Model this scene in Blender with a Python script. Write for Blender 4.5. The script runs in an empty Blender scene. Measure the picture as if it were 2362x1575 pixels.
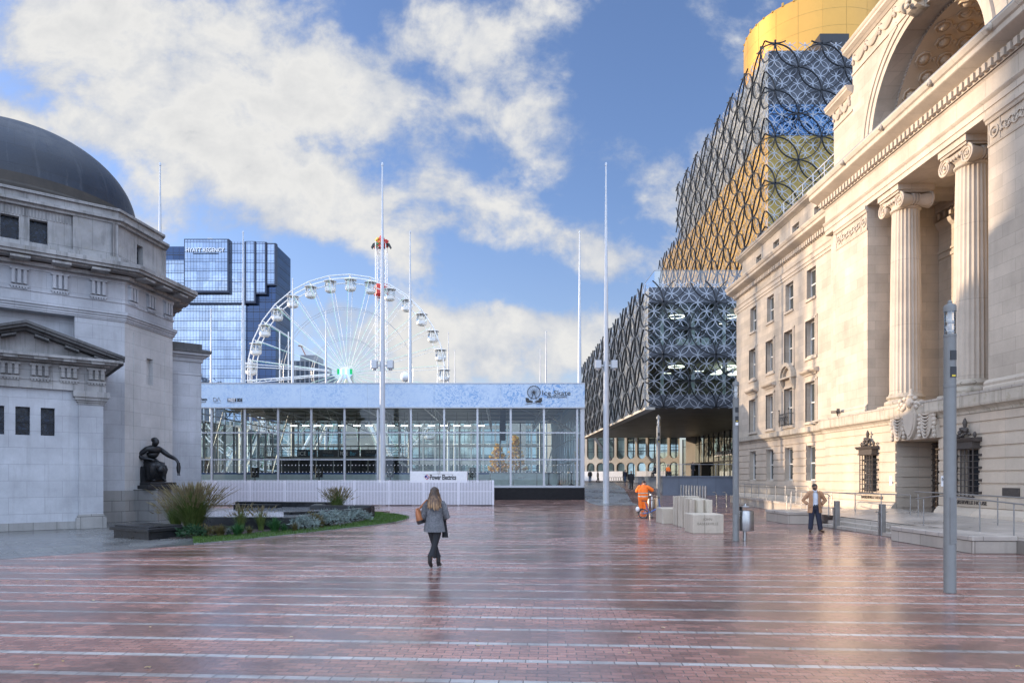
import bpy, bmesh, math, random
from mathutils import Vector, Matrix, Euler, noise
R = math.radians
rnd = random.Random(7)
scene = bpy.context.scene
COL = scene.collection
PX, PY, F, HC = 1155.0, 1100.0, 1575.0, 2.0      # principal point, focal length in photo pixels, eye height

def at(px, py, Y):            # world point seen at a photo pixel, at depth Y
    return Vector(((px - PX) / F * Y, Y, HC + (PY - py) / F * Y))
def gp(px, py, h=0.0):        # world point on a horizontal level seen at a photo pixel
    Y = F * (HC - h) / (py - PY)
    return Vector(((px - PX) / F * Y, Y, h))

# ------------------------------------------------------------------ objects
def wm(o):
    m = Matrix.LocRotScale(o.location, o.rotation_euler, o.scale)
    return wm(o.parent) @ m if o.parent else m
def tag(o, label=None, cat=None, group=None, kind=None):
    if label: o['label'] = label
    if cat: o['category'] = cat
    if group: o['group'] = group
    if kind: o['kind'] = kind
    return o
def thing(name, label, cat, loc=(0, 0, 0), rz=0.0, group=None):
    o = bpy.data.objects.new(name, None); COL.objects.link(o)
    o.empty_display_size = 0.2
    o.location = loc; o.rotation_euler = (0, 0, rz)
    return tag(o, label, cat, group)
def children(o):
    return [c for c in bpy.data.objects if c.parent == o]
def dup(o, loc=None, rz=None, label=None, group=None, parent=None):
    kids = children(o)
    c = o.copy(); COL.objects.link(c)
    if parent is not None: c.parent = parent
    if loc is not None: c.location = loc
    if rz is not None: c.rotation_euler = (0, 0, rz)
    if label: c['label'] = label
    if group: c['group'] = group
    for k in kids: dup(k, parent=c)
    return c
def inst(name, mesh, parent, loc, rot=(0, 0, 0), scale=(1, 1, 1)):
    o = bpy.data.objects.new(name, mesh); COL.objects.link(o)
    o.parent = parent; o.location = loc; o.rotation_euler = rot; o.scale = scale
    return o

class MB:
    def __init__(s): s.v = []; s.f = []; s.m = []; s.mi = 0
    def add(s, vs, fs):
        b = len(s.v); s.v += [Vector(p) for p in vs]
        for f in fs: s.f.append([b + i for i in f]); s.m.append(s.mi)
        return s
    def quad(s, a, b, c, d): return s.add([a, b, c, d], [(0, 1, 2, 3)])
    def box(s, x0, x1, y0, y1, z0, z1):
        return s.add([(x0,y0,z0),(x1,y0,z0),(x1,y1,z0),(x0,y1,z0),(x0,y0,z1),(x1,y0,z1),(x1,y1,z1),(x0,y1,z1)],
                     [(0,3,2,1),(4,5,6,7),(0,1,5,4),(1,2,6,5),(2,3,7,6),(3,0,4,7)])
    def bx(s, c, size, rz=0.0, tilt=None):
        hx, hy, hz = size[0]/2, size[1]/2, size[2]/2
        M = Matrix.Translation(c) @ Matrix.Rotation(rz, 4, 'Z')
        if tilt: M = M @ Euler(tilt).to_matrix().to_4x4()
        vs = [M @ Vector(p) for p in [(-hx,-hy,-hz),(hx,-hy,-hz),(hx,hy,-hz),(-hx,hy,-hz),(-hx,-hy,hz),(hx,-hy,hz),(hx,hy,hz),(-hx,hy,hz)]]
        return s.add(vs, [(0,3,2,1),(4,5,6,7),(0,1,5,4),(1,2,6,5),(2,3,7,6),(3,0,4,7)])
    def cbox(s, x0, x1, y0, y1, z0, z1, c=0.02):      # box with chamfered vertical and top edges
        p = [(x0+c,y0),(x1-c,y0),(x1,y0+c),(x1,y1-c),(x1-c,y1),(x0+c,y1),(x0,y1-c),(x0,y0+c)]
        q = [(x0+2*c,y0+c),(x1-2*c,y0+c),(x1-c,y0+2*c),(x1-c,y1-2*c),(x1-2*c,y1-c),(x0+2*c,y1-c),(x0+c,y1-2*c),(x0+c,y0+2*c)]
        vs = [(a,b,z0) for a,b in p]+[(a,b,z1-c) for a,b in p]+[(a,b,z1) for a,b in q]
        fs = [tuple(range(7,-1,-1)), tuple(range(16,24))]
        for k in (0,8):
            fs += [(k+i,k+(i+1)%8,k+8+(i+1)%8,k+8+i) for i in range(8)]
        return s.add(vs, fs)
    def prism(s, poly, z0, z1):
        n = len(poly)
        a = sum(poly[i][0]*poly[(i+1)%n][1]-poly[(i+1)%n][0]*poly[i][1] for i in range(n))
        if a < 0: poly = poly[::-1]
        vs = [(p[0],p[1],z0) for p in poly]+[(p[0],p[1],z1) for p in poly]
        fs = [tuple(range(n-1,-1,-1)), tuple(range(n,2*n))]+[(i,(i+1)%n,n+(i+1)%n,n+i) for i in range(n)]
        return s.add(vs, fs)
    def extr(s, poly, axis, a0, a1):     # polygon given in the two other axes, extruded along 'x' or 'y'
        n = len(poly)
        g = (lambda p, a: (a,p[0],p[1])) if axis == 'x' else (lambda p, a: (p[0],a,p[1]))
        vs = [g(p,a0) for p in poly]+[g(p,a1) for p in poly]
        fs = [tuple(range(n-1,-1,-1)), tuple(range(n,2*n))]+[(i,(i+1)%n,n+(i+1)%n,n+i) for i in range(n)]
        return s.add(vs, fs)
    def tube(s, pts, r, n=8, caps=True, flat=1.0):
        pts = [Vector(p) for p in pts]; rs = r if isinstance(r,(list,tuple)) else [r]*len(pts)
        vs = []; prev = None
        for i, p in enumerate(pts):
            if i == 0: d = pts[1]-p
            elif i == len(pts)-1: d = p-pts[i-1]
            else: d = (pts[i+1]-p).normalized()+(p-pts[i-1]).normalized()
            d.normalize() if d.length else None
            if prev is None:
                u = d.cross(Vector((0,0,1)))
                if u.length < 0.05: u = Vector((1,0,0))-d*d.x
            else: u = prev-d*prev.dot(d)
            u.normalize(); prev = u; w = d.cross(u)
            for k in range(n):
                t = 2*math.pi*k/n
                vs.append(p+(u*math.cos(t)+w*math.sin(t)*flat)*rs[i])
        fs = []
        for i in range(len(pts)-1):
            for k in range(n):
                fs.append((i*n+k,i*n+(k+1)%n,(i+1)*n+(k+1)%n,(i+1)*n+k))
        if caps: fs += [tuple(range(n-1,-1,-1)), tuple((len(pts)-1)*n+k for k in range(n))]
        return s.add(vs, fs)
    def lathe(s, prof, c=(0,0,0), n=24, flute=None, rx=1.0, ry=1.0):
        vs = []; c = Vector(c)
        for r, z in prof:
            for k in range(n):
                t = 2*math.pi*k/n; q = r*(flute(t,z) if flute else 1)
                vs.append(c+Vector((q*math.cos(t)*rx,q*math.sin(t)*ry,z)))
        m = len(prof); fs = []
        for i in range(m-1):
            for k in range(n): fs.append((i*n+k,i*n+(k+1)%n,(i+1)*n+(k+1)%n,(i+1)*n+k))
        fs += [tuple(range(n-1,-1,-1)), tuple((m-1)*n+k for k in range(n))]
        return s.add(vs, fs)
    def loft(s, rings, n=16, a0=0.0, a1=2*math.pi, caps=True, wob=0.0, seed=0):
        """rings: (cx,cy,cz,rx,ry) ; angle 0 = +x, -pi/2 = -y (front)"""
        closed = abs(a1-a0-2*math.pi) < 1e-6; m = n if closed else n+1; vs = []
        for (cx,cy,cz,rx,ry) in rings:
            for k in range(m):
                t = a0+(a1-a0)*k/n
                w = 1+wob*noise.noise(Vector((math.cos(t)*2+seed,math.sin(t)*2,cz*6))) if wob else 1
                vs.append((cx+rx*w*math.cos(t),cy+ry*w*math.sin(t),cz))
        fs = []
        for i in range(len(rings)-1):
            for k in range(n):
                k2 = (k+1)%m if closed else k+1
                fs.append((i*m+k,i*m+k2,(i+1)*m+k2,(i+1)*m+k))
        if closed and caps: fs += [tuple(range(m-1,-1,-1)), tuple((len(rings)-1)*m+k for k in range(m))]
        return s.add(vs, fs)
    def ball(s, c, r, n=12, m=8):
        rx, ry, rz = r if isinstance(r,(list,tuple)) else (r,r,r)
        prof = [(math.sin(math.pi*i/m),-math.cos(math.pi*i/m)) for i in range(m+1)]
        prof[0] = (0.02,-1); prof[-1] = (0.02,1)
        vs = []; c = Vector(c)
        for q, z in prof:
            for k in range(n):
                t = 2*math.pi*k/n; vs.append(c+Vector((q*math.cos(t)*rx,q*math.sin(t)*ry,z*rz)))
        fs = []
        for i in range(m):
            for k in range(n): fs.append((i*n+k,i*n+(k+1)%n,(i+1)*n+(k+1)%n,(i+1)*n+k))
        fs += [tuple(range(n-1,-1,-1)), tuple(m*n+k for k in range(n))]
        return s.add(vs, fs)
    def ring(s, c, r, w, d, axis, n=24):     # flat band ring: radius r, width w in plane, depth d along the axis
        c = Vector(c); vs = []
        for k in range(n):
            t = 2*math.pi*k/n
            for (q, a) in ((r-w/2,-d/2),(r+w/2,-d/2),(r+w/2,d/2),(r-w/2,d/2)):
                e = (a,q*math.cos(t),q*math.sin(t)) if axis == 'x' else (q*math.cos(t),a,q*math.sin(t)) if axis == 'y' else (q*math.cos(t),q*math.sin(t),a)
                vs.append(c+Vector(e))
        fs = []
        for k in range(n):
            b, e = k*4, ((k+1)%n)*4
            for i in range(4): fs.append((b+i,b+(i+1)%4,e+(i+1)%4,e+i))
        return s.add(vs, fs)
    def xf(s, M, start=0):
        for i in range(start, len(s.v)): s.v[i] = M @ s.v[i]
        return s
    def seg(s):                                   # what follows becomes a part of its own in build_each
        if not hasattr(s,'cuts'): s.cuts = []
        s.cuts.append((len(s.v),len(s.f)))
    def build_each(s, name, mat, parent=None, **k):
        cs = [(0,0)]+getattr(s,'cuts',[])+[(len(s.v),len(s.f))]; out = []
        for (v0,f0),(v1,f1) in zip(cs,cs[1:]):
            if f1 == f0: continue
            q = MB(); q.v = s.v[v0:v1]; q.f = [[i-v0 for i in f] for f in s.f[f0:f1]]; q.m = s.m[f0:f1]; out.append(q.build(name, mat, parent, **k))
        return out
    def build(s, name, mat, parent=None, smooth=False, local=False, angle=None):
        me = bpy.data.meshes.new(name)
        vs = s.v
        if parent is not None and not local:
            inv = wm(parent).inverted(); vs = [inv @ v for v in vs]
        me.from_pydata([tuple(v) for v in vs], [], s.f)
        for m in (mat if isinstance(mat,(list,tuple)) else [mat]): me.materials.append(m)
        if any(s.m): me.polygons.foreach_set('material_index', s.m)
        me.update()
        bm = bmesh.new(); bm.from_mesh(me); bmesh.ops.recalc_face_normals(bm, faces=bm.faces); bm.to_mesh(me); bm.free()
        if smooth:
            me.polygons.foreach_set('use_smooth', [True]*len(me.polygons))
            if angle: me.set_sharp_from_angle(angle=R(angle))
        o = bpy.data.objects.new(name, me); COL.objects.link(o)
        if parent is not None: o.parent = parent
        return o

def text_mesh(txt, size, extrude=0.01, align='LEFT', spacing=1.0, bold=0.0, sx=1.0):
    cu = bpy.data.curves.new('lettering', 'FONT'); cu.body = txt; cu.size = size; cu.extrude = extrude
    cu.align_x = align; cu.space_character = spacing; cu.offset = bold; cu.resolution_u = 3
    o = bpy.data.objects.new('lettering', cu); COL.objects.link(o)
    dg = bpy.context.evaluated_depsgraph_get()
    me = bpy.data.meshes.new_from_object(o.evaluated_get(dg))
    bpy.data.objects.remove(o); bpy.data.curves.remove(cu)
    if sx != 1.0:
        for v in me.vertices: v.co.x *= sx
    return me
def text(name, txt, size, mat, parent, loc, rot, fit=None, **k):
    me = text_mesh(txt, size, **k)
    if fit:
        xs = [v.co.x for v in me.vertices]; q = fit/(max(xs)-min(xs)); x0 = min(xs)
        for v in me.vertices: v.co.x = (v.co.x-x0)*q
    me.materials.clear(); me.materials.append(mat)
    for p in me.polygons: p.material_index = 0
    o = bpy.data.objects.new(name, me); COL.objects.link(o)
    o.rotation_euler = rot
    if parent is not None:
        o.parent = parent; loc = wm(parent).inverted() @ Vector(loc)
    o.location = loc
    return o
FRONT = (R(90), 0, 0)              # reads from the camera side (-y)
LEFTW = (R(90), 0, R(-90))         # on a wall that faces -x

# ------------------------------------------------------------------ materials
class NT:
    def __init__(s, nt): s.nt = nt
    def n(s, t, **kw):
        nd = s.nt.nodes.new(t)
        for k, v in kw.items():
            if k.startswith('_'): setattr(nd, k[1:], v)
            else:
                key = k.replace('__', ' ')
                key = int(key[1:]) if key[0] == 'i' and key[1:].isdigit() else key
                i = nd.inputs[key]
                if hasattr(v, 'bl_idname') or isinstance(v, bpy.types.NodeSocket): s.nt.links.new(v, i)
                else: i.default_value = v
        return nd
    def math(s, op, a, b=0.0, c=None, clamp=False):
        nd = s.nt.nodes.new('ShaderNodeMath'); nd.operation = op; nd.use_clamp = clamp
        for i, v in enumerate((a, b) if c is None else (a, b, c)):
            if isinstance(v, bpy.types.NodeSocket): s.nt.links.new(v, nd.inputs[i])
            else: nd.inputs[i].default_value = v
        return nd.outputs[0]
    def vmath(s, op, a, b=(0,0,0)):
        nd = s.nt.nodes.new('ShaderNodeVectorMath'); nd.operation = op
        for i, v in enumerate((a, b)):
            if isinstance(v, bpy.types.NodeSocket): s.nt.links.new(v, nd.inputs[i])
            else: nd.inputs[i].default_value = v
        return nd
    def mix(s, f, a, b, mode='MIX'):
        nd = s.nt.nodes.new('ShaderNodeMix'); nd.data_type = 'RGBA'; nd.blend_type = mode
        for i, v in ((0, f), (6, a), (7, b)):
            if isinstance(v, bpy.types.NodeSocket): s.nt.links.new(v, nd.inputs[i])
            else: nd.inputs[i].default_value = v if i == 0 else (tuple(v)+(1,))[:4]
        return nd.outputs[2]
    def ramp(s, f, stops, interp='LINEAR'):
        nd = s.nt.nodes.new('ShaderNodeValToRGB'); cr = nd.color_ramp; cr.interpolation = interp
        while len(cr.elements) < len(stops): cr.elements.new(0.5)
        for e, (p, c) in zip(cr.elements, stops):
            e.position = p; e.color = (c,c,c,1) if isinstance(c,(int,float)) else (tuple(c)+(1,))[:4]
        s.nt.links.new(f, nd.inputs[0]); return nd.outputs[0]
    def mrange(s, v, a, b, c=0.0, d=1.0, smooth=False):
        nd = s.nt.nodes.new('ShaderNodeMapRange'); nd.interpolation_type = 'SMOOTHSTEP' if smooth else 'LINEAR'
        s.nt.links.new(v, nd.inputs[0])
        for i, x in enumerate((a,b,c,d)): nd.inputs[1+i].default_value = x
        return nd.outputs[0]
    def noise(s, vec, scale, detail=4, rough=0.55, dist=0.0):
        nd = s.nt.nodes.new('ShaderNodeTexNoise'); s.nt.links.new(vec, nd.inputs['Vector'])
        nd.inputs['Scale'].default_value = scale; nd.inputs['Detail'].default_value = detail
        nd.inputs['Roughness'].default_value = rough; nd.inputs['Distortion'].default_value = dist
        return nd.outputs[0]
    def link(s, a, b): s.nt.links.new(a, b)
def new_mat(name):
    m = bpy.data.materials.new(name); m.use_nodes = True; nt = m.node_tree
    for nd in list(nt.nodes): nt.nodes.remove(nd)
    g = NT(nt); out = nt.nodes.new('ShaderNodeOutputMaterial')
    return m, g, out
def princ(g, out, **kw):
    b = g.n('ShaderNodeBsdfPrincipled', **kw); g.link(b.outputs[0], out.inputs[0]); return b
def wpos(g):
    return g.n('ShaderNodeNewGeometry').outputs['Position']

def plain(name, col, rough=0.5, metal=0.0, var=0.10, vscale=3.0, bump=0.0, bscale=30.0, spec=None, coat=0.0, streak=0.0):
    m, g, out = new_mat(name)
    p = wpos(g)
    nz = g.noise(p, vscale, 5, 0.6)
    f = g.mrange(nz, 0.3, 0.7, 1-var, 1+var)
    c = g.mix(1.0, col, g.n('ShaderNodeCombineColor', Red=f, Green=f, Blue=f).outputs[0], 'MULTIPLY')
    if streak:
        sv = g.vmath('MULTIPLY', p, (4, 4, 0.35)).outputs[0]
        st = g.mrange(g.noise(sv, 1.0, 5, 0.65), 0.45, 0.75, 0, streak)
        c = g.mix(st, c, tuple(x*0.25 for x in col))
    b = princ(g, out, Base__Color=c, Roughness=g.mrange(nz, 0.2, 0.8, max(0.02, rough-0.06), min(1, rough+0.06)), Metallic=metal)
    if spec is not None: b.inputs['Specular IOR Level'].default_value = spec
    if coat: b.inputs['Coat Weight'].default_value = coat
    if bump:
        bp = g.n('ShaderNodeBump', Strength=bump, Distance=0.02, Height=g.noise(p, bscale, 4)); g.link(bp.outputs[0], b.inputs['Normal'])
    return m
def emis(name, col, strength):
    m, g, out = new_mat(name)
    e = g.n('ShaderNodeEmission', Color=tuple(col)+(1,), Strength=strength); g.link(e.outputs[0], out.inputs[0]); return m

def ashlar(name, col, bw=1.2, rh=0.45, ux=1.0, uy=1.0, joint=0.012, jdark=0.45, blockvar=0.10, stain=0.35, grime=(0.10,0.10,0.09), warm=None, lichen=0.0, rough=0.85, big=0.25):
    m, g, out = new_mat(name)
    p = wpos(g); sx = g.n('ShaderNodeSeparateXYZ', Vector=p)
    u = g.math('ADD', g.math('MULTIPLY', sx.outputs[0], ux), g.math('MULTIPLY', sx.outputs[1], uy))
    v = g.n('ShaderNodeCombineXYZ', X=u, Y=sx.outputs[2], Z=0.0).outputs[0]
    c1 = tuple(x*(1-blockvar) for x in col); c2 = tuple(min(1,x*(1+blockvar)) for x in (warm or col))
    bt = g.n('ShaderNodeTexBrick', Vector=v, Color1=c1+(1,), Color2=c2+(1,), Mortar=tuple(x*jdark for x in col)+(1,), Scale=1.0, Mortar__Size=joint, Bias=0.0, Brick__Width=bw, Row__Height=rh)
    bt.offset = 0.5; bt.inputs['Mortar Smooth'].default_value = 0.3
    c = bt.outputs[0]
    n1 = g.noise(p, 0.6, 6, 0.6)
    f = g.mrange(n1, 0.3, 0.72, 1-big, 1.08)
    c = g.mix(1.0, c, g.n('ShaderNodeCombineColor', Red=f, Green=f, Blue=f).outputs[0], 'MULTIPLY')
    n3 = g.noise(p, 14.0, 5, 0.7)
    c = g.mix(g.mrange(n3, 0.35, 0.75, 0.0, 0.22), c, tuple(x*0.62 for x in col))
    if stain:
        sv = g.vmath('MULTIPLY', p, (2.6, 2.6, 0.22)).outputs[0]
        st = g.mrange(g.noise(sv, 1.0, 6, 0.7, 0.3), 0.5, 0.78, 0, stain)
        c = g.mix(st, c, grime)
    if lichen:
        c = g.mix(g.mrange(g.noise(p, 3.0, 6, 0.7), 0.55, 0.7, 0, lichen), c, (0.20, 0.17, 0.07))
    b = princ(g, out, Base__Color=c, Roughness=rough)
    b.inputs['Specular IOR Level'].default_value = 0.25
    hh = g.math('ADD', g.math('MULTIPLY', bt.outputs['Fac'], -0.8), g.math('MULTIPLY', n3, 0.5))
    bp = g.n('ShaderNodeBump', Strength=0.35, Distance=0.02, Height=hh); g.link(bp.outputs[0], b.inputs['Normal'])
    return m

def glass_pane(name, tint=(0.75,0.85,0.84), refl=(0.9,0.95,1.0), ior=1.5, boost=1.0, rough=0.0, wavy=0.0, base=0.0):
    m, g, out = new_mat(name)
    fr = g.n('ShaderNodeFresnel', IOR=ior).outputs[0]
    fr = g.math('ADD', g.math('MULTIPLY', fr, boost), base, clamp=True)
    t = g.n('ShaderNodeBsdfTransparent', Color=tint+(1,)); s = g.n('ShaderNodeBsdfGlossy', Color=refl+(1,), Roughness=rough)
    if wavy:
        bp = g.n('ShaderNodeBump', Strength=wavy, Distance=0.05, Height=g.noise(wpos(g), 0.8, 2)); g.link(bp.outputs[0], s.inputs['Normal'])
    mx = g.n('ShaderNodeMixShader', i0=fr, i1=t.outputs[0], i2=s.outputs[0]); g.link(mx.outputs[0], out.inputs[0])
    return m
def mirror_glass(name, col, rough=0.03, wavy=0.0, grid=None, line=(0.01,0.015,0.03), lw=0.06, metal=0.85):
    """opaque tinted curtain wall with mullion lines; grid=(du,dz) in metres, u = x+y"""
    m, g, out = new_mat(name); p = wpos(g)
    c = tuple(col)
    cc = None; fac = None
    if grid:
        sx = g.n('ShaderNodeSeparateXYZ', Vector=p)
        u = g.math('ADD', sx.outputs[0], sx.outputs[1])
        fu = g.math('FRACT', g.math('DIVIDE', u, grid[0])); fz = g.math('FRACT', g.math('DIVIDE', sx.outputs[2], grid[1]))
        a = g.math('LESS_THAN', fu, lw/grid[0]); b_ = g.math('LESS_THAN', fz, lw*2.2/grid[1])
        fz2 = g.math('FRACT', g.math('ADD', g.math('DIVIDE', sx.outputs[2], grid[1]), 0.73)); b2 = g.math('LESS_THAN', fz2, lw*1.2/grid[1])
        fac = g.math('MAXIMUM', g.math('MAXIMUM', a, b_), b2)
        wn = g.n('ShaderNodeTexWhiteNoise', Vector=g.n('ShaderNodeCombineXYZ', X=g.math('FLOOR', g.math('DIVIDE', u, grid[0]*2)), Y=g.math('FLOOR', g.math('DIVIDE', sx.outputs[2], grid[1])), Z=0.0).outputs[0])
        f = g.mrange(wn.outputs[0], 0, 1, 0.82, 1.12)
        base = g.mix(1.0, c, g.n('ShaderNodeCombineColor', Red=f, Green=f, Blue=f).outputs[0], 'MULTIPLY')
        cc = g.mix(fac, base, line)
    b = princ(g, out, Base__Color=cc if cc is not None else c+(1,), Metallic=metal, Roughness=rough)
    if fac is not None: g.link(g.mrange(fac, 0, 1, metal, 0.0), b.inputs['Metallic']); g.link(g.mrange(fac, 0, 1, rough, 0.5), b.inputs['Roughness'])
    if wavy:
        bp = g.n('ShaderNodeBump', Strength=wavy, Distance=0.1, Height=g.noise(p, 0.35, 2)); g.link(bp.outputs[0], b.inputs['Normal'])
    return m

M = {}
M['stone'] = ashlar('portland_stone_warm', (0.55,0.47,0.38), 1.25, 0.46, stain=0.26, grime=(0.28,0.24,0.20), blockvar=0.09, jdark=0.72, joint=0.008)
M['stone_trim'] = ashlar('portland_trim', (0.56,0.48,0.39), 1.6, 3.0, stain=0.22, grime=(0.22,0.19,0.15), blockvar=0.04, jdark=0.7)
M['stone_ledge'] = ashlar('weathered_ledge', (0.52,0.455,0.37), 1.1, 3.0, stain=0.75, grime=(0.10,0.09,0.07), blockvar=0.06, jdark=0.4, lichen=0.35)
M['stone_rust'] = ashlar('rusticated_stone', (0.57,0.485,0.39), 1.3, 30.0, stain=0.20, grime=(0.34,0.26,0.19), blockvar=0.08, jdark=0.8, warm=(0.59,0.48,0.37))
M['hall'] = ashlar('memorial_stone', (0.455,0.47,0.50), 1.5, 0.62, ux=1.0, uy=0.9, stain=0.42, grime=(0.20,0.20,0.20), blockvar=0.06, jdark=0.66, joint=0.008, big=0.35)
M['hall_ch'] = ashlar('memorial_stone_corner', (0.50,0.495,0.49), 1.5, 0.62, ux=0.1, uy=1.0, stain=0.12, grime=(0.27,0.26,0.25), blockvar=0.05, jdark=0.65, joint=0.008)
M['hall_dirty'] = ashlar('memorial_stone_sooty', (0.40,0.395,0.39), 1.4, 2.0, ux=1.0, uy=0.9, stain=1.0, grime=(0.07,0.07,0.07), blockvar=0.05, jdark=0.6, lichen=0.2, big=0.5)
M['hall_black'] = ashlar('memorial_stone_black', (0.12,0.12,0.12), 1.4, 2.0, stain=0.9, grime=(0.02,0.02,0.025), blockvar=0.1, jdark=0.5)
M['granite'] = ashlar('grey_granite', (0.46,0.405,0.345), 1.1, 0.6, stain=0.3, grime=(0.14,0.13,0.12), blockvar=0.06, jdark=0.4)
M['granite_h'] = ashlar('memorial_granite', (0.30,0.295,0.285), 1.0, 0.47, ux=1.0, uy=0.9, stain=0.4, grime=(0.10,0.10,0.095), blockvar=0.08, jdark=0.35)
M['granite_b'] = ashlar('blue_granite', (0.17,0.20,0.25), 1.6, 5.0, stain=0.25, grime=(0.10,0.12,0.15), blockvar=0.08, jdark=0.5, rough=0.5)
M['lime'] = ashlar('rough_limestone', (0.57,0.50,0.40), 9.0, 9.0, stain=0.35, grime=(0.20,0.17,0.12), blockvar=0.05, lichen=0.15)
M['blackstone'] = plain('wet_black_stone', (0.016,0.017,0.019), 0.3, spec=.3, var=0.5, vscale=4, bump=0.2, bscale=12)
M['bronze'] = plain('dark_bronze', (0.018,0.019,0.022), 0.42, 0.35, var=0.4, vscale=5)
def dome_mat():
    m, g, out = new_mat('dome_covering'); p = g.n('ShaderNodeTexCoord').outputs['Object']
    s3 = g.n('ShaderNodeSeparateXYZ', Vector=p); a = g.math('ARCTAN2', s3.outputs[1], s3.outputs[0])
    v = g.n('ShaderNodeCombineXYZ', X=g.math('MULTIPLY', a, 9.0), Y=s3.outputs[2], Z=0.0).outputs[0]
    st = g.noise(g.vmath('MULTIPLY', v, (1.6,0.30,1)).outputs[0], 1.0, 7, 0.7, 0.4); pt = g.noise(p, 1.1, 7, 0.65); fn = g.noise(p, 9.0, 5, 0.75)
    bt = g.n('ShaderNodeTexBrick', Vector=v, Color1=(0.85,0.85,0.85,1), Color2=(1.15,1.15,1.15,1), Mortar=(0.55,0.55,0.55,1), Scale=1.0, Mortar__Size=0.012, Brick__Width=2.2, Row__Height=0.9)
    c = g.mix(g.mrange(pt, .35, .68), (0.005,0.009,0.018), (0.018,0.026,0.042)); c = g.mix(1.0, c, bt.outputs[0], 'MULTIPLY')
    c = g.mix(g.mrange(st, .58, .74, 0, .55), c, (0.085,0.095,0.11)); c = g.mix(g.mrange(fn, .62, .72, 0, .5), c, (0.006,0.007,0.009))
    b = princ(g, out, Base__Color=c, Roughness=g.mrange(pt, .3, .7, .38, .62)); bp = g.n('ShaderNodeBump', Strength=.35, Distance=.03, Height=g.math('ADD', fn, g.math('MULTIPLY', bt.outputs['Fac'], -.6))); g.link(bp.outputs[0], b.inputs['Normal']); return m
M['dome'] = dome_mat()
M['dome_b'] = plain('dome_skirt', (0.032,0.026,0.020), 0.75, var=0.35, vscale=1.5, streak=0.4)
M['dome_cap'] = plain('dome_cap_ring', (0.16,0.155,0.09), 0.8, var=0.4, vscale=3)
M['iron'] = plain('grille_iron', (0.075,0.062,0.055), 0.6, 0.3, var=0.25, vscale=12)
M['black'] = plain('black_paint', (0.012,0.012,0.014), 0.4, var=0.3)
M['lampgrey'] = plain('lamp_post_grey', (0.17,0.172,0.165), 0.5, 0.0, var=0.08, vscale=6)
M['steel'] = plain('brushed_steel', (0.36,0.355,0.345), 0.3, 0.9, var=0.1, vscale=8)
M['dsteel'] = plain('dull_steel', (0.30,0.29,0.28), 0.4, 0.8, var=0.1, vscale=8)
M['mast'] = plain('mast_white_paint', (0.47,0.50,0.54), 0.4, 0.1, var=0.06, vscale=2)
M['white'] = plain('white_paint', (0.78,0.78,0.79), 0.5, var=0.06, vscale=5)
M['frame'] = plain('window_frame_white', (0.70,0.68,0.63), 0.5, var=0.08)
M['wglass'] = mirror_glass('window_glass', (0.10,0.11,0.11), 0.06, metal=0.5)
M['wglass_dark'] = mirror_glass('leaded_glass', (0.012,0.015,0.022), 0.25, metal=0.2)
M['alu'] = plain('aluminium', (0.42,0.44,0.47), 0.38, 0.4, var=0.06)
M['fence'] = plain('fence_white', (0.74,0.75,0.82), 0.5, var=0.05, vscale=6)
# ------------------------------------------------------------------ camera
cam = bpy.data.cameras.new('camera'); cam.lens = 24.0; cam.sensor_width = 36.0; cam.sensor_fit = 'HORIZONTAL'
cam.shift_x = (1181-PX)/2362; cam.shift_y = (PY-787.5)/2362; cam.clip_end = 20000; cam.clip_start = 0.1
co = bpy.data.objects.new('camera', cam); COL.objects.link(co); co.location = (0,0,HC); co.rotation_euler = (R(90),0,0)
scene.camera = co

# ------------------------------------------------------------------ sun and sky
SUN_AZ, SUN_EL = 15.0, 9.6           # degrees ahead of the left-hand side, degrees above the horizon
sd = Vector((-math.cos(R(SUN_AZ))*math.cos(R(SUN_EL)), math.sin(R(SUN_AZ))*math.cos(R(SUN_EL)), math.sin(R(SUN_EL))))
sl = bpy.data.lights.new('sun', 'SUN'); sl.energy = 2.9; sl.angle = R(0.6); sl.color = (1.0, 0.79, 0.58)
so = bpy.data.objects.new('sun', sl); COL.objects.link(so); so.rotation_euler = sd.to_track_quat('Z', 'Y').to_euler(); so.location = (-60,20,80)
world = bpy.data.worlds.new('World'); scene.world = world; world.use_nodes = True
nt = world.node_tree
for nd in list(nt.nodes): nt.nodes.remove(nd)
g = NT(nt)
out = nt.nodes.new('ShaderNodeOutputWorld')
sky = nt.nodes.new('ShaderNodeTexSky'); sky.sky_type = 'NISHITA'; sky.sun_disc = False
sky.sun_elevation = R(22); sky.sun_rotation = R(-75); sky.air_density = 1.0; sky.dust_density = 0.6; sky.ozone_density = 2.2
sky.sun_elevation = R(SUN_EL)
d = g.n('ShaderNodeTexCoord').outputs['Generated']
sx = g.n('ShaderNodeSeparateXYZ', Vector=d)
ay = g.math('MAXIMUM', g.math('ABSOLUTE', sx.outputs[1]), 0.2)
U = g.math('DIVIDE', sx.outputs[0], ay); V = g.math('DIVIDE', sx.outputs[2], ay)
uv = g.n('ShaderNodeCombineXYZ', X=U, Y=V, Z=0.0).outputs[0]
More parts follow.
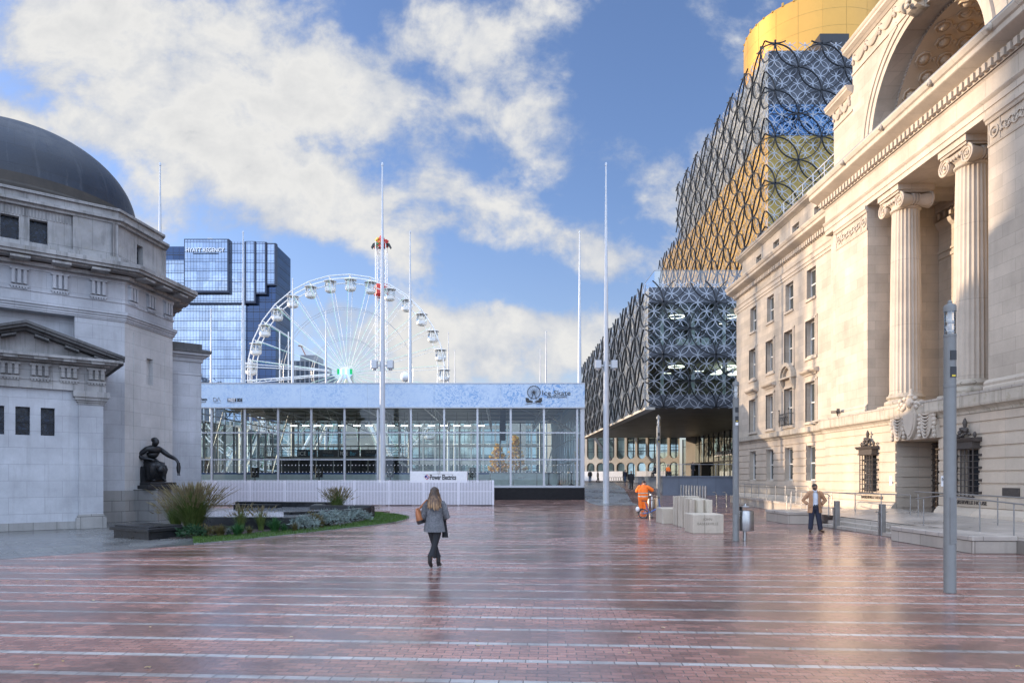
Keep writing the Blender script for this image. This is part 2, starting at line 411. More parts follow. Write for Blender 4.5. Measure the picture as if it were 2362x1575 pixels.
# warped fractal noise stretched along the drift of the clouds
wn = g.n('ShaderNodeTexNoise', Vector=uv, Scale=3.0, Detail=3.0)
warp = g.vmath('MULTIPLY', g.vmath('SUBTRACT', wn.outputs[1], (0.5,0.5,0.5)).outputs[0], (0.08,0.08,0)).outputs[0]
uvw = g.vmath('ADD', uv, warp).outputs[0]
mp = g.n('ShaderNodeMapping', Vector=uvw); mp.inputs['Rotation'].default_value = (0,0,R(28)); mp.inputs['Scale'].default_value = (1.0,1.3,1.0)
n1 = g.math('ADD', g.math('MULTIPLY', g.noise(mp.outputs[0], 4.4, 12, 0.60, 0.2), 0.60), g.math('MULTIPLY', g.noise(uvw, 12.0, 9, 0.62), 0.40))
n2 = g.noise(mp.outputs[0], 1.5, 3, 0.5)
def blob(px, py, rx, ry, rot, amp):
    """soft bank of cloud (amp > 0) or clear patch (amp < 0) round a direction of the sky"""
    m = g.n('ShaderNodeMapping', Vector=uv, _vector_type='TEXTURE')
    m.inputs['Location'].default_value = ((px-PX)/F, (PY-py)/F, 0)
    m.inputs['Rotation'].default_value = (0,0,R(rot)); m.inputs['Scale'].default_value = (rx/F, ry/F, 1)
    l = g.vmath('LENGTH', m.outputs[0]).outputs['Value']
    return g.mrange(l, 0.25, 1.0, amp, 0.0, True)
dens = g.math('ADD', g.math('MULTIPLY', g.math('SUBTRACT', n1, 0.5), 3.5), g.math('MULTIPLY', g.math('SUBTRACT', n2, 0.5), 0.5))
for b in [(330,130,560,360,-20,0.62),(120,330,330,130,-30,0.35),(840,220,330,170,-25,0.44),(1000,80,220,110,-20,0.26),(760,480,560,130,-24,0.46),(1130,500,420,110,-22,0.44),
          (1080,120,300,200,-30,0.16),(520,470,260,90,-20,0.30),(1180,800,420,160,0,0.62),(930,760,220,90,10,0.20),(1590,390,170,150,20,0.34),(1480,600,180,90,0,0.28),
          (1000,600,200,60,-20,0.20),(330,500,150,120,0,0.25),
          (230,400,180,80,-40,-0.50),(40,215,130,60,-20,-0.32),(1500,170,240,240,0,-0.75),(700,620,260,110,-5,-0.40),(1180,640,330,80,-15,-0.48),(830,60,70,60,-20,-0.15),(1390,420,160,90,30,-0.2),(1270,260,170,110,20,0.22),(1420,330,120,60,-30,0.2)]:
    dens = g.math('ADD', dens, blob(*b))
cov = g.mrange(dens, -0.10, 0.50, 0.0, 1.0, True)
# thin veil everywhere near the horizon
veil = g.mrange(V, 0.0, 0.42, 0.42, 0.0, True)
cov = g.math('MAXIMUM', cov, veil)
# billow shading of the cloud tops themselves comes from the thickness
n3 = g.noise(mp.outputs[0], 7.0, 6, 0.55)
thick = g.mrange(g.math('ADD', g.math('MULTIPLY', dens, 0.6), g.math('MULTIPLY', n3, 0.9)), 0.35, 1.25, 0.0, 1.0)
ccol = g.ramp(thick, [(0.0,(0.50,0.58,0.74)),(0.32,(0.76,0.79,0.85)),(0.55,(0.97,0.965,0.95)),(0.78,(0.86,0.865,0.87)),(1.0,(0.62,0.65,0.70))])
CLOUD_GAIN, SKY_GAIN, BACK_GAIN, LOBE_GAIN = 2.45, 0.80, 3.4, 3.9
cc = g.vmath('SCALE', ccol); cc.inputs['Scale'].default_value = CLOUD_GAIN
sk = g.mix(1.0, sky.outputs[0], (0.90,0.86,1.04), 'MULTIPLY')
sks = g.vmath('SCALE', sk); sks.inputs['Scale'].default_value = SKY_GAIN
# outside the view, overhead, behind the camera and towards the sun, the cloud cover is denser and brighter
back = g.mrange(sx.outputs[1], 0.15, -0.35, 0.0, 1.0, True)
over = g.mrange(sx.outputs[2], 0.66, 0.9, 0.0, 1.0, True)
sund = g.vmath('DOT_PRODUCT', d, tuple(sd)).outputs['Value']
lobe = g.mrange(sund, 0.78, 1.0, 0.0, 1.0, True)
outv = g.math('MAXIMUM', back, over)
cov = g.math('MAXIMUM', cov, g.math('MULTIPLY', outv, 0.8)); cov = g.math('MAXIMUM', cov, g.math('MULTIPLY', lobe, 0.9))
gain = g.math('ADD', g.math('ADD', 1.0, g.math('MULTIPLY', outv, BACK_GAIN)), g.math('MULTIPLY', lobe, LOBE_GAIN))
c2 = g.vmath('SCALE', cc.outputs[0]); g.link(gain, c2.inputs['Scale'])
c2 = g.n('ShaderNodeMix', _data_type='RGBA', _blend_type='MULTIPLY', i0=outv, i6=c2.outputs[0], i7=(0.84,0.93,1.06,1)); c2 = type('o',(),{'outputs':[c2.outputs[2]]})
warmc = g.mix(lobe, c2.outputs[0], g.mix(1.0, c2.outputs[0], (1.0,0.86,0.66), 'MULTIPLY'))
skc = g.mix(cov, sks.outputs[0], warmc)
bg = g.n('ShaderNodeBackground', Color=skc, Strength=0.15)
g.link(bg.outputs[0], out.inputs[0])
scene.view_settings.view_transform = 'Standard'; scene.view_settings.look = 'None'
scene.view_settings.exposure = 1.22; scene.view_settings.gamma = 1.0
cy = scene.cycles
cy.max_bounces = 8; cy.diffuse_bounces = 4; cy.glossy_bounces = 4; cy.transmission_bounces = 6; cy.transparent_max_bounces = 16
cy.sample_clamp_indirect = 6.0; cy.caustics_reflective = False; cy.caustics_refractive = False
cy.use_denoising = True

# ------------------------------------------------------------------ ground
SN = (math.sin(R(3.94)), math.cos(R(3.94)))         # across the pale stripes of the paving
def paving(name, stripes=True):
    m, g, out = new_mat(name); p = wpos(g); s3 = g.n('ShaderNodeSeparateXYZ', Vector=p)
    x, y = s3.outputs[0], s3.outputs[1]
    s = g.math('ADD', g.math('MULTIPLY', x, SN[0]), g.math('MULTIPLY', y, SN[1]))
    t = g.math('SUBTRACT', g.math('MULTIPLY', x, SN[1]), g.math('MULTIPLY', y, SN[0]))
    per = 0.767
    s = g.math('ADD', s, g.math('MULTIPLY', g.math('SUBTRACT', g.noise(p, 0.8, 3), 0.5), 0.02))
    ph = g.math('FRACT', g.math('SUBTRACT', g.math('DIVIDE', s, per), 0.625))     # 0..0.15 is the pale course
    v = g.n('ShaderNodeCombineXYZ', X=t, Y=g.math('SUBTRACT', s, 0.625*per+0.117), Z=0.0).outputs[0]
    bt = g.n('ShaderNodeTexBrick', Vector=v, Color1=(0.25,0.095,0.070,1), Color2=(0.44,0.19,0.14,1), Mortar=(0.05,0.035,0.03,1), Scale=1.0, Mortar__Size=0.006, Bias=0.1, Brick__Width=0.215, Row__Height=0.1083)
    bt.inputs['Mortar Smooth'].default_value = 0.2
    col = bt.outputs[0]; fac = bt.outputs['Fac']
    per_brick = g.mrange(g.n('ShaderNodeSeparateColor', Color=bt.outputs[0]).outputs[0], 0.24, 0.42, 0.0, 1.0)
    big = g.noise(p, 0.22, 5, 0.6); mid = g.noise(p, 1.7, 5, 0.65); fine = g.noise(p, 60.0, 3, 0.7)
    f = g.mrange(big, 0.3, 0.7, 0.72, 1.18)
    col = g.mix(1.0, col, g.n('ShaderNodeCombineColor', Red=f, Green=f, Blue=f).outputs[0], 'MULTIPLY')
    h = g.math('MULTIPLY', fac, -1.0)
    if stripes:
        st = g.math('LESS_THAN', ph, 0.150)
        v2 = g.n('ShaderNodeCombineXYZ', X=t, Y=g.math('MULTIPLY', ph, 1.0), Z=0.0).outputs[0]
        b2 = g.n('ShaderNodeTexBrick', Vector=v2, Color1=(0.36,0.335,0.315,1), Color2=(0.56,0.52,0.49,1), Mortar=(0.06,0.05,0.045,1), Scale=1.0, Mortar__Size=0.006, Brick__Width=0.24, Row__Height=2.0)
        b2.offset = 0.0
        # a few stretches of the pale course have been relaid in red
        gone = g.math('GREATER_THAN', g.n('ShaderNodeTexWhiteNoise', Vector=g.n('ShaderNodeCombineXYZ', X=g.math('FLOOR', g.math('DIVIDE', t, 1.44)), Y=g.math('FLOOR', g.math('SUBTRACT', g.math('DIVIDE', s, per), 0.625)), Z=0.0).outputs[0]).outputs[0], 0.994)
        st = g.math('MULTIPLY', st, g.math('SUBTRACT', 1.0, gone))
        col = g.mix(st, col, b2.outputs[0])
        fac2 = g.math('ADD', g.math('MULTIPLY', fac, g.math('SUBTRACT', 1.0, st)), g.math('MULTIPLY', b2.outputs['Fac'], st))
        edge = g.math('LESS_THAN', g.math('ABSOLUTE', g.math('SUBTRACT', ph, 0.150)), 0.008)
        h = g.math('MULTIPLY', g.math('MAXIMUM', fac2, edge), -1.0)
    col = g.mix(g.mrange(fine, 0.3, 0.8, 0, 0.35), col, (0.30,0.24,0.22))
    # standing water: low patches are smoother and darker
    wet = g.mrange(g.math('ADD', g.math('MULTIPLY', g.noise(g.vmath('MULTIPLY', p, (0.35,1.0,1.0)).outputs[0], 0.55, 5, 0.62), 1.0), g.math('MULTIPLY', mid, 0.35)), 0.60, 0.78, 0.0, 1.0, True)
    rough = g.mrange(wet, 0, 1, 0.20, 0.045)
    rough = g.math('ADD', g.math('ADD', rough, g.mrange(mid, 0.3, 0.7, -0.03, 0.05)), g.math('MULTIPLY', per_brick, 0.07))
    col = g.mix(g.math('MULTIPLY', wet, 0.5), col, (0.06,0.04,0.035))
    b = princ(g, out, Base__Color=col, Roughness=rough, IOR=1.85)
    b.inputs['Specular IOR Level'].default_value = 0.9
    hh = g.math('ADD', g.math('ADD', g.math('MULTIPLY', h, 0.012), g.math('MULTIPLY', per_brick, 0.003)), g.math('ADD', g.math('MULTIPLY', fine, 0.0022), g.math('MULTIPLY', g.noise(p, 9.0, 3, 0.6), 0.007)))
    bp = g.n('ShaderNodeBump', Strength=0.55, Distance=1.0, Height=hh); g.link(bp.outputs[0], b.inputs['Normal'])
    return m
M['paving'] = paving('striped_brick_paving')
def flagstone(name, col, bw, rh, rough, ang=0.0, joint=0.01, wetmix=0.5, spec=0.6):
    m, g, out = new_mat(name); p = wpos(g)
    mp = g.n('ShaderNodeMapping', Vector=p); mp.inputs['Rotation'].default_value = (0,0,R(ang))
    bt = g.n('ShaderNodeTexBrick', Vector=mp.outputs[0], Color1=tuple(x*0.88 for x in col)+(1,), Color2=tuple(x*1.1 for x in col)+(1,), Mortar=tuple(x*0.5 for x in col)+(1,), Scale=1.0, Mortar__Size=joint, Brick__Width=bw, Row__Height=rh)
    nz = g.noise(p, 0.5, 6, 0.62)
    f = g.mrange(nz, 0.3, 0.7, 0.65, 1.2)
    c = g.mix(1.0, bt.outputs[0], g.n('ShaderNodeCombineColor', Red=f, Green=f, Blue=f).outputs[0], 'MULTIPLY')
    b = princ(g, out, Base__Color=c, Roughness=g.mrange(nz, 0.35, 0.65, max(0.06,rough-0.12), rough+0.1), IOR=1.42)
    b.inputs['Specular IOR Level'].default_value = spec
    hh = g.math('ADD', g.math('MULTIPLY', bt.outputs['Fac'], -0.5), g.math('MULTIPLY', g.noise(p, 25, 4, 0.7), 0.4))
    bp = g.n('ShaderNodeBump', Strength=0.25, Distance=0.012, Height=hh); g.link(bp.outputs[0], b.inputs['Normal'])
    return m
M['apron'] = flagstone('wet_grey_flags', (0.15,0.15,0.145), 1.5, 0.9, 0.24, 50)
M['smooth'] = flagstone('wet_brown_pavers', (0.24,0.145,0.12), 0.4, 0.2, 0.18, 4, 0.006)
M['slab'] = flagstone('grey_concrete_slabs', (0.22,0.225,0.225), 1.2, 0.6, 0.30, 20)
M['asphalt'] = flagstone('far_ground', (0.10,0.085,0.08), 2.0, 1.0, 0.5, 0)
M['platform'] = flagstone('pale_granite_flags', (0.42,0.37,0.32), 0.9, 0.6, 0.35, 0)
def gh(y): return 0.0 if y < 54 else 0.87*(y-54)/10 if y < 64 else 0.87+0.38*(y-64)/31 if y < 95 else 1.25
ys = [-400,-60,-10,54,64,95,160,400,3000,12000]
mb = MB()
for a, b_ in zip(ys[:-1], ys[1:]):
    w = 12000
    mb.quad((-w,a,gh(a)-0.012),(w,a,gh(a)-0.012),(w,b_,gh(b_)-0.012),(-w,b_,gh(b_)-0.012))
tag(mb.build('ground', M['asphalt']), kind='structure')
mb = MB(); mb.prism([(-40,-12),(24,-12),(24,33.6),(-40,33.6)], -0.011, -0.004)
tag(mb.build('brick_paving', M['paving']), kind='structure')
mb = MB(); mb.prism([(-40,33.6),(24,33.6),(24,54),(-40,54)], -0.011, -0.006)
mb.add([(-40,54,-0.006),(24,54,-0.006),(24,64,.864),(-40,64,.864),(24,95,1.244),(-40,95,1.244)],[(0,1,2,3),(3,2,4,5)])
tag(mb.build('smooth_paving', M['smooth']), kind='structure')
mb = MB(); mb.prism([(-40,16.6-32.1),(-12.2,16.6),(-8.87,20.45),(-8.4,21.6),(-9.6,26),(-10,44),(-40,44)], -0.0115, 0.0)
tag(mb.build('stone_apron', M['apron']), kind='structure')
mb = MB()
mb.quad((6.9,48.5,0.002),(9.8,48.5,0.002),(10.4,54,0.002),(6.9,54,0.002))
mb.quad((6.9,54,0.002),(10.4,54,0.002),(11.6,64,.872),(6.9,64,.872)); mb.quad((6.9,64,.872),(11.6,64,.872),(15.8,95,1.252),(6.9,95,1.252))
tag(mb.build('path', M['slab']), kind='structure')
# ------------------------------------------------------------------ stone civic building on the right
def wall_open(mb, X, y0, y1, z0, z1, ops, depth):
    """wall facing -x with real openings (ya,yb,za,zb) and their reveals"""
    ysb = sorted({y0,y1,*[v for o in ops for v in o[:2]]}); zsb = sorted({z0,z1,*[v for o in ops for v in o[2:]]})
    ysb = [v for v in ysb if y0 <= v <= y1]; zsb = [v for v in zsb if z0 <= v <= z1]
    for a, b in zip(ysb, ysb[1:]):
        for c, d_ in zip(zsb, zsb[1:]):
            ym, zm = (a+b)/2, (c+d_)/2
            if any(o[0] < ym < o[1] and o[2] < zm < o[3] for o in ops): continue
            mb.quad((X,a,c),(X,b,c),(X,b,d_),(X,a,d_))
    for ya, yb, za, zb in ops:
        X2 = X+depth
        mb.quad((X,ya,za),(X2,ya,za),(X2,ya,zb),(X,ya,zb)); mb.quad((X,yb,za),(X2,yb,za),(X2,yb,zb),(X,yb,zb))
        mb.quad((X,ya,za),(X2,ya,za),(X2,yb,za),(X,yb,za)); mb.quad((X,ya,zb),(X2,ya,zb),(X2,yb,zb),(X,yb,zb))
def courses(mb, X, y0, y1, z0, z1, ops, h=0.463, gap=0.05, pr=0.045):
    z = z0
    while z < z1-0.1:
        a, b = z+gap/2, min(z+h, z1)-gap/2
        cuts = sorted((o[0],o[1]) for o in ops if o[2] < (a+b)/2 < o[3])
        y = y0
        for c in cuts+[(y1,y1)]:
            if c[0]-y > 0.05:
                mb.add([(X-pr,y,a+.02),(X-pr,c[0],a+.02),(X-pr,c[0],b-.02),(X-pr,y,b-.02),(X+.01,y,a),(X+.01,c[0],a),(X+.01,c[0],b),(X+.01,y,b)],
                       [(0,1,2,3),(0,1,5,4),(1,2,6,5),(2,3,7,6),(3,0,4,7)])
            y = c[1]
        z += h
def dentils(mb, X, y0, y1, z, w=0.16, gap=0.13, d=0.16, h=0.26):
    y = y0
    while y < y1: mb.box(X-d, X+.02, y, y+w, z, z+h); y += w+gap
def mould(mb, prof, y0, y1): mb.extr(prof, 'y', y0, y1)   # prof: (x,z) points
def cornice_prof(X, z0, z1, out):
    h = z1-z0
    return [(X+.05,z0),(X-.05,z0),(X-.08,z0+.1*h),(X-out*.75,z0+.38*h),(X-out*.8,z0+.42*h),(X-out*.8,z0+.66*h),(X-out*.9,z0+.72*h),(X-out,z0+.93*h),(X-out,z1),(X+.05,z1)]

BH = thing('stone_civic_building', 'cream Portland stone civic building with fluted columns and a coffered arch', 'building', (18,37,0))
XP, XW = 18.0, 18.6
WY = [50.3,47.1,44.0,40.9]
# left wing
gops = [(y-.62,y+.62,1.8,3.9) for y in WY]
ops3 = [(y-.62,y+.62,5.32,7.7) for y in WY]
ops2 = [(y-.62,y+.62,9.3,11.4) for y in WY]
ops1 = [(y-.60,y+.60,12.7,14.5) for y in WY]
mb = MB(); wall_open(mb, XW, 37.7, 53.85, 0.0, 16.0, gops+ops3+ops2+ops1, 0.42)
mb.quad((XW,53.85,0),(40,53.85,0),(40,53.85,16),(XW,53.85,16))
mb.seg(); mb.quad((XW,5,0),(XW,21.3,0),(XW,21.3,16),(XW,5,16)); mb.quad((XW,5,0),(40,5,0),(40,5,16),(XW,5,16))
mb.build_each('wall', M['stone'], BH)
mb = MB()
for y0,y1,oo in ((37.8,53.9,gops),(5,21.2,[])):
    mb.seg(); courses(mb, XW, y0-.1, y1-.1, 0.817, 4.55, oo)
    mould(mb, [(XW+.02,0),(XW-.22,0),(XW-.22,.45),(XW-.20,.55),(XW-.13,.72),(XW-.06,.82),(XW+.02,.82)], y0, y1)
mb.build_each('rusticated_base', M['stone_rust'], BH)
mb = MB()
for y0,y1 in ((37.8,54.0),(5,21.2)):
    mb.seg(); mould(mb, [(XW+.02,4.5),(XW-.07,4.5),(XW-.12,4.62),(XW-.25,4.68),(XW-.28,4.72),(XW-.28,5.0),(XW+.02,5.06)], y0, y1)
mb.build_each('ledge', M['stone_ledge'], BH)
mb = MB()
for y0,y1 in ((5,21.2),(37.8,54.1)):
    mb.seg(); mould(mb, [(XW+.02,14.8),(XW-.05,14.8),(XW-.05,14.98),(XW-.09,15.0),(XW-.09,15.25),(XW-.15,15.32),(XW+.02,15.36)], y0, y1)
    mould(mb, cornice_prof(XW,16.25,16.95,.68), y0, y1+.5)
    mould(mb, [(XW+.02,15.95),(XW-.06,15.95),(XW-.06,16.25),(XW+.02,16.25)], y0, y1)
dentils(mb, XW-.06, 37.8, 54.0, 15.98)
mb.build_each('cornice', M['stone_trim'], BH)
aops = [(y-.5,y+.5,17.0,18.3) for y in WY]
mb = MB(); wall_open(mb, 19.0, 37.3, 53.7, 16.9, 19.2, aops, 0.5); mb.quad((19.0,53.7,16.9),(40,53.7,16.9),(40,53.7,19.2),(19,53.7,19.2))
mould(mb, cornice_prof(19.0,18.85,19.25,.42), 37.3, 54.0)
mb.build('attic_wall', M['stone'], BH)
mb = MB(); mb.box(18.8,40,37.3,53.95,19.25,19.5); mb.seg(); mb.box(18.85,40,5,21.3,16.9,17.1)
M['lead'] = plain('lead_roof', (0.22,0.24,0.26), 0.45, 0.2, var=0.15)
mb.build_each('roof', M['lead'], BH)
# roof handrail
mb = MB()
for z in (20.1,20.6): mb.tube([(19.2,37.5,z),(19.2,46.5,z)], .022, 5)
for i in range(7): mb.tube([(19.2,37.6+i*1.45,19.5),(19.2,37.6+i*1.45,20.6)], .022, 5)
mb.build('roof_railing', M['white'], BH)

def window(w, h, kind):
    if kind == 'attic': pass
    """built about the middle of its sill, facing -x"""
    f = MB(); t = .07
    f.box(.25,.35,-w/2,-w/2+t,0,h); f.box(.25,.35,w/2-t,w/2,0,h); f.box(.25,.35,-w/2+t,w/2-t,0,t); f.box(.25,.35,-w/2+t,w/2-t,h-t,h)
    f.box(.26,.33,-w/2+t,w/2-t,h*.5-.035,h*.5+.035); 
    if kind != 'attic': f.box(.285,.325,-.02,.02,t,h-t)
    o = f.build('window', M['frame'], None)
    o.parent = BH
    p = MB(); p.quad((.31,-w/2,0),(.31,w/2,0),(.31,w/2,h),(.31,-w/2,h)); p.build('pane', M['wglass'], o, local=True)
    if kind == 'attic': return o
    s = MB()
    if kind == 'ground':
        s.box(-.03,.27,-w/2,w/2,-.09,-.002); s.build('sill', M['stone_trim'], o, local=True); return o
    b = .2 if kind != 'top' else .0
    if b:
        for q, e in ((b,.05),(b*.55,.085)):
            s.box(-e,.01,-w/2-q,-w/2-.01,-.1 if kind=='plain' else 0,h+q); s.box(-e,.01,w/2+.01,w/2+q,-.1 if kind=='plain' else 0,h+q); s.box(-e-.002,.01,-w/2-q,w/2+q,h+.012,h+q+.002)
    if kind == 'plain': s.box(-.09,.01,-w/2-b,w/2+b,-.26,-.1)
    if kind == 'top': s.box(-.1,.35,-w/2-.06,w/2+.06,-.14,-.002)
    if kind in ('hood','arched'): s.box(-.13,.35,-w/2-.22,w/2+.22,-.16,-.002)
    if kind == 'hood':
        s.box(-.09,.01,-w/2-.16,w/2+.16,h+.42,h+.5)
        s.extr([(.0,h+.5),(-.12,h+.5),(-.3,h+.6),(-.34,h+.7),(-.1,h+.78),(0,h+.78)], 'y', -w/2-.36, w/2+.36)
    s.build('surround', M['stone_trim'], o, local=True)
    if kind == 'arched':
        s = MB()
        for q in (-1,1):
            y = q*(w/2+.2)
            s.extr([(.0,h-.15),(-.1,h-.1),(-.12,h+.1),(-.22,h+.25),(-.3,h+.5),(-.3,h+.62),(0,h+.62)], 'y', y-.1, y+.1)
        s.box(-.34,.01,-w/2-.4,w/2+.4,h+.62,h+.72)
        for r0, r1, e in ((.74,.98,.32),(.62,.74,.18)):
            pts = []
            for i in range(13):
                t_ = math.pi*i/12; pts.append((r0*math.cos(t_),h+.72+r0*math.sin(t_)*.95,r1*math.cos(t_),h+.72+r1*math.sin(t_)*.95))
            for A, B in zip(pts, pts[1:]):
                s.add([(0,A[0],A[1]),(0,B[0],B[1]),(-e,B[0],B[1]),(-e,A[0],A[1]),(0,A[2],A[3]),(0,B[2],B[3]),(-e,B[2],B[3]),(-e,A[2],A[3])],[(0,1,2,3),(4,5,6,7),(2,3,7,6),(0,3,7,4),(1,2,6,5)])
        s.build('arched_pediment', M['stone_ledge'], o, local=True)
        s = MB()
        n = 11
        for i in range(n):
            y = -.72+1.44*i/(n-1); s.tube([(-.34,y,.0),(-.40,y,.3),(-.34,y,.75)], .013, 4)
        for k in (0.05,.75):
            s.tube([(0,-.74,k),(-.36,-.74,k),(-.36,.74,k),(0,.74,k)], .022, 5)
        for y in (-.74,.74): s.tube([(-.36,y,-.05),(-.36,y,1.0)], .03, 6); s.ball((-.36,y,1.02),.05,8,6)
        for i in range(5):
            s.ring((-.38,-.56+.28*i,.42),.12,.02,.02,'x',10)
        s.build('balcony_rail', M['black'], o, local=True)
    return o
L0 = Vector((18,37,0))
def place_windows(w, h, kind, ys, z, X):
    o = window(w, h, kind); o.location = Vector((X,ys[0],z))-L0
    for y in ys[1:]: dup(o, Vector((X,y,z))-L0)
place_windows(1.24,2.1,'ground',WY,1.8,XW)
place_windows(1.24,2.38,'hood',[WY[0],WY[1],WY[3]],5.32,XW)
place_windows(1.24,2.38,'arched',[WY[2]],5.32,XW)
place_windows(1.24,2.1,'plain',WY,9.3,XW)
place_windows(1.20,1.8,'top',WY,12.7,XW)
place_windows(1.0,1.3,'attic',WY,17.0,19.0)

# pavilion, ground floor
PO = (28.0,31.07,0.0,3.6)
GR = [(32.6,33.65,1.3,3.05),(25.65,26.7,1.3,3.05)]
mb = MB(); wall_open(mb, XP, 21.2, 37.8, 0.0, 5.0, [PO]+GR, 0.3)
mb.quad((XP,37.8,0),(XW+.1,37.8,0),(XW+.1,37.8,5),(XP,37.8,5)); mb.quad((XP,21.2,0),(XW+.1,21.2,0),(XW+.1,21.2,5),(XP,21.2,5))
mb.build('pavilion_wall', M['stone_rust'], BH)
mb = MB(); courses(mb, XP, 21.2, 37.8, 0.817, 4.45, [PO]+GR)
for y0,y1 in ((31.07,37.82),(21.18,28.0)):
    mould(mb, [(XP+.02,0),(XP-.25,0),(XP-.25,.4),(XP-.27,.5),(XP-.24,.62),(XP-.12,.78),(XP-.05,.83),(XP+.02,.83)], y0, y1)
# portal reveals, coursed
z = .6
while z < 3.5:
    a, b = z+.03, min(z+.433,3.58)
    mb.box(XP+.01,XP+1.7,31.05,31.12,a,b); mb.box(XP+.01,XP+1.7,27.95,28.02,a,b); z += .463
mb.build('pavilion_base', M['stone_rust'], BH)
mb = MB(); mb.box(XP+.3,XP+1.75,31.1,31.4,0,3.7); mb.box(XP+.3,XP+1.75,27.7,27.98,0,3.7); mb.box(XP+.3,XP+3.6,27.7,31.4,3.6,3.75)
mb.box(XP+3.5,XP+3.6,27.7,31.4,0,3.6); mb.box(XP+1.7,XP+3.6,31.3,31.5,0,3.6)
mb.build('porch', M['stone'], BH)
mb = MB()                                          # open iron gate leaf seen edge-on in the porch
for i in range(9): mb.box(XP+1.52,XP+1.56,28.15+i*.13,28.18+i*.13,.35,3.55)
for k in range(14): mb.box(XP+1.51,XP+1.57,28.1,29.3,.42+k*.235,.46+k*.235)
mb.seg()
for i in range(9): mb.box(XP+1.52,XP+1.56,29.8+i*.13,29.83+i*.13,.35,3.55)
for k in range(14): mb.box(XP+1.51,XP+1.57,29.75,30.95,.42+k*.235,.46+k*.235)
mb.build_each('gate', M['iron'], BH)
mb = MB()
mould(mb, [(XP+.02,4.42),(XP-.08,4.42),(XP-.1,4.52),(XP-.18,4.6),(XP-.3,4.66),(XP-.32,4.74),(XP-.32,5.1),(XP+.02,5.16)], 21.0, 38.0)
mb.build('ledge', M['stone_ledge'], BH)
mb = MB()
for yv in (.0,): 
    y = 21.0
    while y < 37.9: mb.box(XP-.34,XP+.02,y,y+1.02,5.105,5.19); y += 1.05
mb.build('ledge_slabs', M['granite'], BH)
# iron window grilles
def grille(yc):
    b = MB(); W = .56
    for i in range(6):
        y = yc-W+2*W*i/5
        b.box(XP-.30,XP-.265,y-.018,y+.018,1.27,3.08)
    for k in range(8):
        z = 1.42+k*.235
        b.tube([(XP-.285,yc-W-.03,z),(XP-.285,yc+W+.03,z)], .017, 6)
        for i in range(6): b.ball((XP-.285,yc-W+2*W*i/5,z),.032,6,4)
    for q in (-1,1):
        for k in range(7):
            z = 1.42+k*.235
            b.tube([(XP-.285,yc+q*W,z),(XP,yc+q*W,z)], .017, 6)
            if k % 2 == 0: b.box(XP-.1,XP-.03,yc+q*(W+.10)-.05,yc+q*(W+.10)+.05,z-.045,z+.045); b.tube([(XP-.2,yc+q*W,z),(XP-.06,yc+q*(W+.1),z)],.014,5)
    b.box(XP-.32,XP-.25,yc-W-.05,yc+W+.05,1.22,1.28)
    o = b.build('window_grille', M['iron'], BH)
    c = MB()
    c.box(XP-.33,XP,yc-W-.04,yc+W+.04,3.08,3.34); c.box(XP-.37,XP,yc-W-.07,yc+W+.07,3.08,3.13)
    c.extr([(XP,3.34),(XP-.36,3.34),(XP-.44,3.42),(XP-.46,3.48),(XP,3.5)], 'y', yc-W-.16, yc+W+.16)
    rr = random.Random(3)
    for i in range(26):
        t = rr.random(); y = (rr.random()*2-1)*(.52-.42*t); c.ball((XP-.2-.1*rr.random(),yc+y,3.52+t*.36),(.06,.07,.06),7,5)
    for k, q in enumerate((-.55,.55)): c.ball((XP-.2,yc+q,3.6),(.06,.06,.12),7,6)
    c.lathe([(.1,3.75),(.13,3.82),(.05,3.9),(.07,4.0),(.085,4.08),(.05,4.2),(.01,4.27)], (XP-.2,yc,0), 10)
    c.build('crest', M['iron'], o, smooth=True, angle=40)
    p = MB(); p.quad((XP+.26,yc-.53,1.3),(XP+.26,yc+.53,1.3),(XP+.26,yc+.53,3.05),(XP+.26,yc-.53,3.05)); p.build('pane', M['wglass_dark'], o)
grille(33.12); grille(26.18)
for y0, w in ((33.95,1.92),(27.12,1.92)):
    text('lettering', 'BASKERVILLE HOUSE', .20, M['iron'], BH, (XP-.05,y0,.96), LEFTW, fit=w, extrude=.02)
for y in (31.4,27.72):
    mb = MB(); mb.box(XP-.065,XP-.04,y-.09,y+.09,1.62,2.05); mb.build('notice_plate', M['white'], BH)
    mb = MB(); mb.ring((XP-.068,y-.01,1.9),.04,.018,.004,'x',12); mb.box(XP-.07,XP-.066,y-.015,y+.015,1.92,1.98); mb.build('notice_symbol', M['black'], BH)
mb = MB(); mb.box(XP-.08,XP-.04,23.6,24.4,1.32,1.62); mb.build('plaque', M['iron'], BH)
# carved arms over the portal
c = MB(); rr = random.Random(11)
yc = 29.5
c.extr([(yc-1.65,3.62),(yc-1.5,4.4),(yc+1.5,4.4),(yc+1.65,3.62)], 'x', XP-.18, XP+.02)
for i in range(9):                       # swags of drapery each side
    for q in (-1,1):
        a = yc+q*.55; e = yc+q*1.45; z = 4.75-.0*i
        pts = [(XP-.22-.05*math.sin(math.pi*t), a+(e-a)*t, z-.12*i*math.sin(math.pi*(t*.9+.05))-.02*i) for t in [j/10 for j in range(11)]]
        c.tube(pts, .045, 6)
for q in (-1,1):
    for i in range(7): c.ball((XP-.22,yc+q*1.5+.05*rr.uniform(-1,1),3.7+i*.17),(.09,.1,.11),7,5)
    for i in range(6): c.ball((XP-.26,yc+q*.58+.05*rr.uniform(-1,1),3.75+i*.17),(.09,.11,.1),7,5)
sh = [(-.42,4.85),(.42,4.85),(.46,4.5),(.36,4.1),(.15,3.75),(0,3.64),(-.15,3.75),(-.36,4.1),(-.46,4.5)]
c.extr([(yc+a,b) for a,b in sh], 'x', XP-.36, XP-.1)
c.extr([(yc+a*.8,4.25+(b-4.25)*.8) for a,b in sh], 'x', XP-.40, XP-.3)
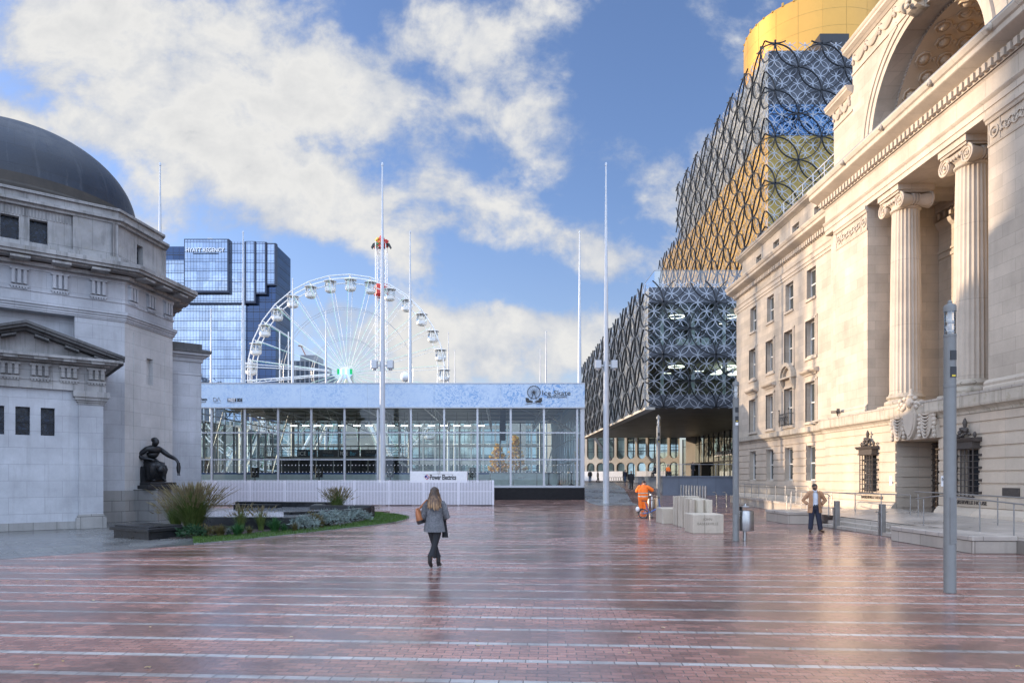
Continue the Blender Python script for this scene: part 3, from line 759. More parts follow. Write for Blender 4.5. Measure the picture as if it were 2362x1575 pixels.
for i in range(40):                      # helm, mantling and leaves
    t = rr.random()*math.pi; r_ = .3+.5*rr.random()
    c.ball((XP-.2-.15*rr.random(),yc+r_*1.25*math.cos(t),4.95+r_*.62*math.sin(t)),(.1,.12,.1),7,5)
c.ball((XP-.3,yc,5.2),(.2,.2,.24),10,8); c.lathe([(.12,5.4),(.17,5.5),(.08,5.62),(.1,5.72),(.02,5.82)],(XP-.26,yc,0),8)
c.build('carved_arms', M['stone_trim'], BH, smooth=True, angle=50)
# the two security cameras on the ledge are only small boxes with brackets
mb = MB(); mb.bx((XP-.3,36.2,5.45),(.14,.34,.14),.4); mb.bx((XP-.3,35.8,5.5),(.14,.34,.14),-.5); mb.tube([(XP-.2,36.0,5.15),(XP-.28,36.0,5.4)],.03,6)
mb.build('security_camera', M['iron'], BH)

# pavilion, upper storey with loggia
LY0, LY1, LZ0, LZ1 = 25.2, 33.5, 5.12, 15.3
mb = MB()
for a, b, s in ((LY1,36.6,1),(22.5,LY0,-1)):
    mb.seg(); mb.box(XP,XP+3.5,a,b,5.1,15.3)
    e0, e1 = (36.6,37.15) if s > 0 else (21.95,22.5)
    mb.box(XP+.10,XP+2,e0,e1,5.1,15.3)
    e0, e1 = (37.15,37.7) if s > 0 else (21.4,21.95)
    mb.box(XP+.25,XP+2,e0,e1,5.1,15.3)
mb.build_each('pier', M['stone'], BH)
mb = MB()
for a, b in ((LY1,36.62),(22.48,LY0)):
    mb.seg(); mould(mb, [(XP+.02,5.1),(XP-.14,5.1),(XP-.14,5.3),(XP-.1,5.36),(XP-.12,5.46),(XP-.05,5.56),(XP+.02,5.6)], a-.0, b+.1)
    mb.seg(); mould(mb, [(XP+.02,14.98),(XP-.06,14.98),(XP-.09,15.1),(XP-.14,15.14),(XP-.14,15.3),(XP+.02,15.3)], a-.02, b+.06)
    mould(mb, [(XP+.02,14.12),(XP-.03,14.12),(XP-.05,14.2),(XP+.02,14.22)], a, b)
    mb.seg()
    for y in (a+.32,b-.32): mb.ring((XP-.02,y,14.6),.2,.07,.05,'x',14); mb.ball((XP-.02,y,14.6),.08,8,6)
    for i in range(7):
        y = a+.8+(b-a-1.6)*i/6; mb.ring((XP-.02,y,14.58+.04*(-1)**i),.13,.05,.06,'x',10); mb.ball((XP-.03,y+.12,14.5),(.05,.07,.07),6,5)
    for q in (a+.03,a+.6,b-.6,b-.03): mb.box(XP-.03,XP+.01,q-.02,q+.02,14.22,14.98)
mb.build_each('pier_moulding', M['stone_trim'], BH)
mb = MB(); mb.box(XP+3.5,XP+3.9,21.4,37.7,5.0,18.0); mb.build('loggia_wall', M['stone'], BH)
mb = MB(); mb.box(XP-.0,XP+3.6,LY0-.1,LY1+.1,4.9,5.12); mb.seg(); mb.box(XP,XP+3.6,21.4,37.7,15.31,15.5)
for y in (27.3,31.8): mb.box(XP+.3,XP+3.55,y-.4,y+.4,15.0,15.32)
mb.extr([(XP+3.52,14.0),(XP+3.36,14.2),(XP+3.3,14.4),(XP+3.52,14.5)],'y',LY0,LY1)
dentils(mb, XP+3.5, LY0, LY1, 14.52, .2,.2,.14,.3)
mb.seg(); mb.box(XP+3.3,XP+3.52,LY0,LY1,14.86,15.3); mb.seg(); mb.box(XP+3.44,XP+3.52,LY0,LY1,12.6,12.75); mb.box(XP+3.44,XP+3.52,LY0,LY1,12.9,13.0)
mb.build_each('loggia_ceiling', M['stone_trim'], BH)
mb = MB()                                             # two doors with stone frames at the back of the loggia
for y in (29.5,):
    for q in (-1,1): mb.box(XP+3.4,XP+3.51,y+q*1.05-.14,y+q*1.05+.14,5.1,9.4)
    mb.box(XP+3.4,XP+3.51,y-1.19,y+1.19,9.4,9.7); mb.box(XP+3.3,XP+3.51,y-1.35,y+1.35,9.75,9.95)
    mb.box(XP+3.42,XP+3.51,y-.95,y+.95,10.6,12.3)
mb.build('loggia_doorway', M['stone_trim'], BH)
def column(y):
    X = XP+.86; n = 120
    def flute(t, z): 
        a = (t*24/(2*math.pi))%1.0
        return 1-.055*math.sin(math.pi*min(1,max(0,(a-.14)/.72)))**.8 if .14 < a < .86 else 1.0
    c = MB(); prof = []
    for i in range(13):
        t = i/12; prof.append((.665*(1-.15*t**1.6), 5.85+(14.35-5.85)*t))
    c.lathe(prof, (X,y,0), n, flute)
    o = c.build('column', M['stone_trim'], BH, smooth=True, angle=38)
    b = MB(); b.box(X-.86,X+.86,y-.86,y+.86,5.12,5.32)
    b.lathe([(.84,5.32),(.88,5.37),(.88,5.47),(.84,5.52),(.74,5.55),(.72,5.6),(.78,5.64),(.8,5.69),(.78,5.75),(.71,5.78),(.69,5.86)],(X,y,0),40)
    b.build('base', M['stone_ledge'], o, smooth=True, angle=40)
    k = MB()
    k.lathe([(.57,14.3),(.64,14.36),(.64,14.42),(.58,14.45),(.58,14.6),(.72,14.72),(.78,14.82),(.6,14.9)],(X,y,0),40)
    for q in (-1,1):                          # volutes joined by bolsters
        yy = y+q*.66
        k.tube([(X-.66,yy,14.62),(X-.45,yy,14.62),(X-.2,yy,14.64),(X,yy,14.66),(X+.2,yy,14.64),(X+.45,yy,14.62),(X+.66,yy,14.62)],[.33,.3,.235,.21,.235,.3,.33],18)
        for e in (-.13,0,.13): k.ring((X+e,yy,14.66),.24,.05,.06,'x',18)
        for s_ in (-1,1):
            xx = X+s_*.68
            pts = []
            for i in range(44):
                t = i/43; a = math.pi*.5+t*2*math.pi*2.4; r_ = .31*(1-t)**.85+.05
                pts.append((xx,yy+q*r_*math.cos(a)*-1*q*q*q if False else yy-q*r_*math.cos(a),14.62+r_*math.sin(a)))
            k.tube(pts, [.05*(1-.5*i/43) for i in range(44)], 6)
            k.ball((xx,yy,14.62),.07,8,6)
    for s_ in (-1,1): k.tube([(X+s_*.68,y-.66,14.93),(X+s_*.68,y-.3,14.86),(X+s_*.68,y+.3,14.86),(X+s_*.68,y+.66,14.93)], .045, 6)
    for i in range(5): k.ball((X-.72,y-.36+.18*i,14.75),(.06,.075,.09),7,6)
    k.box(X-.78,X+.78,y-.78,y+.78,14.95,15.05); k.box(X-.84,X+.84,y-.84,y+.84,15.052,15.30)
    k.build('capital', M['stone_trim'], o, smooth=True, angle=42)
column(31.8); column(27.3)
mb = MB()
y0, y1 = 21.2, 37.75
mould(mb, [(XP+1.6,15.3),(XP-.06,15.3),(XP-.06,15.52),(XP-.1,15.54),(XP-.1,15.78),(XP-.16,15.84),(XP-.2,15.9),(XP-.2,15.94),(XP-.06,15.96),(XP-.06,16.66),(XP-.12,16.74),(XP+1.6,16.8)], y0, y1)
mould(mb, [(XP+1.6,16.78),(XP-.16,16.78),(XP-.16,17.15),(XP+1.6,17.15)], y0, y1+.05)
dentils(mb, XP-.16, y0, y1+.05, 16.84, .17, .14, .17, .28)
mould(mb, cornice_prof(XP-.1,17.14,17.95,.72), y0-.4, y1+.6)
mb.build('entablature', M['stone_trim'], BH)
mb = MB(); mb.box(XP-.8,XP+.3,y0-.4,y1+.6,17.96,18.02)
y = 22.
lion = MB()
for y in (34.35,30.9,27.4,24.0): lion.seg(); lion.ball((XP-.81,y,17.80),(.10,.13,.15),8,6); lion.ball((XP-.88,y,17.76),(.06,.07,.07),8,6)
lion.build_each('lion_mask', M['stone_ledge'], BH, smooth=True)
mb.build('gutter', M['lead'], BH)
# attic with the great arch
AX, AY, AR, AZ = 18.25, 29.55, 3.95, 18.3
mb = MB()
def arch_wall(ya, yb, zt, n=28):
    pts = [(AY+AR*math.cos(math.pi*i/n), AZ+AR*math.sin(math.pi*i/n)) for i in range(n+1)]
    for a, b in zip(pts, pts[1:]):
        mb.quad((AX,a[0],a[1]),(AX,b[0],b[1]),(AX,b[0],zt),(AX,a[0],zt))
    mb.quad((AX,AY+AR,17.9),(AX,yb,17.9),(AX,yb,zt),(AX,AY+AR,zt)); mb.quad((AX,ya,17.9),(AX,AY-AR,17.9),(AX,AY-AR,zt),(AX,ya,zt))
arch_wall(23.7,35.4,23.95)
mb.quad((AX,35.4,17.9),(AX+9,35.4,17.9),(AX+9,35.4,24),(AX,35.4,24)); mb.quad((AX,23.7,17.9),(AX+9,23.7,17.9),(AX+9,23.7,24),(AX,23.7,24))
mb.quad((AX,23.7,23.95),(AX+9,23.7,23.95),(AX+9,35.4,23.95),(AX,35.4,23.95))
for a, b in ((35.4,37.4),(21.7,23.7)): mb.box(AX,AX+6,a,b,17.9,21.95)
mb.build('attic', M['stone'], BH)
mb = MB()
mould(mb, cornice_prof(AX,23.9,24.4,.42), 23.3, 35.8); mould(mb, [(AX+.02,22.75),(AX-.06,22.75),(AX-.06,22.87),(AX+.02,22.9)], 23.7, 28.9); mould(mb, [(AX+.02,22.75),(AX-.06,22.75),(AX-.06,22.87),(AX+.02,22.9)], 30.2, 35.4)
for a, b in ((35.38,37.75),(21.35,23.72)):
    mould(mb, cornice_prof(AX,21.9,22.3,.40), a, b); mould(mb, [(AX+.02,20.95),(AX-.06,20.95),(AX-.06,21.05),(AX+.02,21.08)], a, b-.35)
mb.extr([(35.4,23.9),(35.4,24.4),(35.8,24.4),(35.75,24.15),(35.5,23.95)],'x',AX-.1,AX+7)
# rings of the arch
for r0, r1, e in ((3.955,4.25,.06),(4.25,4.42,.12),(4.75,5.05,.05)):
    n = 40
    for i in range(n):
        t0, t1 = math.pi*i/n, math.pi*(i+1)/n
        A = [(AY+r*math.cos(t), AZ+r*math.sin(t)) for t, r in ((t0,r0),(t1,r0),(t1,r1),(t0,r1))]
        if max(a[1] for a in A) > 23.0: continue
        mb.add([(AX-e,*p) for p in A]+[(AX+.02,*p) for p in A], [(0,1,2,3),(0,1,5,4),(2,3,7,6),(1,2,6,5),(3,0,4,7)])
rr = random.Random(5)
def swag(a, b, z, drop=.42):
    for k in range(4):
        pts = [(AX-.05,a+(b-a)*t,z-(drop-.09*k)*math.sin(math.pi*t)-.03*k*0) for t in [j/10 for j in range(11)]]
        mb.tube(pts, .07-.008*k, 6)
    for e in (a,b):
        for i in range(4): mb.ball((AX-.05,e+rr.uniform(-.04,.04),z-.12*i+.05),(.07,.08,.09),7,5)
for k in range(4): swag(30.35+k*1.22,30.35+(k+1)*1.22,23.62)
for k in range(4): swag(28.75-(k+1)*1.22,28.75-k*1.22,23.62)
swag(35.7,36.5,21.75); swag(36.5,37.3,21.75)
mb.build('attic_moulding', M['stone_trim'], BH, smooth=True, angle=35)
k = MB()                                           # scrolled keystone
k.extr([(AX-.1,22.1),(AX-.45,22.25),(AX-.6,22.6),(AX-.5,22.95),(AX-.62,23.3),(AX-.75,23.7),(AX+.1,23.85),(AX+.1,22.1)],'y',AY-.36,AY+.36)
for q in (-1,1):
    for (cx, cz, r_) in ((AX-.55,23.5,.3),(AX-.45,22.55,.24)):
        k.tube([(cx,AY+q*.36,cz),(cx,AY+q*.42,cz)], r_, 16); k.ring((cx,AY+q*.43,cz),r_*.85,.07,.05,'y',16); k.ring((cx,AY+q*.43,cz),r_*.45,.06,.05,'y',12)
for i in range(6): k.ball((AX-.66+.03*i,AY,22.35+i*.2),(.1,.14,.1),8,6)
k.build('keystone', M['stone_ledge'], BH, smooth=True, angle=40)
# barrel vault behind the arch: plain soffit, then coffered
mb = MB(); n = 40
def vault(x0, x1, r, out):
    for i in range(n):
        t0, t1 = math.pi*i/n, math.pi*(i+1)/n
        out.quad((x0,AY+r*math.cos(t0),AZ+r*math.sin(t0)),(x1,AY+r*math.cos(t0),AZ+r*math.sin(t0)),(x1,AY+r*math.cos(t1),AZ+r*math.sin(t1)),(x0,AY+r*math.cos(t1),AZ+r*math.sin(t1)))
vault(AX, AX+.9, AR, mb)
for i in range(n):
    t0, t1 = math.pi*i/n, math.pi*(i+1)/n
    mb.quad(*[(AX+.9,AY+r*math.cos(t),AZ+r*math.sin(t)) for t, r in ((t0,AR),(t0,AR-.14),(t1,AR-.14),(t1,AR))])
for i in range(70):
    t0 = math.pi*i/70; mb.ball((AX+.87,AY+(AR-.1)*math.cos(t0),AZ+(AR-.1)*math.sin(t0)),.04,6,4)
mb.build('arch_soffit', M['stone'], BH)
M['vault'] = ashlar('vault_plaster', (0.66,0.53,0.39), 9, 9, stain=0.1, grime=(0.3,0.22,0.15), blockvar=0.02, big=0.12)
mb = MB(); vault(AX+.9, AX+8.5, AR-.14, mb); mb.quad((AX+8.5,AY-4,17.9),(AX+8.5,AY+4,17.9),(AX+8.5,AY+4,22.4),(AX+8.5,AY-4,22.4))
mb.quad((AX,AY-4,18.0),(AX+8.5,AY-4,18.0),(AX+8.5,AY+4,18.0),(AX,AY+4,18.0))
mb.build('barrel_vault', M['vault'], BH)
mb = MB(); rv = AR-.14
def on_vault(x, t, a, b, h):            # a along x, b along the arc, h off the surface (inwards)
    tt = t+b/rv; r_ = rv-h; return (x+a, AY+r_*math.cos(tt), AZ+r_*math.sin(tt))
def coffer(x, t, s, boss):
    N = 8
    def octo(q, h): return [on_vault(x,t,q*math.cos(2*math.pi*(i+.5)/N),q*math.sin(2*math.pi*(i+.5)/N),h) for i in range(N)]
    rings_ = [octo(s,.0),octo(s,.10),octo(s*.86,.10),octo(s*.80,.03),octo(s*.62,.03),octo(s*.52,.12),octo(s*.30,.19),octo(s*.08,.21)] if boss else [octo(s,.0),octo(s*.9,.05),octo(s*.55,.09),octo(s*.1,.1)]
    vs = [p for r_ in rings_ for p in r_]; fs = []
    for i in range(len(rings_)-1):
        for j in range(N): fs.append((i*N+j,i*N+(j+1)%N,(i+1)*N+(j+1)%N,(i+1)*N+j))
    fs.append(tuple((len(rings_)-1)*N+j for j in range(N)))
    mb.add(vs, fs)
for a in range(7):
    for b in range(0, 15):
        x = AX+1.4+a*.98+(.49 if b % 2 else 0); t = .14+b*.205
        if 0.05 < t < 3.1 and x < AX+8: coffer(x, t, .36, True)
        x2 = x+.49
        if 0.05 < t < 3.1 and x2 < AX+8: coffer(x2, t, .12, False)
mb.build('coffers', M['vault'], BH, smooth=True, angle=30)
mb = MB(); mb.box(XP+.3,40,21.4,37.7,17.2,17.9); mb.box(40,40.3,5,53.9,0,19); mb.build('roof', M['lead'], BH)
# ------------------------------------------------------------------ domed octagonal memorial on the left
HALL_C = (-23.84, 33.25); HR = R(38)
def leaded_mat():
    m, g, out = new_mat('leaded_dark_glass'); p = wpos(g); s3 = g.n('ShaderNodeSeparateXYZ', Vector=p)
    v = g.n('ShaderNodeCombineXYZ', X=g.math('MULTIPLY', g.math('ADD', s3.outputs[0], s3.outputs[1]), .72), Y=s3.outputs[2], Z=0.0).outputs[0]
    vo = g.n('ShaderNodeTexVoronoi', Vector=v, Scale=7.0, _feature='DISTANCE_TO_EDGE'); vc = g.n('ShaderNodeTexVoronoi', Vector=v, Scale=7.0)
    e = g.math('LESS_THAN', vo.outputs['Distance'], .07); c = g.mix(g.n('ShaderNodeSeparateColor', Color=vc.outputs['Color']).outputs[0], (0.004,0.007,0.014), (0.018,0.028,0.05)); c = g.mix(e, c, (0.003,0.003,0.004))
    b = princ(g, out, Base__Color=c, Roughness=g.mrange(g.noise(p, 6, 2), .3, .7, .15, .4)); b.inputs['Specular IOR Level'].default_value = .25; return m
MH = thing('domed_memorial', 'grey white octagonal stone memorial under a dark shallow dome', 'memorial hall', (HALL_C[0],HALL_C[1],0), HR)
R90 = Matrix.Rotation(R(90),4,'Z')
def wall_y(mb, ly, x0, x1, z0, z1, ops, depth):      # wall facing local -y
    st = len(mb.v); wall_open(mb, ly, -x1, -x0, z0, z1, [(-b,-a,c,d_) for a,b,c,d_ in ops], depth); mb.xf(R90, st)
def octa(a, b): return [(a,-b),(b,-a),(b,a),(a,b),(-a,b),(-b,a),(-b,-a),(-a,-b)]     # a half face, b apothem
H_ = 6.4; A_ = 3.87
def octa_out(e): return octa(A_+e*.414, H_+e)
def oct_prism(mb, e, z0, z1): mb.prism(octa_out(e), z0, z1)
# lower walls: four faces (with projecting end piers) and the corner faces
mb = MB()
mb.prism(octa(A_-.02,H_-.55), 1.4, 9.36)
for k in range(4):
    st = len(mb.v)
    for q in (-1,1): 
        a, b = sorted((q*1.96,q*A_)); mb.box(a,b,-H_,-H_+1.0,1.4,9.36)
    mb.xf(Matrix.Rotation(k*math.pi/2,4,'Z'), st)
mb.build('wall', M['hall'], MH, local=True)
mb = MB()
for k in range(4):
    mb.seg(); st = len(mb.v)
    s2 = math.sqrt(2); L = (H_-A_)*s2/2; dch = (H_+A_)/s2
    wall_y(mb, -dch, -L, L, 1.4, 9.36, [(-.25,.22,6.35,7.6)], .25)
    mb.quad((-.3,-dch+.2,6.3),(.3,-dch+.2,6.3),(.3,-dch+.2,7.65),(-.3,-dch+.2,7.65))
    for q in (-1,1): mb.box(q*(L-.62)-.03,q*(L-.62)+.03,-dch-.02,-dch+.01,1.4,8.6)
    mb.xf(Matrix.Rotation(R(45)+k*math.pi/2,4,'Z'), st)
mb.build_each('corner_wall', M['hall_ch'], MH, local=True)
mb = MB(); oct_prism(mb, .03, 0.0, 1.40); oct_prism(mb, .10, 0.0, 0.42)
mb.build('granite_base', M['granite_h'], MH, local=True)
# moulding on piers and corners, architrave, triglyph frieze
mb = MB()
for e, z0, z1 in ((.05,8.93,9.0),(.09,9.0,9.1),(.14,9.1,9.2),(.2,9.2,9.34)): 
    mb.prism(octa_out(e), z0, z1+.003)
oct_prism(mb, .02, 9.36, 10.74)
oct_prism(mb, .06, 9.74, 9.84); oct_prism(mb, .07, 10.62, 10.75)
def trig(mb, c, n, z0, z1):
    """triglyph tablet on a face: c = point on the face, n = outward normal (local)"""
    ang = math.atan2(n[0], -n[1]); st = len(mb.v)
    for q in (-.2,0,.2): mb.box(q-.06,q+.06,-.14,.02,z0,z1)
    mb.box(-.3,.3,-.03,.02,z0,z1); mb.box(-.32,.32,-.15,.02,z1-.06,z1+.02); mb.box(-.32,.32,-.11,.02,z0-.13,z0-.06)
    for i in range(6): mb.box(-.28+i*.1,-.22+i*.1,-.10,.02,z0-.2,z0-.13)
    mb.xf(Matrix.Translation((c[0],c[1],0)) @ Matrix.Rotation(ang,4,'Z'), st)
faces = []
for k in range(8):
    a = -math.pi/2+k*math.pi/4; n = (math.cos(a),math.sin(a))
    dd = H_ if k % 2 == 0 else (H_+A_)/math.sqrt(2); t = (-n[1],n[0])
    faces.append((n,t,dd,A_ if k % 2 == 0 else (H_-A_)/math.sqrt(2)))
for n, t, dd, hw in faces:
    m_ = 5 if hw > 3 else 3; sp = 1.42 if hw > 3 else 1.3
    for i in range(m_):
        s_ = (i-(m_-1)/2)*sp; trig(mb, (n[0]*(dd+.02)+t[0]*s_, n[1]*(dd+.02)+t[1]*s_), n, 9.98, 10.6)
mb.build('frieze', M['hall'], MH, local=True)
mb = MB()
oct_prism(mb, .35, 10.75, 10.9); oct_prism(mb, 1.0, 11.02, 11.14); oct_prism(mb, 1.08, 11.142, 11.32); oct_prism(mb, .8, 10.96, 11.018)
for n, t, dd, hw in faces:
    m_ = 5 if hw > 3 else 3; sp = 1.42 if hw > 3 else 1.3
    for i in range(m_):
        s_ = (i-(m_-1)/2)*sp; st = len(mb.v); mb.box(-.34,.34,-.92,0,10.86,10.958)
        mb.xf(Matrix.Translation((n[0]*dd+t[0]*s_, n[1]*dd+t[1]*s_, 0)) @ Matrix.Rotation(math.atan2(n[0],-n[1]),4,'Z'), st)
mb.build('cornice', M['hall_dirty'], MH, local=True)
# attic stage
AT = .45
mb = MB(); oct_prism(mb, -.25, 11.32, 11.86)
mb.build('attic_base', M['hall_dirty'], MH, local=True)
mb = MB(); oct_prism(mb, -.9, 11.86, 13.35)
for k in range(4):
    st = len(mb.v)
    wall_y(mb, -H_+AT, -A_+.2, A_-.2, 11.86, 13.35, [(c-.32,c+.32,11.9,12.9) for c in (-1.3,-.3,.7)], .3)
    mb.box(1.93,A_-.2,-H_+AT-.12,-H_+AT,11.86,13.35); mb.box(-A_+.2,-1.93,-H_+AT-.12,-H_+AT,11.86,13.35)
    for i in range(32): mb.box(-1.9+i*.12,-1.85+i*.12,-H_+AT-.04,-H_+AT,12.96,13.3)
    mb.xf(Matrix.Rotation(k*math.pi/2,4,'Z'), st); st = len(mb.v)
    dch = (H_+A_)/math.sqrt(2)-AT
    wall_y(mb, -dch, -1.95, 1.95, 11.86, 13.35, [(-.3,.15,12.0,12.95)], .3)
    mb.xf(Matrix.Rotation(R(45)+k*math.pi/2,4,'Z'), st)
mb.build('attic_wall', M['hall_dirty'], MH, local=True)
mb = MB()
for k in range(2):
    st = len(mb.v)
    for c in (-1.3,-.3,.7): mb.seg(); mb.quad((c-.33,-H_+AT+.27,11.9),(c+.33,-H_+AT+.27,11.9),(c+.33,-H_+AT+.27,12.92),(c-.33,-H_+AT+.27,12.92))
    mb.xf(Matrix.Rotation(k*math.pi/2*2,4,'Z'), st)
mb.seg(); dch = (H_+A_)/math.sqrt(2)-AT; st = len(mb.v)
mb.quad((-.33,-dch+.25,12.0),(.2,-dch+.25,12.0),(.2,-dch+.25,12.97),(-.33,-dch+.25,12.97)); mb.xf(Matrix.Rotation(R(45),4,'Z'), st)
M['leaded'] = leaded_mat()
mb.build_each('window_glass', M['leaded'], MH, local=True)
mb = MB(); oct_prism(mb, -.28, 13.35, 13.48); oct_prism(mb, -.12, 13.482, 13.6); oct_prism(mb, -.42, 13.602, 13.95); oct_prism(mb, -.3, 13.952, 14.06)
mb.build('attic_cornice', M['hall_dirty'], MH, local=True)
prof = [(5.85,13.9),(5.8,14.3),(5.62,14.45),(5.5,14.9)]
mb = MB(); mb.lathe(prof, (0,0,0), 64); mb.build('dome_skirt', M['dome_b'], MH, smooth=True, local=True, angle=30)
prof = [(5.42,14.91)]
for i in range(1, 22):
    t = i/21*math.pi/2*.93; prof.append((5.40*math.cos(t)**.94, 14.91+3.85*math.sin(t)))
mb = MB(); mb.lathe(prof, (0,0,0), 72); o = mb.build('dome', M['dome'], MH, smooth=True, local=True, angle=30)
mb = MB(); mb.lathe([(2.0,18.25),(2.05,18.42),(1.85,18.5),(1.75,18.66),(1.45,18.74),(1.1,18.88),(.1,19.05)], (0,0,0), 48)
mb.build('cap_ring', M['dome_cap'], o, smooth=True, local=True, angle=30)
# entrance porches with pediments at opposite ends
def porch(rot):
    Mx = Matrix.Rotation(rot,4,'Z'); yf = -9.9
    w = MB(); wall_y(w, yf, -2.2, 2.2, .3, 5.35, [(c-.225,c+.225,3.57,4.62) for c in (.72,-.06,-.84)], .3)
    for q in (-1,1): 
        a, b = sorted((q*2.18,q*2.2)); 
        w.quad((q*2.2,yf,.3),(q*2.2,-H_,.3),(q*2.2,-H_,5.35),(q*2.2,yf,5.35))
        a, b = sorted((q*1.72,q*2.54)); w.box(a,b,yf-.12,yf+.7,.55,4.9)
    w.xf(Mx); o = w.build('porch', M['hall'], MH, local=True)
    b = MB(); b.box(-2.3,2.3,yf-.06,-H_,0,.3)
    for q in (-1,1):
        a, e = sorted((q*1.62,q*2.64)); b.box(a,e,yf-.24,yf+.8,0,.42); b.box(a+.04,e-.04,yf-.2,yf+.76,.42,.5); b.box(a+.08,e-.08,yf-.15,yf+.72,.5,.56)
    b.xf(Mx); b.build('plinth', M['granite_h'], o, local=True)
    b = MB()
    for q in (-1,1):
        a, e = sorted((q*1.72,q*2.54))
        for g_, z0, z1 in ((.04,4.82,4.9),(.08,4.9,4.98),(.14,4.98,5.1),(.2,5.1,5.32)): b.box(a-g_,e+g_,yf-.12-g_,yf+.7,z0,z1+.003)
    b.box(-2.62,2.62,yf-.14,-H_,5.33,5.72); b.box(-2.58,2.58,yf-.1,-H_,5.722,6.3)
    b.box(-2.64,2.64,yf-.17,-H_,5.64,5.722)
    for i in range(6): trig(b, (-2.3+i*.92,yf-.1), (0,-1), 5.8, 6.22)
    b.xf(Mx); b.build('porch_frieze', M['hall_dirty'], o, local=True)
    b = MB()
    b.box(-2.75,2.75,yf-.3,-H_,6.3,6.38); b.box(-3.15,3.15,yf-.68,-H_,6.46,6.56); b.box(-3.0,3.0,yf-.55,-H_,6.38,6.46)
    for i in range(6): b.box(-2.3+i*.92-.22,-2.3+i*.92+.22,yf-.62,yf-.1,6.36,6.457)
    b.extr([(-2.6,6.56),(2.6,6.56),(0,7.42)], 'y', yf-.08, -H_)
    b.xf(Mx); b.build('pediment', M['hall_dirty'], o, local=True)
    b = MB()
    s = (7.75-6.58)/3.2
    for q in (-1,1):
        for (dz0, dz1, yo) in ((-.20,-.1,.45),(-.098,.0,.7),(.002,.10,.78)):
            b.extr([(0,7.62+dz0),(q*3.2,6.62+dz0),(q*3.2,6.62+dz1),(0,7.62+dz1)], 'y', yf-yo, -H_)
        for i in range(3):
            x = q*(.5+i*.95); z = 7.36-abs(x)*.3125; b.extr([(x-.22,z+.22*.3125*q),(x+.22,z-.22*.3125*q),(x+.22,z-.22*.3125*q-.07),(x-.22,z+.22*.3125*q-.07)], 'y', yf-.6, yf-.08)
    b.xf(Mx); b.build('raking_cornice', M['hall_black'], o, local=True)
    b = MB()
    for c in (.72,-.06,-.84): b.seg(); b.quad((c-.23,yf+.27,3.57),(c+.23,yf+.27,3.57),(c+.23,yf+.27,4.64),(c-.23,yf+.27,4.64)); b.box(c-.225,c+.225,yf+.2,yf+.24,4.05,4.09)
    b.xf(Mx); b.build_each('window_glass', M['leaded'], o, local=True)
porch(0); porch(math.pi)
# lower side block with a black-topped cornice
for q in (1,-1):
    mb = MB(); a, b_ = sorted((q*5.5,q*8.0)); mb.box(a,b_,-2.95,2.95,1.4,8.2)
    mb.box(min(q*5.5,q*8.03),max(q*5.5,q*8.03),-2.98,2.98,7.3,7.42)
    o = mb.build('side_block', M['hall'], MH, local=True)
    mb = MB(); a, b_ = sorted((q*5.5,q*8.06)); mb.box(a,b_,-3.02,3.02,0,1.4); mb.build('granite_base', M['granite_h'], o, local=True)
    mb = MB()
    for e, z0, z1 in ((.08,8.0,8.2),(.18,8.2,8.32),(.34,8.32,8.45),):
        a, b_ = sorted((q*5.5,q*(8.0+e))); mb.box(a,b_,-2.95-e,2.95+e,z0,z1+.002)
    mb.build('side_cornice', M['hall'], o, local=True)
    mb = MB(); a, b_ = sorted((q*5.5,q*8.42)); mb.box(a,b_,-3.38,3.38,8.455,8.6); a, b_ = sorted((q*5.5,q*8.02)); mb.box(a,b_,-3.0,3.0,8.6,8.95)
    mb.build('coping', M['hall_black'], o, local=True)
# ------------------------------------------------------------------ library with ring screens
def ring_mat(name, col, rough, metal): return plain(name, col, rough, metal, var=0.08)
M['ring_b'] = ring_mat('black_ring_metal', (0.014,0.016,0.02), 0.35, 0.4)
M['ring_s'] = ring_mat('silver_ring_metal', (0.40,0.43,0.48), 0.35, 0.5)
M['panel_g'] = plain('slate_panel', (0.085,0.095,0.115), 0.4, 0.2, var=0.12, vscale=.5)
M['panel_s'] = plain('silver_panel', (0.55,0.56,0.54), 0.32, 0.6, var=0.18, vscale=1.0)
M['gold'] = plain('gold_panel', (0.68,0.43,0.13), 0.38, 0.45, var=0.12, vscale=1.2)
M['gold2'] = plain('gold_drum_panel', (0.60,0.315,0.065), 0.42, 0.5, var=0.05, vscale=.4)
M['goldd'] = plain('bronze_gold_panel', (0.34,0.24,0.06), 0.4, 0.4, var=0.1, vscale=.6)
M['blueglass'] = mirror_glass('blue_window_band', (0.06,0.125,0.235), 0.05, grid=(1.9,3.4), lw=.08)
M['libglass'] = glass_pane('library_glass', (0.62,0.74,0.70), (0.8,0.9,0.95), 1.5, 1.0)
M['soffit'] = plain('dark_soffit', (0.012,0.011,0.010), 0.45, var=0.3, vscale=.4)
M['concrete'] = plain('pale_concrete', (0.48,0.44,0.38), 0.8, var=0.1, vscale=.5)
LB = thing('public_library', 'large modern library wrapped in overlapping black and silver metal rings, gold upper block', 'library', (16.5,76,0))
RB, RS = 2.9, 2.9/3
def screen_pts(r, a0, a1, b0, b1, off=(0,0)):
    i0, i1 = int(math.floor((a0-off[0])/r))-1, int(math.ceil((a1-off[0])/r))+1
    j0, j1 = int(math.floor((b0-off[1])/r))-1, int(math.ceil((b1-off[1])/r))+1
    for i in range(i0, i1+1):
        for j in range(j0, j1+1):
            if (i+j) % 2 == 0:
                a, b = off[0]+i*r, off[1]+j*r
                if a0+.35*r <= a <= a1-.35*r and b0+.35*r <= b <= b1-.35*r: yield a, b
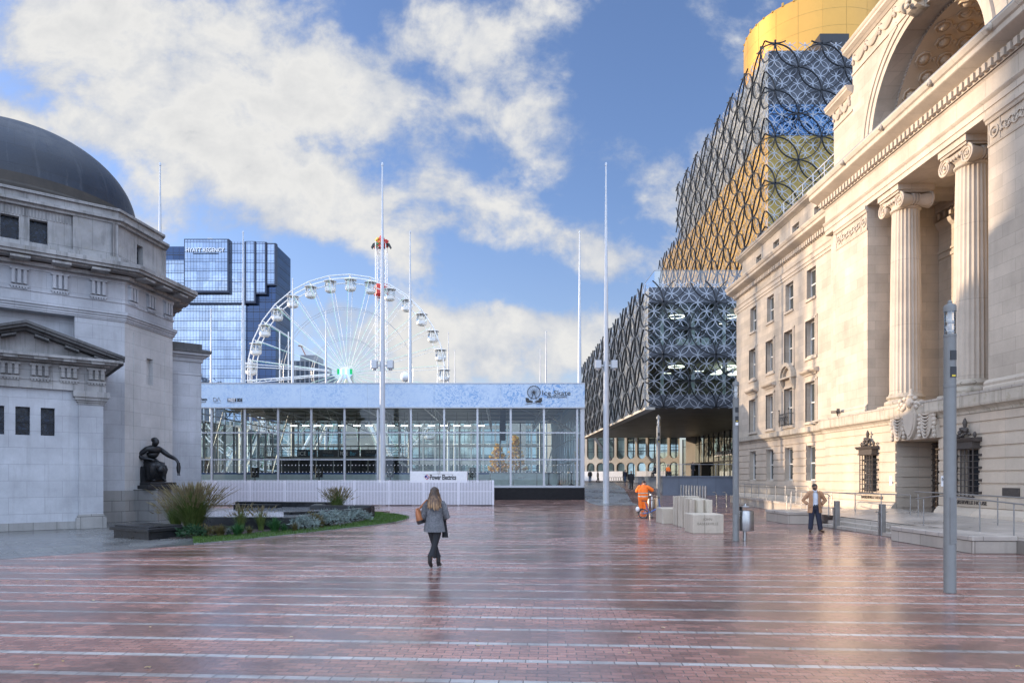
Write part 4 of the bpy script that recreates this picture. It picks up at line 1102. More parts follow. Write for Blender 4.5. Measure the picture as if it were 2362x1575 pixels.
def screens(axis, pos, a0, a1, b0, b1, name, sgn=-1, off=None, over=0.6):
    """rings on a face; axis 'x': face at x=pos facing -x, a=y ; axis 'y': face at y=pos facing -y, a=x"""
    off = off or (a0, b1)
    def P(a, b, e): return (pos+sgn*e, a, b) if axis == 'x' else (a, pos+sgn*e, b)
    def arcs(mb, r, w, d_, e, n, m):
        i0, i1 = int((a0-off[0])/r)-2, int((a1-off[0])/r)+2; j0, j1 = int((b0-off[1])/r)-2, int((b1-off[1])/r)+2
        rr_ = r-w*.35
        for i in range(i0, i1+1):
            for j in range(j0, j1+1):
                if (i+j) % 2: continue
                a, b = off[0]+i*r, off[1]+j*r
                for k in range(n):
                    t0, t1 = 2*math.pi*k/n, 2*math.pi*(k+1)/n; tm = (t0+t1)/2
                    am, bm = a+rr_*math.cos(tm), b+rr_*math.sin(tm)
                    if not (a0-m <= am <= a1+m and b0-.1 <= bm <= b1+over): continue
                    vs = []
                    for t in (t0,t1):
                        for q, h in ((rr_-w/2,-d_/2),(rr_+w/2,-d_/2),(rr_+w/2,d_/2),(rr_-w/2,d_/2)): vs.append(P(a+q*math.cos(t),b+q*math.sin(t),e+h))
                    mb.add(vs, [(q,(q+1)%4,4+(q+1)%4,4+q) for q in range(4)])
    s = MB(); arcs(s, RS, .052, .06, .42, 18, .35); s.build('silver_rings', M['ring_s'], LB)
    k = MB(); arcs(k, RB, .10, .17, .72, 40, .55); k.build('black_rings', M['ring_b'], LB)
# lower block
LX, LY, LYE, LXE, Z0, Z1 = 16.5, 76.0, 134.0, 52.0, 9.72, 23.1
mb = MB(); mb.box(LX+.3,LXE,LY+.3,LYE,Z0+.25,Z0+.6); mb.box(LX+1,LXE,LY+14,LYE-1,Z0+.6,Z1-.5)
mb.quad((LX,LY,Z1-.1),(LXE,LY,Z1-.1),(LXE,LYE,Z1-.1),(LX,LYE,Z1-.1)); mb.build('deck', M['panel_g'], LB)
mb = MB()
for a, b in ((Z0,11.2),(15.3,16.7),(21.4,Z1)):
    mb.seg(); x = LX
    while x < LXE: mb.box(x+.02,min(x+2.88,LXE),LY,LY+.25,a,b); x += 2.9
mb.build_each('spandrel_band', M['panel_g'], LB)
mb = MB()
for k, (a, b) in enumerate(((11.2,15.3),(16.7,21.4))):
    mb.quad((LX,LY+.12,a),(LXE,LY+.12,a),(LXE,LY+.12,b),(LX,LY+.12,b))
mb.build('window_band', M['libglass'], LB)
mb = MB()
for a, b in ((11.2,15.3),(16.7,21.4)):
    x = LX
    while x < LXE: mb.box(x-.05,x+.05,LY+.05,LY+.2,a,b); x += 2.9
mb.build('mullion', M['black'], LB)
# what one sees inside: floors, columns, lamps, shelves
mb = MB()
mb.box(LX+.6,LXE,LY+.3,LY+14,15.5,16.5); mb.box(LX+.6,LXE,LY+.3,LY+14,21.5,22.6); mb.box(LX+.6,LXE,LY+.3,LY+14,10.5,11.1)
M['inside'] = plain('library_interior', (0.16,0.17,0.16), 0.8, var=0.3, vscale=.6)
mb.quad((LX+.6,LY+13.9,11),(LXE,LY+13.9,11),(LXE,LY+13.9,22),(LX+.6,LY+13.9,22))
mb.build('floor_slab', M['inside'], LB)
mb = MB(); rr = random.Random(21)
for i in range(9): x = LX+2.2+i*3.6; mb.tube([(x,LY+3.2,11.1),(x,LY+3.2,22)], .22, 10)
for i in range(14):
    x = LX+1+rr.random()*24; mb.box(x,x+1.4,LY+4+rr.random()*5,LY+5.5+rr.random()*5,16.6,17.3+rr.random()*1.4)
mb.build('interior_column', M['white'], LB)
M['lamp_in'] = emis('interior_lamp', (1.0,0.98,0.85), 1.5)
mb = MB()
for i in range(12):
    x = LX+2+rr.random()*22; z = (14.8,20.7)[i%2]; mb.box(x,x+1.2,LY+2+rr.random()*8,LY+2.2+rr.random()*8,z,z+.06)
for z in (15.0,20.9):
    for x in (LX+4.2,LX+10.5,LX+17): mb.ring((x,LY+4.5,z),.9,.12,.08,'z',20)
mb.build('ceiling_lamp', M['lamp_in'], LB)
# south side of the lower block: pale and glassy panels
mb = MB(); y = LY
rr = random.Random(4)
while y < LYE:
    z = Z0
    while z < Z1-.2:
        h = (1.4,3.0,1.6,2.4)[int(z*10)%4]; h = min(h, Z1-z); mb.mi = 0 if rr.random() < .55 else 1
        mb.quad((LX,y,z),(LX,y+1.4,z),(LX,y+1.4,z+h-.04),(LX,y,z+h-.04)); z += h
    y += 1.45
mb.mi = 2; mb.quad((LX+.1,LY,Z0),(LX+.1,LYE,Z0),(LX+.1,LYE,Z1),(LX+.1,LY,Z1)); mb.box(LX-.5,LX+.6,LY-.4,LYE,Z0-.25,Z0+.02)
M['sidepan'] = mirror_glass('side_glass_panel', (0.35,0.40,0.45), 0.12, metal=.7, wavy=.15)
mb.build('side_panel', [M['panel_s'], M['sidepan'], M['concrete']], LB)
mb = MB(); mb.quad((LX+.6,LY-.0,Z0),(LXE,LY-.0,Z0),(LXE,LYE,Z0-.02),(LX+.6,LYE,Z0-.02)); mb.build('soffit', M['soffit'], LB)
screens('y', LY, LX, 46, Z0, Z1, 'front', off=(LX+1.45,Z0+2.9), over=.4)
screens('x', LX, LY, LYE, Z0, Z1, 'side', off=(LY+1.45,Z0+2.9), over=.4)
mb = MB()
for x in (LX+.8,): mb.quad((x,LY+.8,Z1),(x,LYE,Z1),(x,LYE,Z1+2.1),(x,LY+.8,Z1+2.1))
mb.quad((LX+.8,LY+.8,Z1),(48,LY+.8,Z1),(48,LY+.8,Z1+2.1),(LX+.8,LY+.8,Z1+2.1))
M['balglass'] = glass_pane('balustrade_glass', (0.86,0.92,0.92), boost=1.3, base=.04)
mb.build('terrace_glass', M['balglass'], LB)
mb = MB(); mb.tube([(LX+.8,LYE,Z1+2.12),(LX+.8,LY+.8,Z1+2.12),(48,LY+.8,Z1+2.12)], .035, 5); mb.build('terrace_rail', M['dsteel'], LB)
# upper block
UX, UY, UYE, UXE, UZ0, UZ1 = 33.7, 86.0, 128.0, 66.0, 22.5, 55.8
GZ = 45.0
mb = MB(); mb.box(UX+.3,UXE,UY+.3,UYE,UZ0,UZ1-.2); mb.box(UX+.3,UXE-4,UYE,142,UZ0,46.8); mb.build('core', M['panel_g'], LB)
def panels(mb, pts, z0, z1, du, dz, rr, mi, seam=.05):
    (xa,ya),(xb,yb) = pts; L = math.hypot(xb-xa,yb-ya); n = int(L/du); ux, uy = (xb-xa)/L, (yb-ya)/L
    for i in range(n):
        z = z0
        while z < z1-.1:
            h = min(dz, z1-z); a, b = i*L/n+seam/2, (i+1)*L/n-seam/2
            mb.mi = mi if not isinstance(mi,tuple) else mi[rr.randrange(len(mi))]
            e = rr.uniform(-.012,.012)
            mb.quad((xa+ux*a-uy*e*0,ya+uy*a,z),(xa+ux*b,ya+uy*b,z),(xa+ux*b,ya+uy*b,z+h-seam),(xa+ux*a,ya+uy*a,z+h-seam)); z += dz
mb = MB(); rr = random.Random(9)
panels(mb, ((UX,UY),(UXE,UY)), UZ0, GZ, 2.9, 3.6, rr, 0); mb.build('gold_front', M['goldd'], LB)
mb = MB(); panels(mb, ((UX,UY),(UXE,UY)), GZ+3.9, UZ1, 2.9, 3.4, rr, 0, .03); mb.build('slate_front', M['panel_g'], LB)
mb = MB(); mb.quad((UX,UY,GZ),(UXE,UY,GZ),(UXE,UY,GZ+3.88),(UX,UY,GZ+3.88)); mb.build('blue_window_band', M['blueglass'], LB)
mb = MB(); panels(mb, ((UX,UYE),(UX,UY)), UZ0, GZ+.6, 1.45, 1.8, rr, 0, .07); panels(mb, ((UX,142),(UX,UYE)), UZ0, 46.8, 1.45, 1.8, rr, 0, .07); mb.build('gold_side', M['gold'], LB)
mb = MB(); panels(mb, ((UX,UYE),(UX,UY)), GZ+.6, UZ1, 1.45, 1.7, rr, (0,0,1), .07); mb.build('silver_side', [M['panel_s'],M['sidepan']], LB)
screens('y', UY, UX, 62, UZ0, UZ1, 'front', off=(UX+.6,UZ1-2.6), over=.6)
screens('x', UX, UY, UYE, UZ0, UZ1, 'side', off=(UY+.6,UZ1-2.6), over=.6)
screens('x', UX, UYE+.5, 142, UZ0, 46.8, 'side', off=(UY+.6,UZ1-2.6), over=.2)
# golden drum on the roof and the dark plant room
DC, DR = (45.8,100.0), 9.6
mb = MB(); n = 20
for k in range(n):
    a0, a1 = 2*math.pi*k/n, 2*math.pi*(k+1)/n
    for z0 in [55.0+i*2.3 for i in range(5)]:
        vs = []; m_ = 6
        for q in range(m_+1):
            a = a0+(a1-a0)*q/m_; e = .006 if q in (0,m_) else 0
            vs += [(DC[0]+DR*math.cos(a),DC[1]+DR*math.sin(a),z0+.02),(DC[0]+DR*math.cos(a),DC[1]+DR*math.sin(a),z0+2.28)]
        mb.add(vs, [(2*q,2*q+2,2*q+3,2*q+1) for q in range(m_)])
mb.lathe([(DR-.05,55),(DR-.05,66.45)],(DC[0],DC[1],0),80)
mb.build('gold_drum', M['gold2'], LB, smooth=True, angle=30)
mb = MB()
for k in range(n):
    a = 2*math.pi*k/n; mb.tube([(DC[0]+(DR+.01)*math.cos(a),DC[1]+(DR+.01)*math.sin(a),55),(DC[0]+(DR+.01)*math.cos(a),DC[1]+(DR+.01)*math.sin(a),66.4)],.022,4)
for i in range(6): mb.lathe([(DR-.02,54.98+i*2.3),(DR+.015,54.98+i*2.3),(DR+.015,55.02+i*2.3),(DR-.02,55.02+i*2.3)],(DC[0],DC[1],0),80)
for k in range(14): a = R(150+k*9); mb.box(DC[0]+DR*math.cos(a)-.12,DC[0]+DR*math.cos(a)+.12,DC[1]+DR*math.sin(a)-.12,DC[1]+DR*math.sin(a)+.12,66.4,66.9 if k%4==0 else 66.6)
mb.build('drum_seams', plain('drum_seam_gold',(.45,.27,.06),.4,.4), LB)
mb = MB(); mb.box(40.5,44.2,86.6,92,55.6,58.2); mb.build('plant_room', M['black'], LB)
# ground floor glass under the overhang, entrance and café sign
GX = 37.6
M['shopglass'] = mirror_glass('shopfront_glass', (0.42,0.47,0.44), 0.03, grid=(1.45,30), lw=.09, metal=.8, wavy=.5)
mb = MB(); mb.quad((GX,80,1.25),(GX,141,1.25),(GX,141,Z0),(GX,80,Z0)); mb.build('ground_glass', M['shopglass'], LB)
mb = MB()
y = 80
while y < 141: mb.box(GX-.12,GX+.02,y-.05,y+.05,1.25,Z0); y += 2.9
mb.box(GX-.14,GX,80,141,4.55,4.75); mb.box(GX-2.2,GX,121,131,4.3,4.62); mb.box(GX-1.6,GX-.1,122.5,123.3,1.25,4.3); mb.box(GX-1.6,GX-.1,128.5,129.3,1.25,4.3)
for y in (84,92,100,108): mb.box(GX-.2,GX-.1,y,y+1.6,1.25,4.4)
mb.build('entrance_frame', M['black'], LB)
text('sign_lettering', 'LIBRARY CAFÉ', 1.15, M['white'], LB, (GX-.25,119.2,5.6), LEFTW, extrude=.04, sx=1.2)
# ------------------------------------------------------------------ theatre with rounded windows behind the library
TH = thing('theatre_building', 'pale concrete theatre front with rows of round-ended windows', 'theatre', (25,142,0))
M['thglass'] = mirror_glass('theatre_glass', (0.30,0.38,0.36), 0.05, grid=(1.3,2.4), lw=.07, metal=.7)
mb = MB(); TY = 142.0
xs = [17.3+i*2.25 for i in range(10)]
def round_hole(xc, w, z0, z1, top):
    n = 10; r = w/2
    arc = [(xc+r*math.cos(math.pi*i/n), (z1-r+r*math.sin(math.pi*i/n)) if top else (z0+r-r*math.sin(math.pi*i/n))) for i in range(n+1)]
    return arc
wv = MB()
for xc in xs:
    for (z0, z1, top, lo, hi) in ((1.2,5.0,True,1.2,5.3),(5.7,13.0,False,5.3,13.0)):
        w = 1.8; arc = round_hole(xc, w, z0, z1, top)
        e = hi if top else lo
        for a, b in zip(arc, arc[1:]): wv.quad((a[0],TY,a[1]),(b[0],TY,b[1]),(b[0],TY,e),(a[0],TY,e)); wv.quad((a[0],TY,a[1]),(b[0],TY,b[1]),(b[0],TY+.5,b[1]),(a[0],TY+.5,a[1]))
        for q in (-1,1): 
            zz0, zz1 = (lo,hi)
            wv.quad((xc+q*w/2,TY,zz0),(xc+q*1.125,TY,zz0),(xc+q*1.125,TY,zz1),(xc+q*w/2,TY,zz1))
            wv.quad((xc+q*w/2,TY,zz0),(xc+q*w/2,TY+.5,zz0),(xc+q*w/2,TY+.5,zz1),(xc+q*w/2,TY,zz1))
wv.box(16.1,44,TY,TY+.6,13.0,20); wv.box(8,16.1,TY,TY+.6,1.2,16); wv.box(39.9,44,TY,TY+.6,1.2,13)
wv.build('wall', M['concrete'], TH)

for xc in xs:
    mb.seg(); mb.quad((xc-.95,TY+.45,1.2),(xc+.95,TY+.45,1.2),(xc+.95,TY+.45,5.05),(xc-.95,TY+.45,5.05)); mb.seg(); mb.quad((xc-.95,TY+.45,5.6),(xc+.95,TY+.45,5.6),(xc+.95,TY+.45,13),(xc-.95,TY+.45,13))
mb.build_each('window_glass', M['thglass'], TH)
TH_PARTS = None
mb = MB(); mb.box(16.2,27,TY-.6,TY-.5,1.25,3.2); mb.box(30,36,TY-.6,TY-.5,1.25,3.2); mb.build('hoarding_panel', M['white'], TH)
mb = MB(); mb.bx((22.6,TY-3,9.2),(.5,.5,9.5),0,(0,R(-38),0)); mb.build('diagonal_stair', M['panel_g'], TH)

bpy.context.view_layer.update()
TH.location = (16.0,146,0); TH.rotation_euler = (0,0,R(-33))
for c in children(TH): c.data.transform(Matrix.Translation((25-16.0,0,0))); c.data.update()
# ------------------------------------------------------------------ glass hotel tower
HO = thing('glass_hotel_tower', 'blue mirror glass hotel tower with stepped bays and a rooftop name', 'hotel', (-85,211,0))
M['hglass'] = mirror_glass('hotel_blue_glass', (0.30,0.36,0.45), 0.03, grid=(0.95,2.95), lw=.085, line=(0.012,0.022,0.05), wavy=.3)
M['hdark'] = mirror_glass('hotel_dark_glass', (0.045,0.07,0.13), 0.06, grid=(1.9,2.95), lw=.10, line=(0.006,0.01,0.02), metal=.8, wavy=.1)
M['htrim'] = plain('hotel_dark_trim', (0.012,0.02,0.045), 0.35, .3)
k7 = 211/F
def hx(px): return (px-PX)*k7
def hz(py): return HC+(PY-py)*k7
def hblock(mb, x0, x1, yb, yf, zt, zb): mb.box(hx(x0),hx(x1),yf,yb,hz(zb),hz(zt))
mb = MB(); hblock(mb,300,567,226,211,699,1120); hblock(mb,280,433,226,211.0,600,699); mb.build('lower_glazing', M['hglass'], HO)
mb = MB(); hblock(mb,567,635.4,226,211.6,580,1120); mb.seg(); hblock(mb,280,433,226,212,566,599.9); mb.build_each('dark_glazing', M['hdark'], HO)
T = .5
def bay(x0, x1, zt, zb, yf, name='bay'):
    mb = MB(); hblock(mb,x0,x1,224,yf,zt,zb); o = mb.build(name, M['hglass'], HO)
    tr = MB(); X0, X1, A, B = hx(x0), hx(x1), hz(zb), hz(zt)
    tr.box(X0-.12,X1+.5,yf-.05,212,A-.55,A-.004); tr.box(X1+.004,X1+.5,yf-.05,212,A,B); tr.box(X0-.2,X0-.004,yf-.05,212,A,B); tr.box(X0-.2,X1+.5,yf-.05,212,B+.004,B+.15)
    tr.build('bay_trim', M['htrim'], o)
bay(433,530,557.5,675,209.0)
mb = MB(); hblock(mb,433,566,224,210.3,559,698.9); mb.build('bay', M['hglass'], HO)
mb = MB(); mb.box(hx(436),hx(569),210.1,211.5,hz(702.5),hz(699.05)); mb.seg(); mb.box(hx(566.05),hx(570.3),210.1,211.5,hz(699),hz(559.3)); mb.build_each('bay_trim', M['htrim'], HO)
bay(570.5,588.5,560,697,210.1); bay(593.5,612.5,561,676,210.3); bay(617.5,634,563,655,210.6)
zt_ = hz(564); xe = (670-PX)/F*225
mb = MB(); mb.quad((hx(635.5),211,0),(xe,225,0),(xe,225,zt_),(hx(635.5),211,zt_)); mb.quad((hx(635.5),211,zt_),(xe,225,zt_),(hx(500),225,zt_),(hx(500),211.7,zt_))
mb.quad((hx(300),225.9,0),(xe,225.02,0),(xe,225.02,zt_),(hx(300),225.9,zt_))
mb.build('angled_glazing', M['hdark'], HO)
text('rooftop_lettering', 'HYATT REGENCY', 1.75, M['white'], HO, (hx(436.5),208.7,hz(586.6)), FRONT, fit=88*k7, extrude=.03, bold=.035)
mb = MB(); mb.box(hx(452),hx(510),208.7,208.9,hz(590.4),hz(589.3)); mb.build('lettering_rail', M['htrim'], HO)
mb = MB(); a = at(485,551,214); mb.bx((a.x,214,hz(549)),(1.5,1.5,1.6),.3); mb.bx((a.x,214,hz(555)),(1.2,1.2,1.2)); mb.box(hx(490),hx(500),213.8,214,hz(552.5),hz(551.8)); mb.bx((hx(620),214,hz(561)),(.5,.5,1.4)); mb.build('roof_plant', M['alu'], HO)
# grey office block with ribs, far behind the wheel
OB = thing('ribbed_office_block', 'grey ribbed office block far behind the big wheel', 'office block', (-72,250,0))
mb = MB(); mb.box(-86,-66.8,250,270,0,44.5); mb.add([(-66.8,250,0),(-61,262,0),(-61,262,38),(-66.8,250,44)],[(0,1,2,3)]); mb.box(-66.8,-61,262,275,0,38)
M['offg'] = mirror_glass('office_glass', (0.20,0.24,0.30), 0.15, grid=(2.4,3.4), lw=.2, line=(.2,.21,.22), metal=.4)
mb.build('wall', M['offg'], OB)
mb = MB()
for i in range(12): mb.box(-85.5+i*1.7,-85.1+i*1.7,249.6,250,4,44.5)
mb.build('rib', M['alu'], OB)
mb = MB(); mb.box(-74,-68,252,262,44.5,47); mb.build('roof_plant', M['alu'], OB)
CR = thing('tower_crane', 'thin red and white crane arm above the grey office block', 'crane', (-78,258,44))
mb = MB(); mb.tube([at(708,826,260),at(694,798,260)], .22, 5); mb.tube([at(688,797,260),at(700,799,260)], .3, 5); mb.build('jib', plain('crane_paint',(0.45,0.25,0.2),.6), CR)
mb = MB(); mb.tube([at(708,826,260),at(711,850,260)], .35, 5); mb.tube([at(694,798,260),at(711,830,260)], .08, 4); mb.build('mast', M['alu'], CR)

# ------------------------------------------------------------------ big wheel
WY_ = 110.0; WC = at(801,862,WY_); WR = 15.75
FW = thing('ferris_wheel', 'white big wheel with glazed gondolas and green lit spokes', 'ferris wheel', (WC.x,WY_,1.25))
WHT = M['white']; M['wheelw'] = plain('wheel_white_steel', (0.80,0.80,0.78), 0.45, var=.04)
M['green'] = emis('spoke_light_green', (0.20,0.66,0.44), 0.7)
N_G = 30
def wp(r, k, dy=0.0, off=0.0):
    a = R(90-1.9)-2*math.pi*(k+off)/N_G
    return Vector((WC.x+r*math.cos(a), WY_+dy, WC.z+r*math.sin(a)))
mb = MB()
for dy, r in ((-.9,WR),(.9,WR),(0,WR-1.1)):
    pts = [wp(r,k,dy) for k in range(N_G)]
    for a, b in zip(pts, pts[1:]+pts[:1]): mb.tube([a,b], .09, 6, caps=False)
for k in range(N_G):
    mb.tube([wp(WR,k,-.9),wp(WR,k,.9)], .06, 5); mb.tube([wp(WR,k,-.9),wp(WR-1.1,k,0)], .05, 4); mb.tube([wp(WR,k,.9),wp(WR-1.1,k,0)], .05, 4)
mb.build('rim', M['wheelw'], FW)
mb = MB()
for r in (WR*.67,WR*.36):
    for dy in (-.6,.6):
        mb.seg()
        pts = [wp(r,k,dy) for k in range(N_G)]
        for a, b in zip(pts, pts[1:]+pts[:1]): mb.tube([a,b], .03, 4, caps=False)
mb.build_each('stay_ring', M['alu'], FW)
for k in range(N_G):
    mb = MB(); mb.tube([wp(1.1,k,-1.3),wp(WR-.3,k,-.85)], .04, 5); mb.tube([wp(1.1,k,1.3),wp(WR-.3,k,.85,.06)], .04, 5)
    for t in (.35,.6,.82): mb.tube([wp(1.1+(WR-1.4)*t,k,-1.3+.45*t),wp(1.1+(WR-1.4)*(t+.05),k,1.3-.45*t)], .03, 4)
    o = mb.build('spoke', M['wheelw'], FW)
    mb = MB()
    for i in range(60):
        t = (i+.5)/60; p = wp(1.2+(WR-1.7)*t,k,-1.36+.45*t,-.05); mb.bx(p,(.062,.05,.062))
    mb.build('light_string', M['green'], o)
mb = MB(); mb.tube([(WC.x,WY_-1.6,WC.z),(WC.x,WY_+1.6,WC.z)], .7, 24); mb.tube([(WC.x,WY_-1.4,WC.z),(WC.x,WY_-1.25,WC.z)], 1.0, 30); mb.build('hub', M['wheelw'], FW, smooth=True, angle=30)
M['hubg'] = emis('hub_screen_green', (0.02,0.36,0.14), .8); M['hubb'] = emis('hub_screen_blue', (0.25,0.42,0.85), 1.0); M['hubl'] = emis('hub_screen_pale', (0.45,0.66,0.90), 1.0)
mb = MB()
for i in range(6):
    mb.mi = (0,2,1,2,1,0)[i]; x = WC.x-1.2+.4*i; mb.box(x,x+.39,WY_-1.85,WY_-1.7,WC.z-.35,WC.z+.5)
mb.mi = 1; mb.extr([(WC.x-1.1,WC.z-.36),(WC.x+1.1,WC.z-.36),(WC.x+.7,WC.z-.95),(WC.x-.7,WC.z-.95)],'y',WY_-1.84,WY_-1.72)
mb.build('hub_screen', [M['hubg'],M['hubb'],M['hubl']], FW)
for q in (-1,1):
    for s_ in (-1,1):
        mb = MB(); mb.tube([(WC.x+q*.3,WY_+s_*1.7,WC.z-.4),(WC.x+q*8.5,WY_+s_*4.2,1.25)], .28, 10); mb.build('support_leg', M['wheelw'], FW)
mb = MB()                                                   # access scaffold on the left
for x in (wp(WR,22).x-.4,wp(WR,22).x+.5,wp(WR,22).x+5.2,wp(WR,22).x+6.6): mb.tube([(x,WY_-1.2,1.25),(x,WY_-1.2,WC.z+ (6.5 if x > wp(WR,22).x+4 else 2.2))], .1, 6)
for z in (WC.z-1.6,WC.z+1.2): 
    for d_ in (-.25,.25): mb.tube([(wp(WR,22).x-1.0,WY_-1.3,z+d_),(WC.x-2.5,WY_-1.5,WC.z+d_*.3+(z-WC.z)*.25)], .07, 5)
for i in range(16):
    t0 = i/16; x0 = wp(WR,22).x-1.0; X = lambda t: x0+(WC.x-2.5-x0)*t
    zt = lambda t: WC.z-1.6+(1.2)*t
    mb.tube([(X(t0),WY_-1.35,zt(t0)+.25*(-1)**i),(X(t0+1/16),WY_-1.35,zt(t0+1/16)-.25*(-1)**i)], .04, 4)
mb.build('access_frame', M['wheelw'], FW)
M['cabin'] = glass_pane('gondola_glass', (0.93,0.95,0.95), boost=1.0, base=.03)
gond = None
for k in range(N_G):
    p = wp(WR-.1,k)
    if p.z < 8.6: continue
    if gond is None:
        g0 = MB()
        c = p; st = 0
        g0.lathe([(.05,-.35),(.95,-.48),(1.02,-.56),(.9,-.6),(.1,-.58)], c, 16)
        for i in range(8):
            a = 2*math.pi*(i+.5)/8; q = Vector((math.cos(a),math.sin(a),0))
            g0.tube([c+q*.72+Vector((0,0,-.58)), c+q*.86+Vector((0,0,-1.2)), c+q*.84+Vector((0,0,-1.8)), c+q*.6+Vector((0,0,-2.25))], .035, 4)
        g0.lathe([(.55,-2.32),(.8,-2.15),(.9,-1.75),(.84,-1.7),(.75,-1.72),(.1,-1.9)], c, 16)
        g0.tube([c+Vector((0,-.75,0)),c+Vector((0,.75,0))], .05, 6); g0.tube([c, c+Vector((0,0,-.5))], .05, 6)
        g0.tube([c+Vector((0,0,-.6)), c+Vector((0,0,-1.9))], .05, 6); g0.ring(c+Vector((0,0,-1.3)),.35,.05,.05,'z',12)
        gond = g0.build('gondola', M['wheelw'], FW); gl = MB()
        gl.lathe([(.70,-.58),(.84,-1.2),(.83,-1.72)], c, 8); gl.f = gl.f[:-2]; gl.m = gl.m[:-2]; gl.build('cabin_glass', M['cabin'], gond)
        gp0 = c.copy()
    else: dup(gond, p-gp0)
# ------------------------------------------------------------------ drop tower ride
DT = thing('drop_tower_ride', 'slim white lattice ride tower with a red and green crown', 'ride tower', (at(880,862,130).x,130,1.25))
dx = DT.location.x; mb = MB(); w = .95
for q in (-1,1):
    for s_ in (-1,1): mb.tube([(dx+q*w,130+s_*w,1.25),(dx+q*w,130+s_*w,46.5)], .10 if q < 0 else .08, 6)
z = 6.0; i = 0
while z < 46:
    mb.tube([(dx-w*(-1)**i,130-w,z),(dx+w*(-1)**i,130-w,z+1.5)], .045, 4); mb.tube([(dx-w*(-1)**i,130+w,z),(dx+w*(-1)**i,130+w,z+1.5)], .06, 4)
    mb.tube([(dx-w,130-w,z),(dx+w,130-w,z)], .05, 4); z += 1.5; i += 1
mb.build('lattice_mast', M['wheelw'], DT)
red, grn, yel = plain('ride_red',(0.55,0.03,0.02),.4), plain('ride_green',(0.03,0.22,0.08),.4), plain('ride_yellow',(0.6,0.4,0.04),.4)
mb = MB(); rr = random.Random(2)
for i in range(46):
    mb.mi = rr.choice((0,0,1,2)); a = rr.random()*2*math.pi; r_ = rr.uniform(.3,1.45); mb.bx((dx+r_*math.cos(a),130+r_*math.sin(a),45.6+rr.random()*2.2*(1-r_/3)),(.45,.3,.35),a,(rr.uniform(-.6,.6),0,0))
mb.mi = 0; mb.lathe([(.9,45.6),(1.0,46.2),(.7,47.2),(.25,47.9)],(dx,130,0),10)
for q in (-1,1):
    mb.mi = 3; mb.extr([(dx+q*1.0,46.6),(dx+q*1.6,46.3),(dx+q*1.95,45.6),(dx+q*1.75,45.3),(dx+q*1.4,45.8),(dx+q*1.0,46.0)],'y',129.6,130.0)
    mb.mi = 1; 
mb.build('crown', [red,grn,yel,M['black']], DT)
mb = MB(); mb.lathe([(1.0,36.2),(1.45,36.6),(1.45,38.2),(1.1,38.6)],(dx,130,0),12); mb.build('carriage', red, DT)
GB = thing('globe_beacon', 'large white globe on a pole above the rink roof', 'globe', (at(934.5,869,100).x,100,1.25))
a = at(934.5,869,100); mb = MB(); mb.ball(a,.72,24,16); mb.build('globe', M['white'], GB, smooth=True)
mb = MB(); mb.tube([(a.x,100,1.25),(a.x,100,a.z-.7)], .12, 8); mb.build('pole', M['mast'], GB)

# ------------------------------------------------------------------ tall white masts
def mast_mesh(name, label, x, y, boxes=False):
    o = thing(name, label, 'mast', (x,y,gh(y)), 0, 'tall white light masts')
    m_ = MB(); m_.lathe([(.24,0),(.235,3),(.20,10),(.15,16),(.10,21),(.06,24.6),(.055,25.9),(.08,25.92),(.08,26.1),(.02,26.2)],(0,0,0),14)
    m_.build('pole', M['mast'], o, smooth=True, local=True, angle=40)
    if boxes:
        for q in (-1,1):
            b = MB(); b.cbox(q*.62-.24,q*.62+.24,-.25,.25,10.35,10.95,.03); b.box(min(q*.2,q*.4),max(q*.2,q*.4),-.06,.06,10.5,10.62); b.lathe([(.14,10.2),(.16,10.35)],(q*.62,0,0),12); b.build('floodlight', M['alu'], o, local=True)
        b = MB(); b.lathe([(.255,.0),(.255,.08),(.24,.1)],(0,0,0),14)
        b.build('collar', M['mast'], o, local=True)
    return o
mlist = [(8.1,52.5,True,'white mast with two floodlight boxes beside the library path, nearest of its row'),
 (-9.1,52.5,True,'white mast with two floodlight boxes behind the picket fence, before the rink glass'),
 (-26.2,52.5,False,'white mast whose top rises behind the memorial roof, left of the hotel'),
 (8.06,69.7,False,'white mast behind the right end of the ice rink, left of the library corner'),
 (-9.25,69.7,False,'white mast right of the ride tower, rising above the rink roof'),
 (-26.3,69.7,False,'white mast standing before the blue hotel front, reaching its roof'),
 (-26.5,87,False,'white mast between the hotel edge and the left side of the big wheel'),
 (-26.6,104,False,'white mast among the left spokes of the big wheel'),
 (-43.7,103,False,'short looking far white mast before the lower hotel glass, beside the memorial'),
 (-9.2,120,False,'thin far white mast just right of the big wheel rim'),
 (-9.2,136.5,False,'thinner far white mast a little right of the one by the wheel rim'),
 (7.9,119,False,'thin far white mast above the rink name, right one of a close pair'),
 (7.9,136,False,'thin far white mast above the rink name, left one of a close pair')]
for x, y, b, lab in mlist: mast_mesh('light_mast', lab, x, y, b)
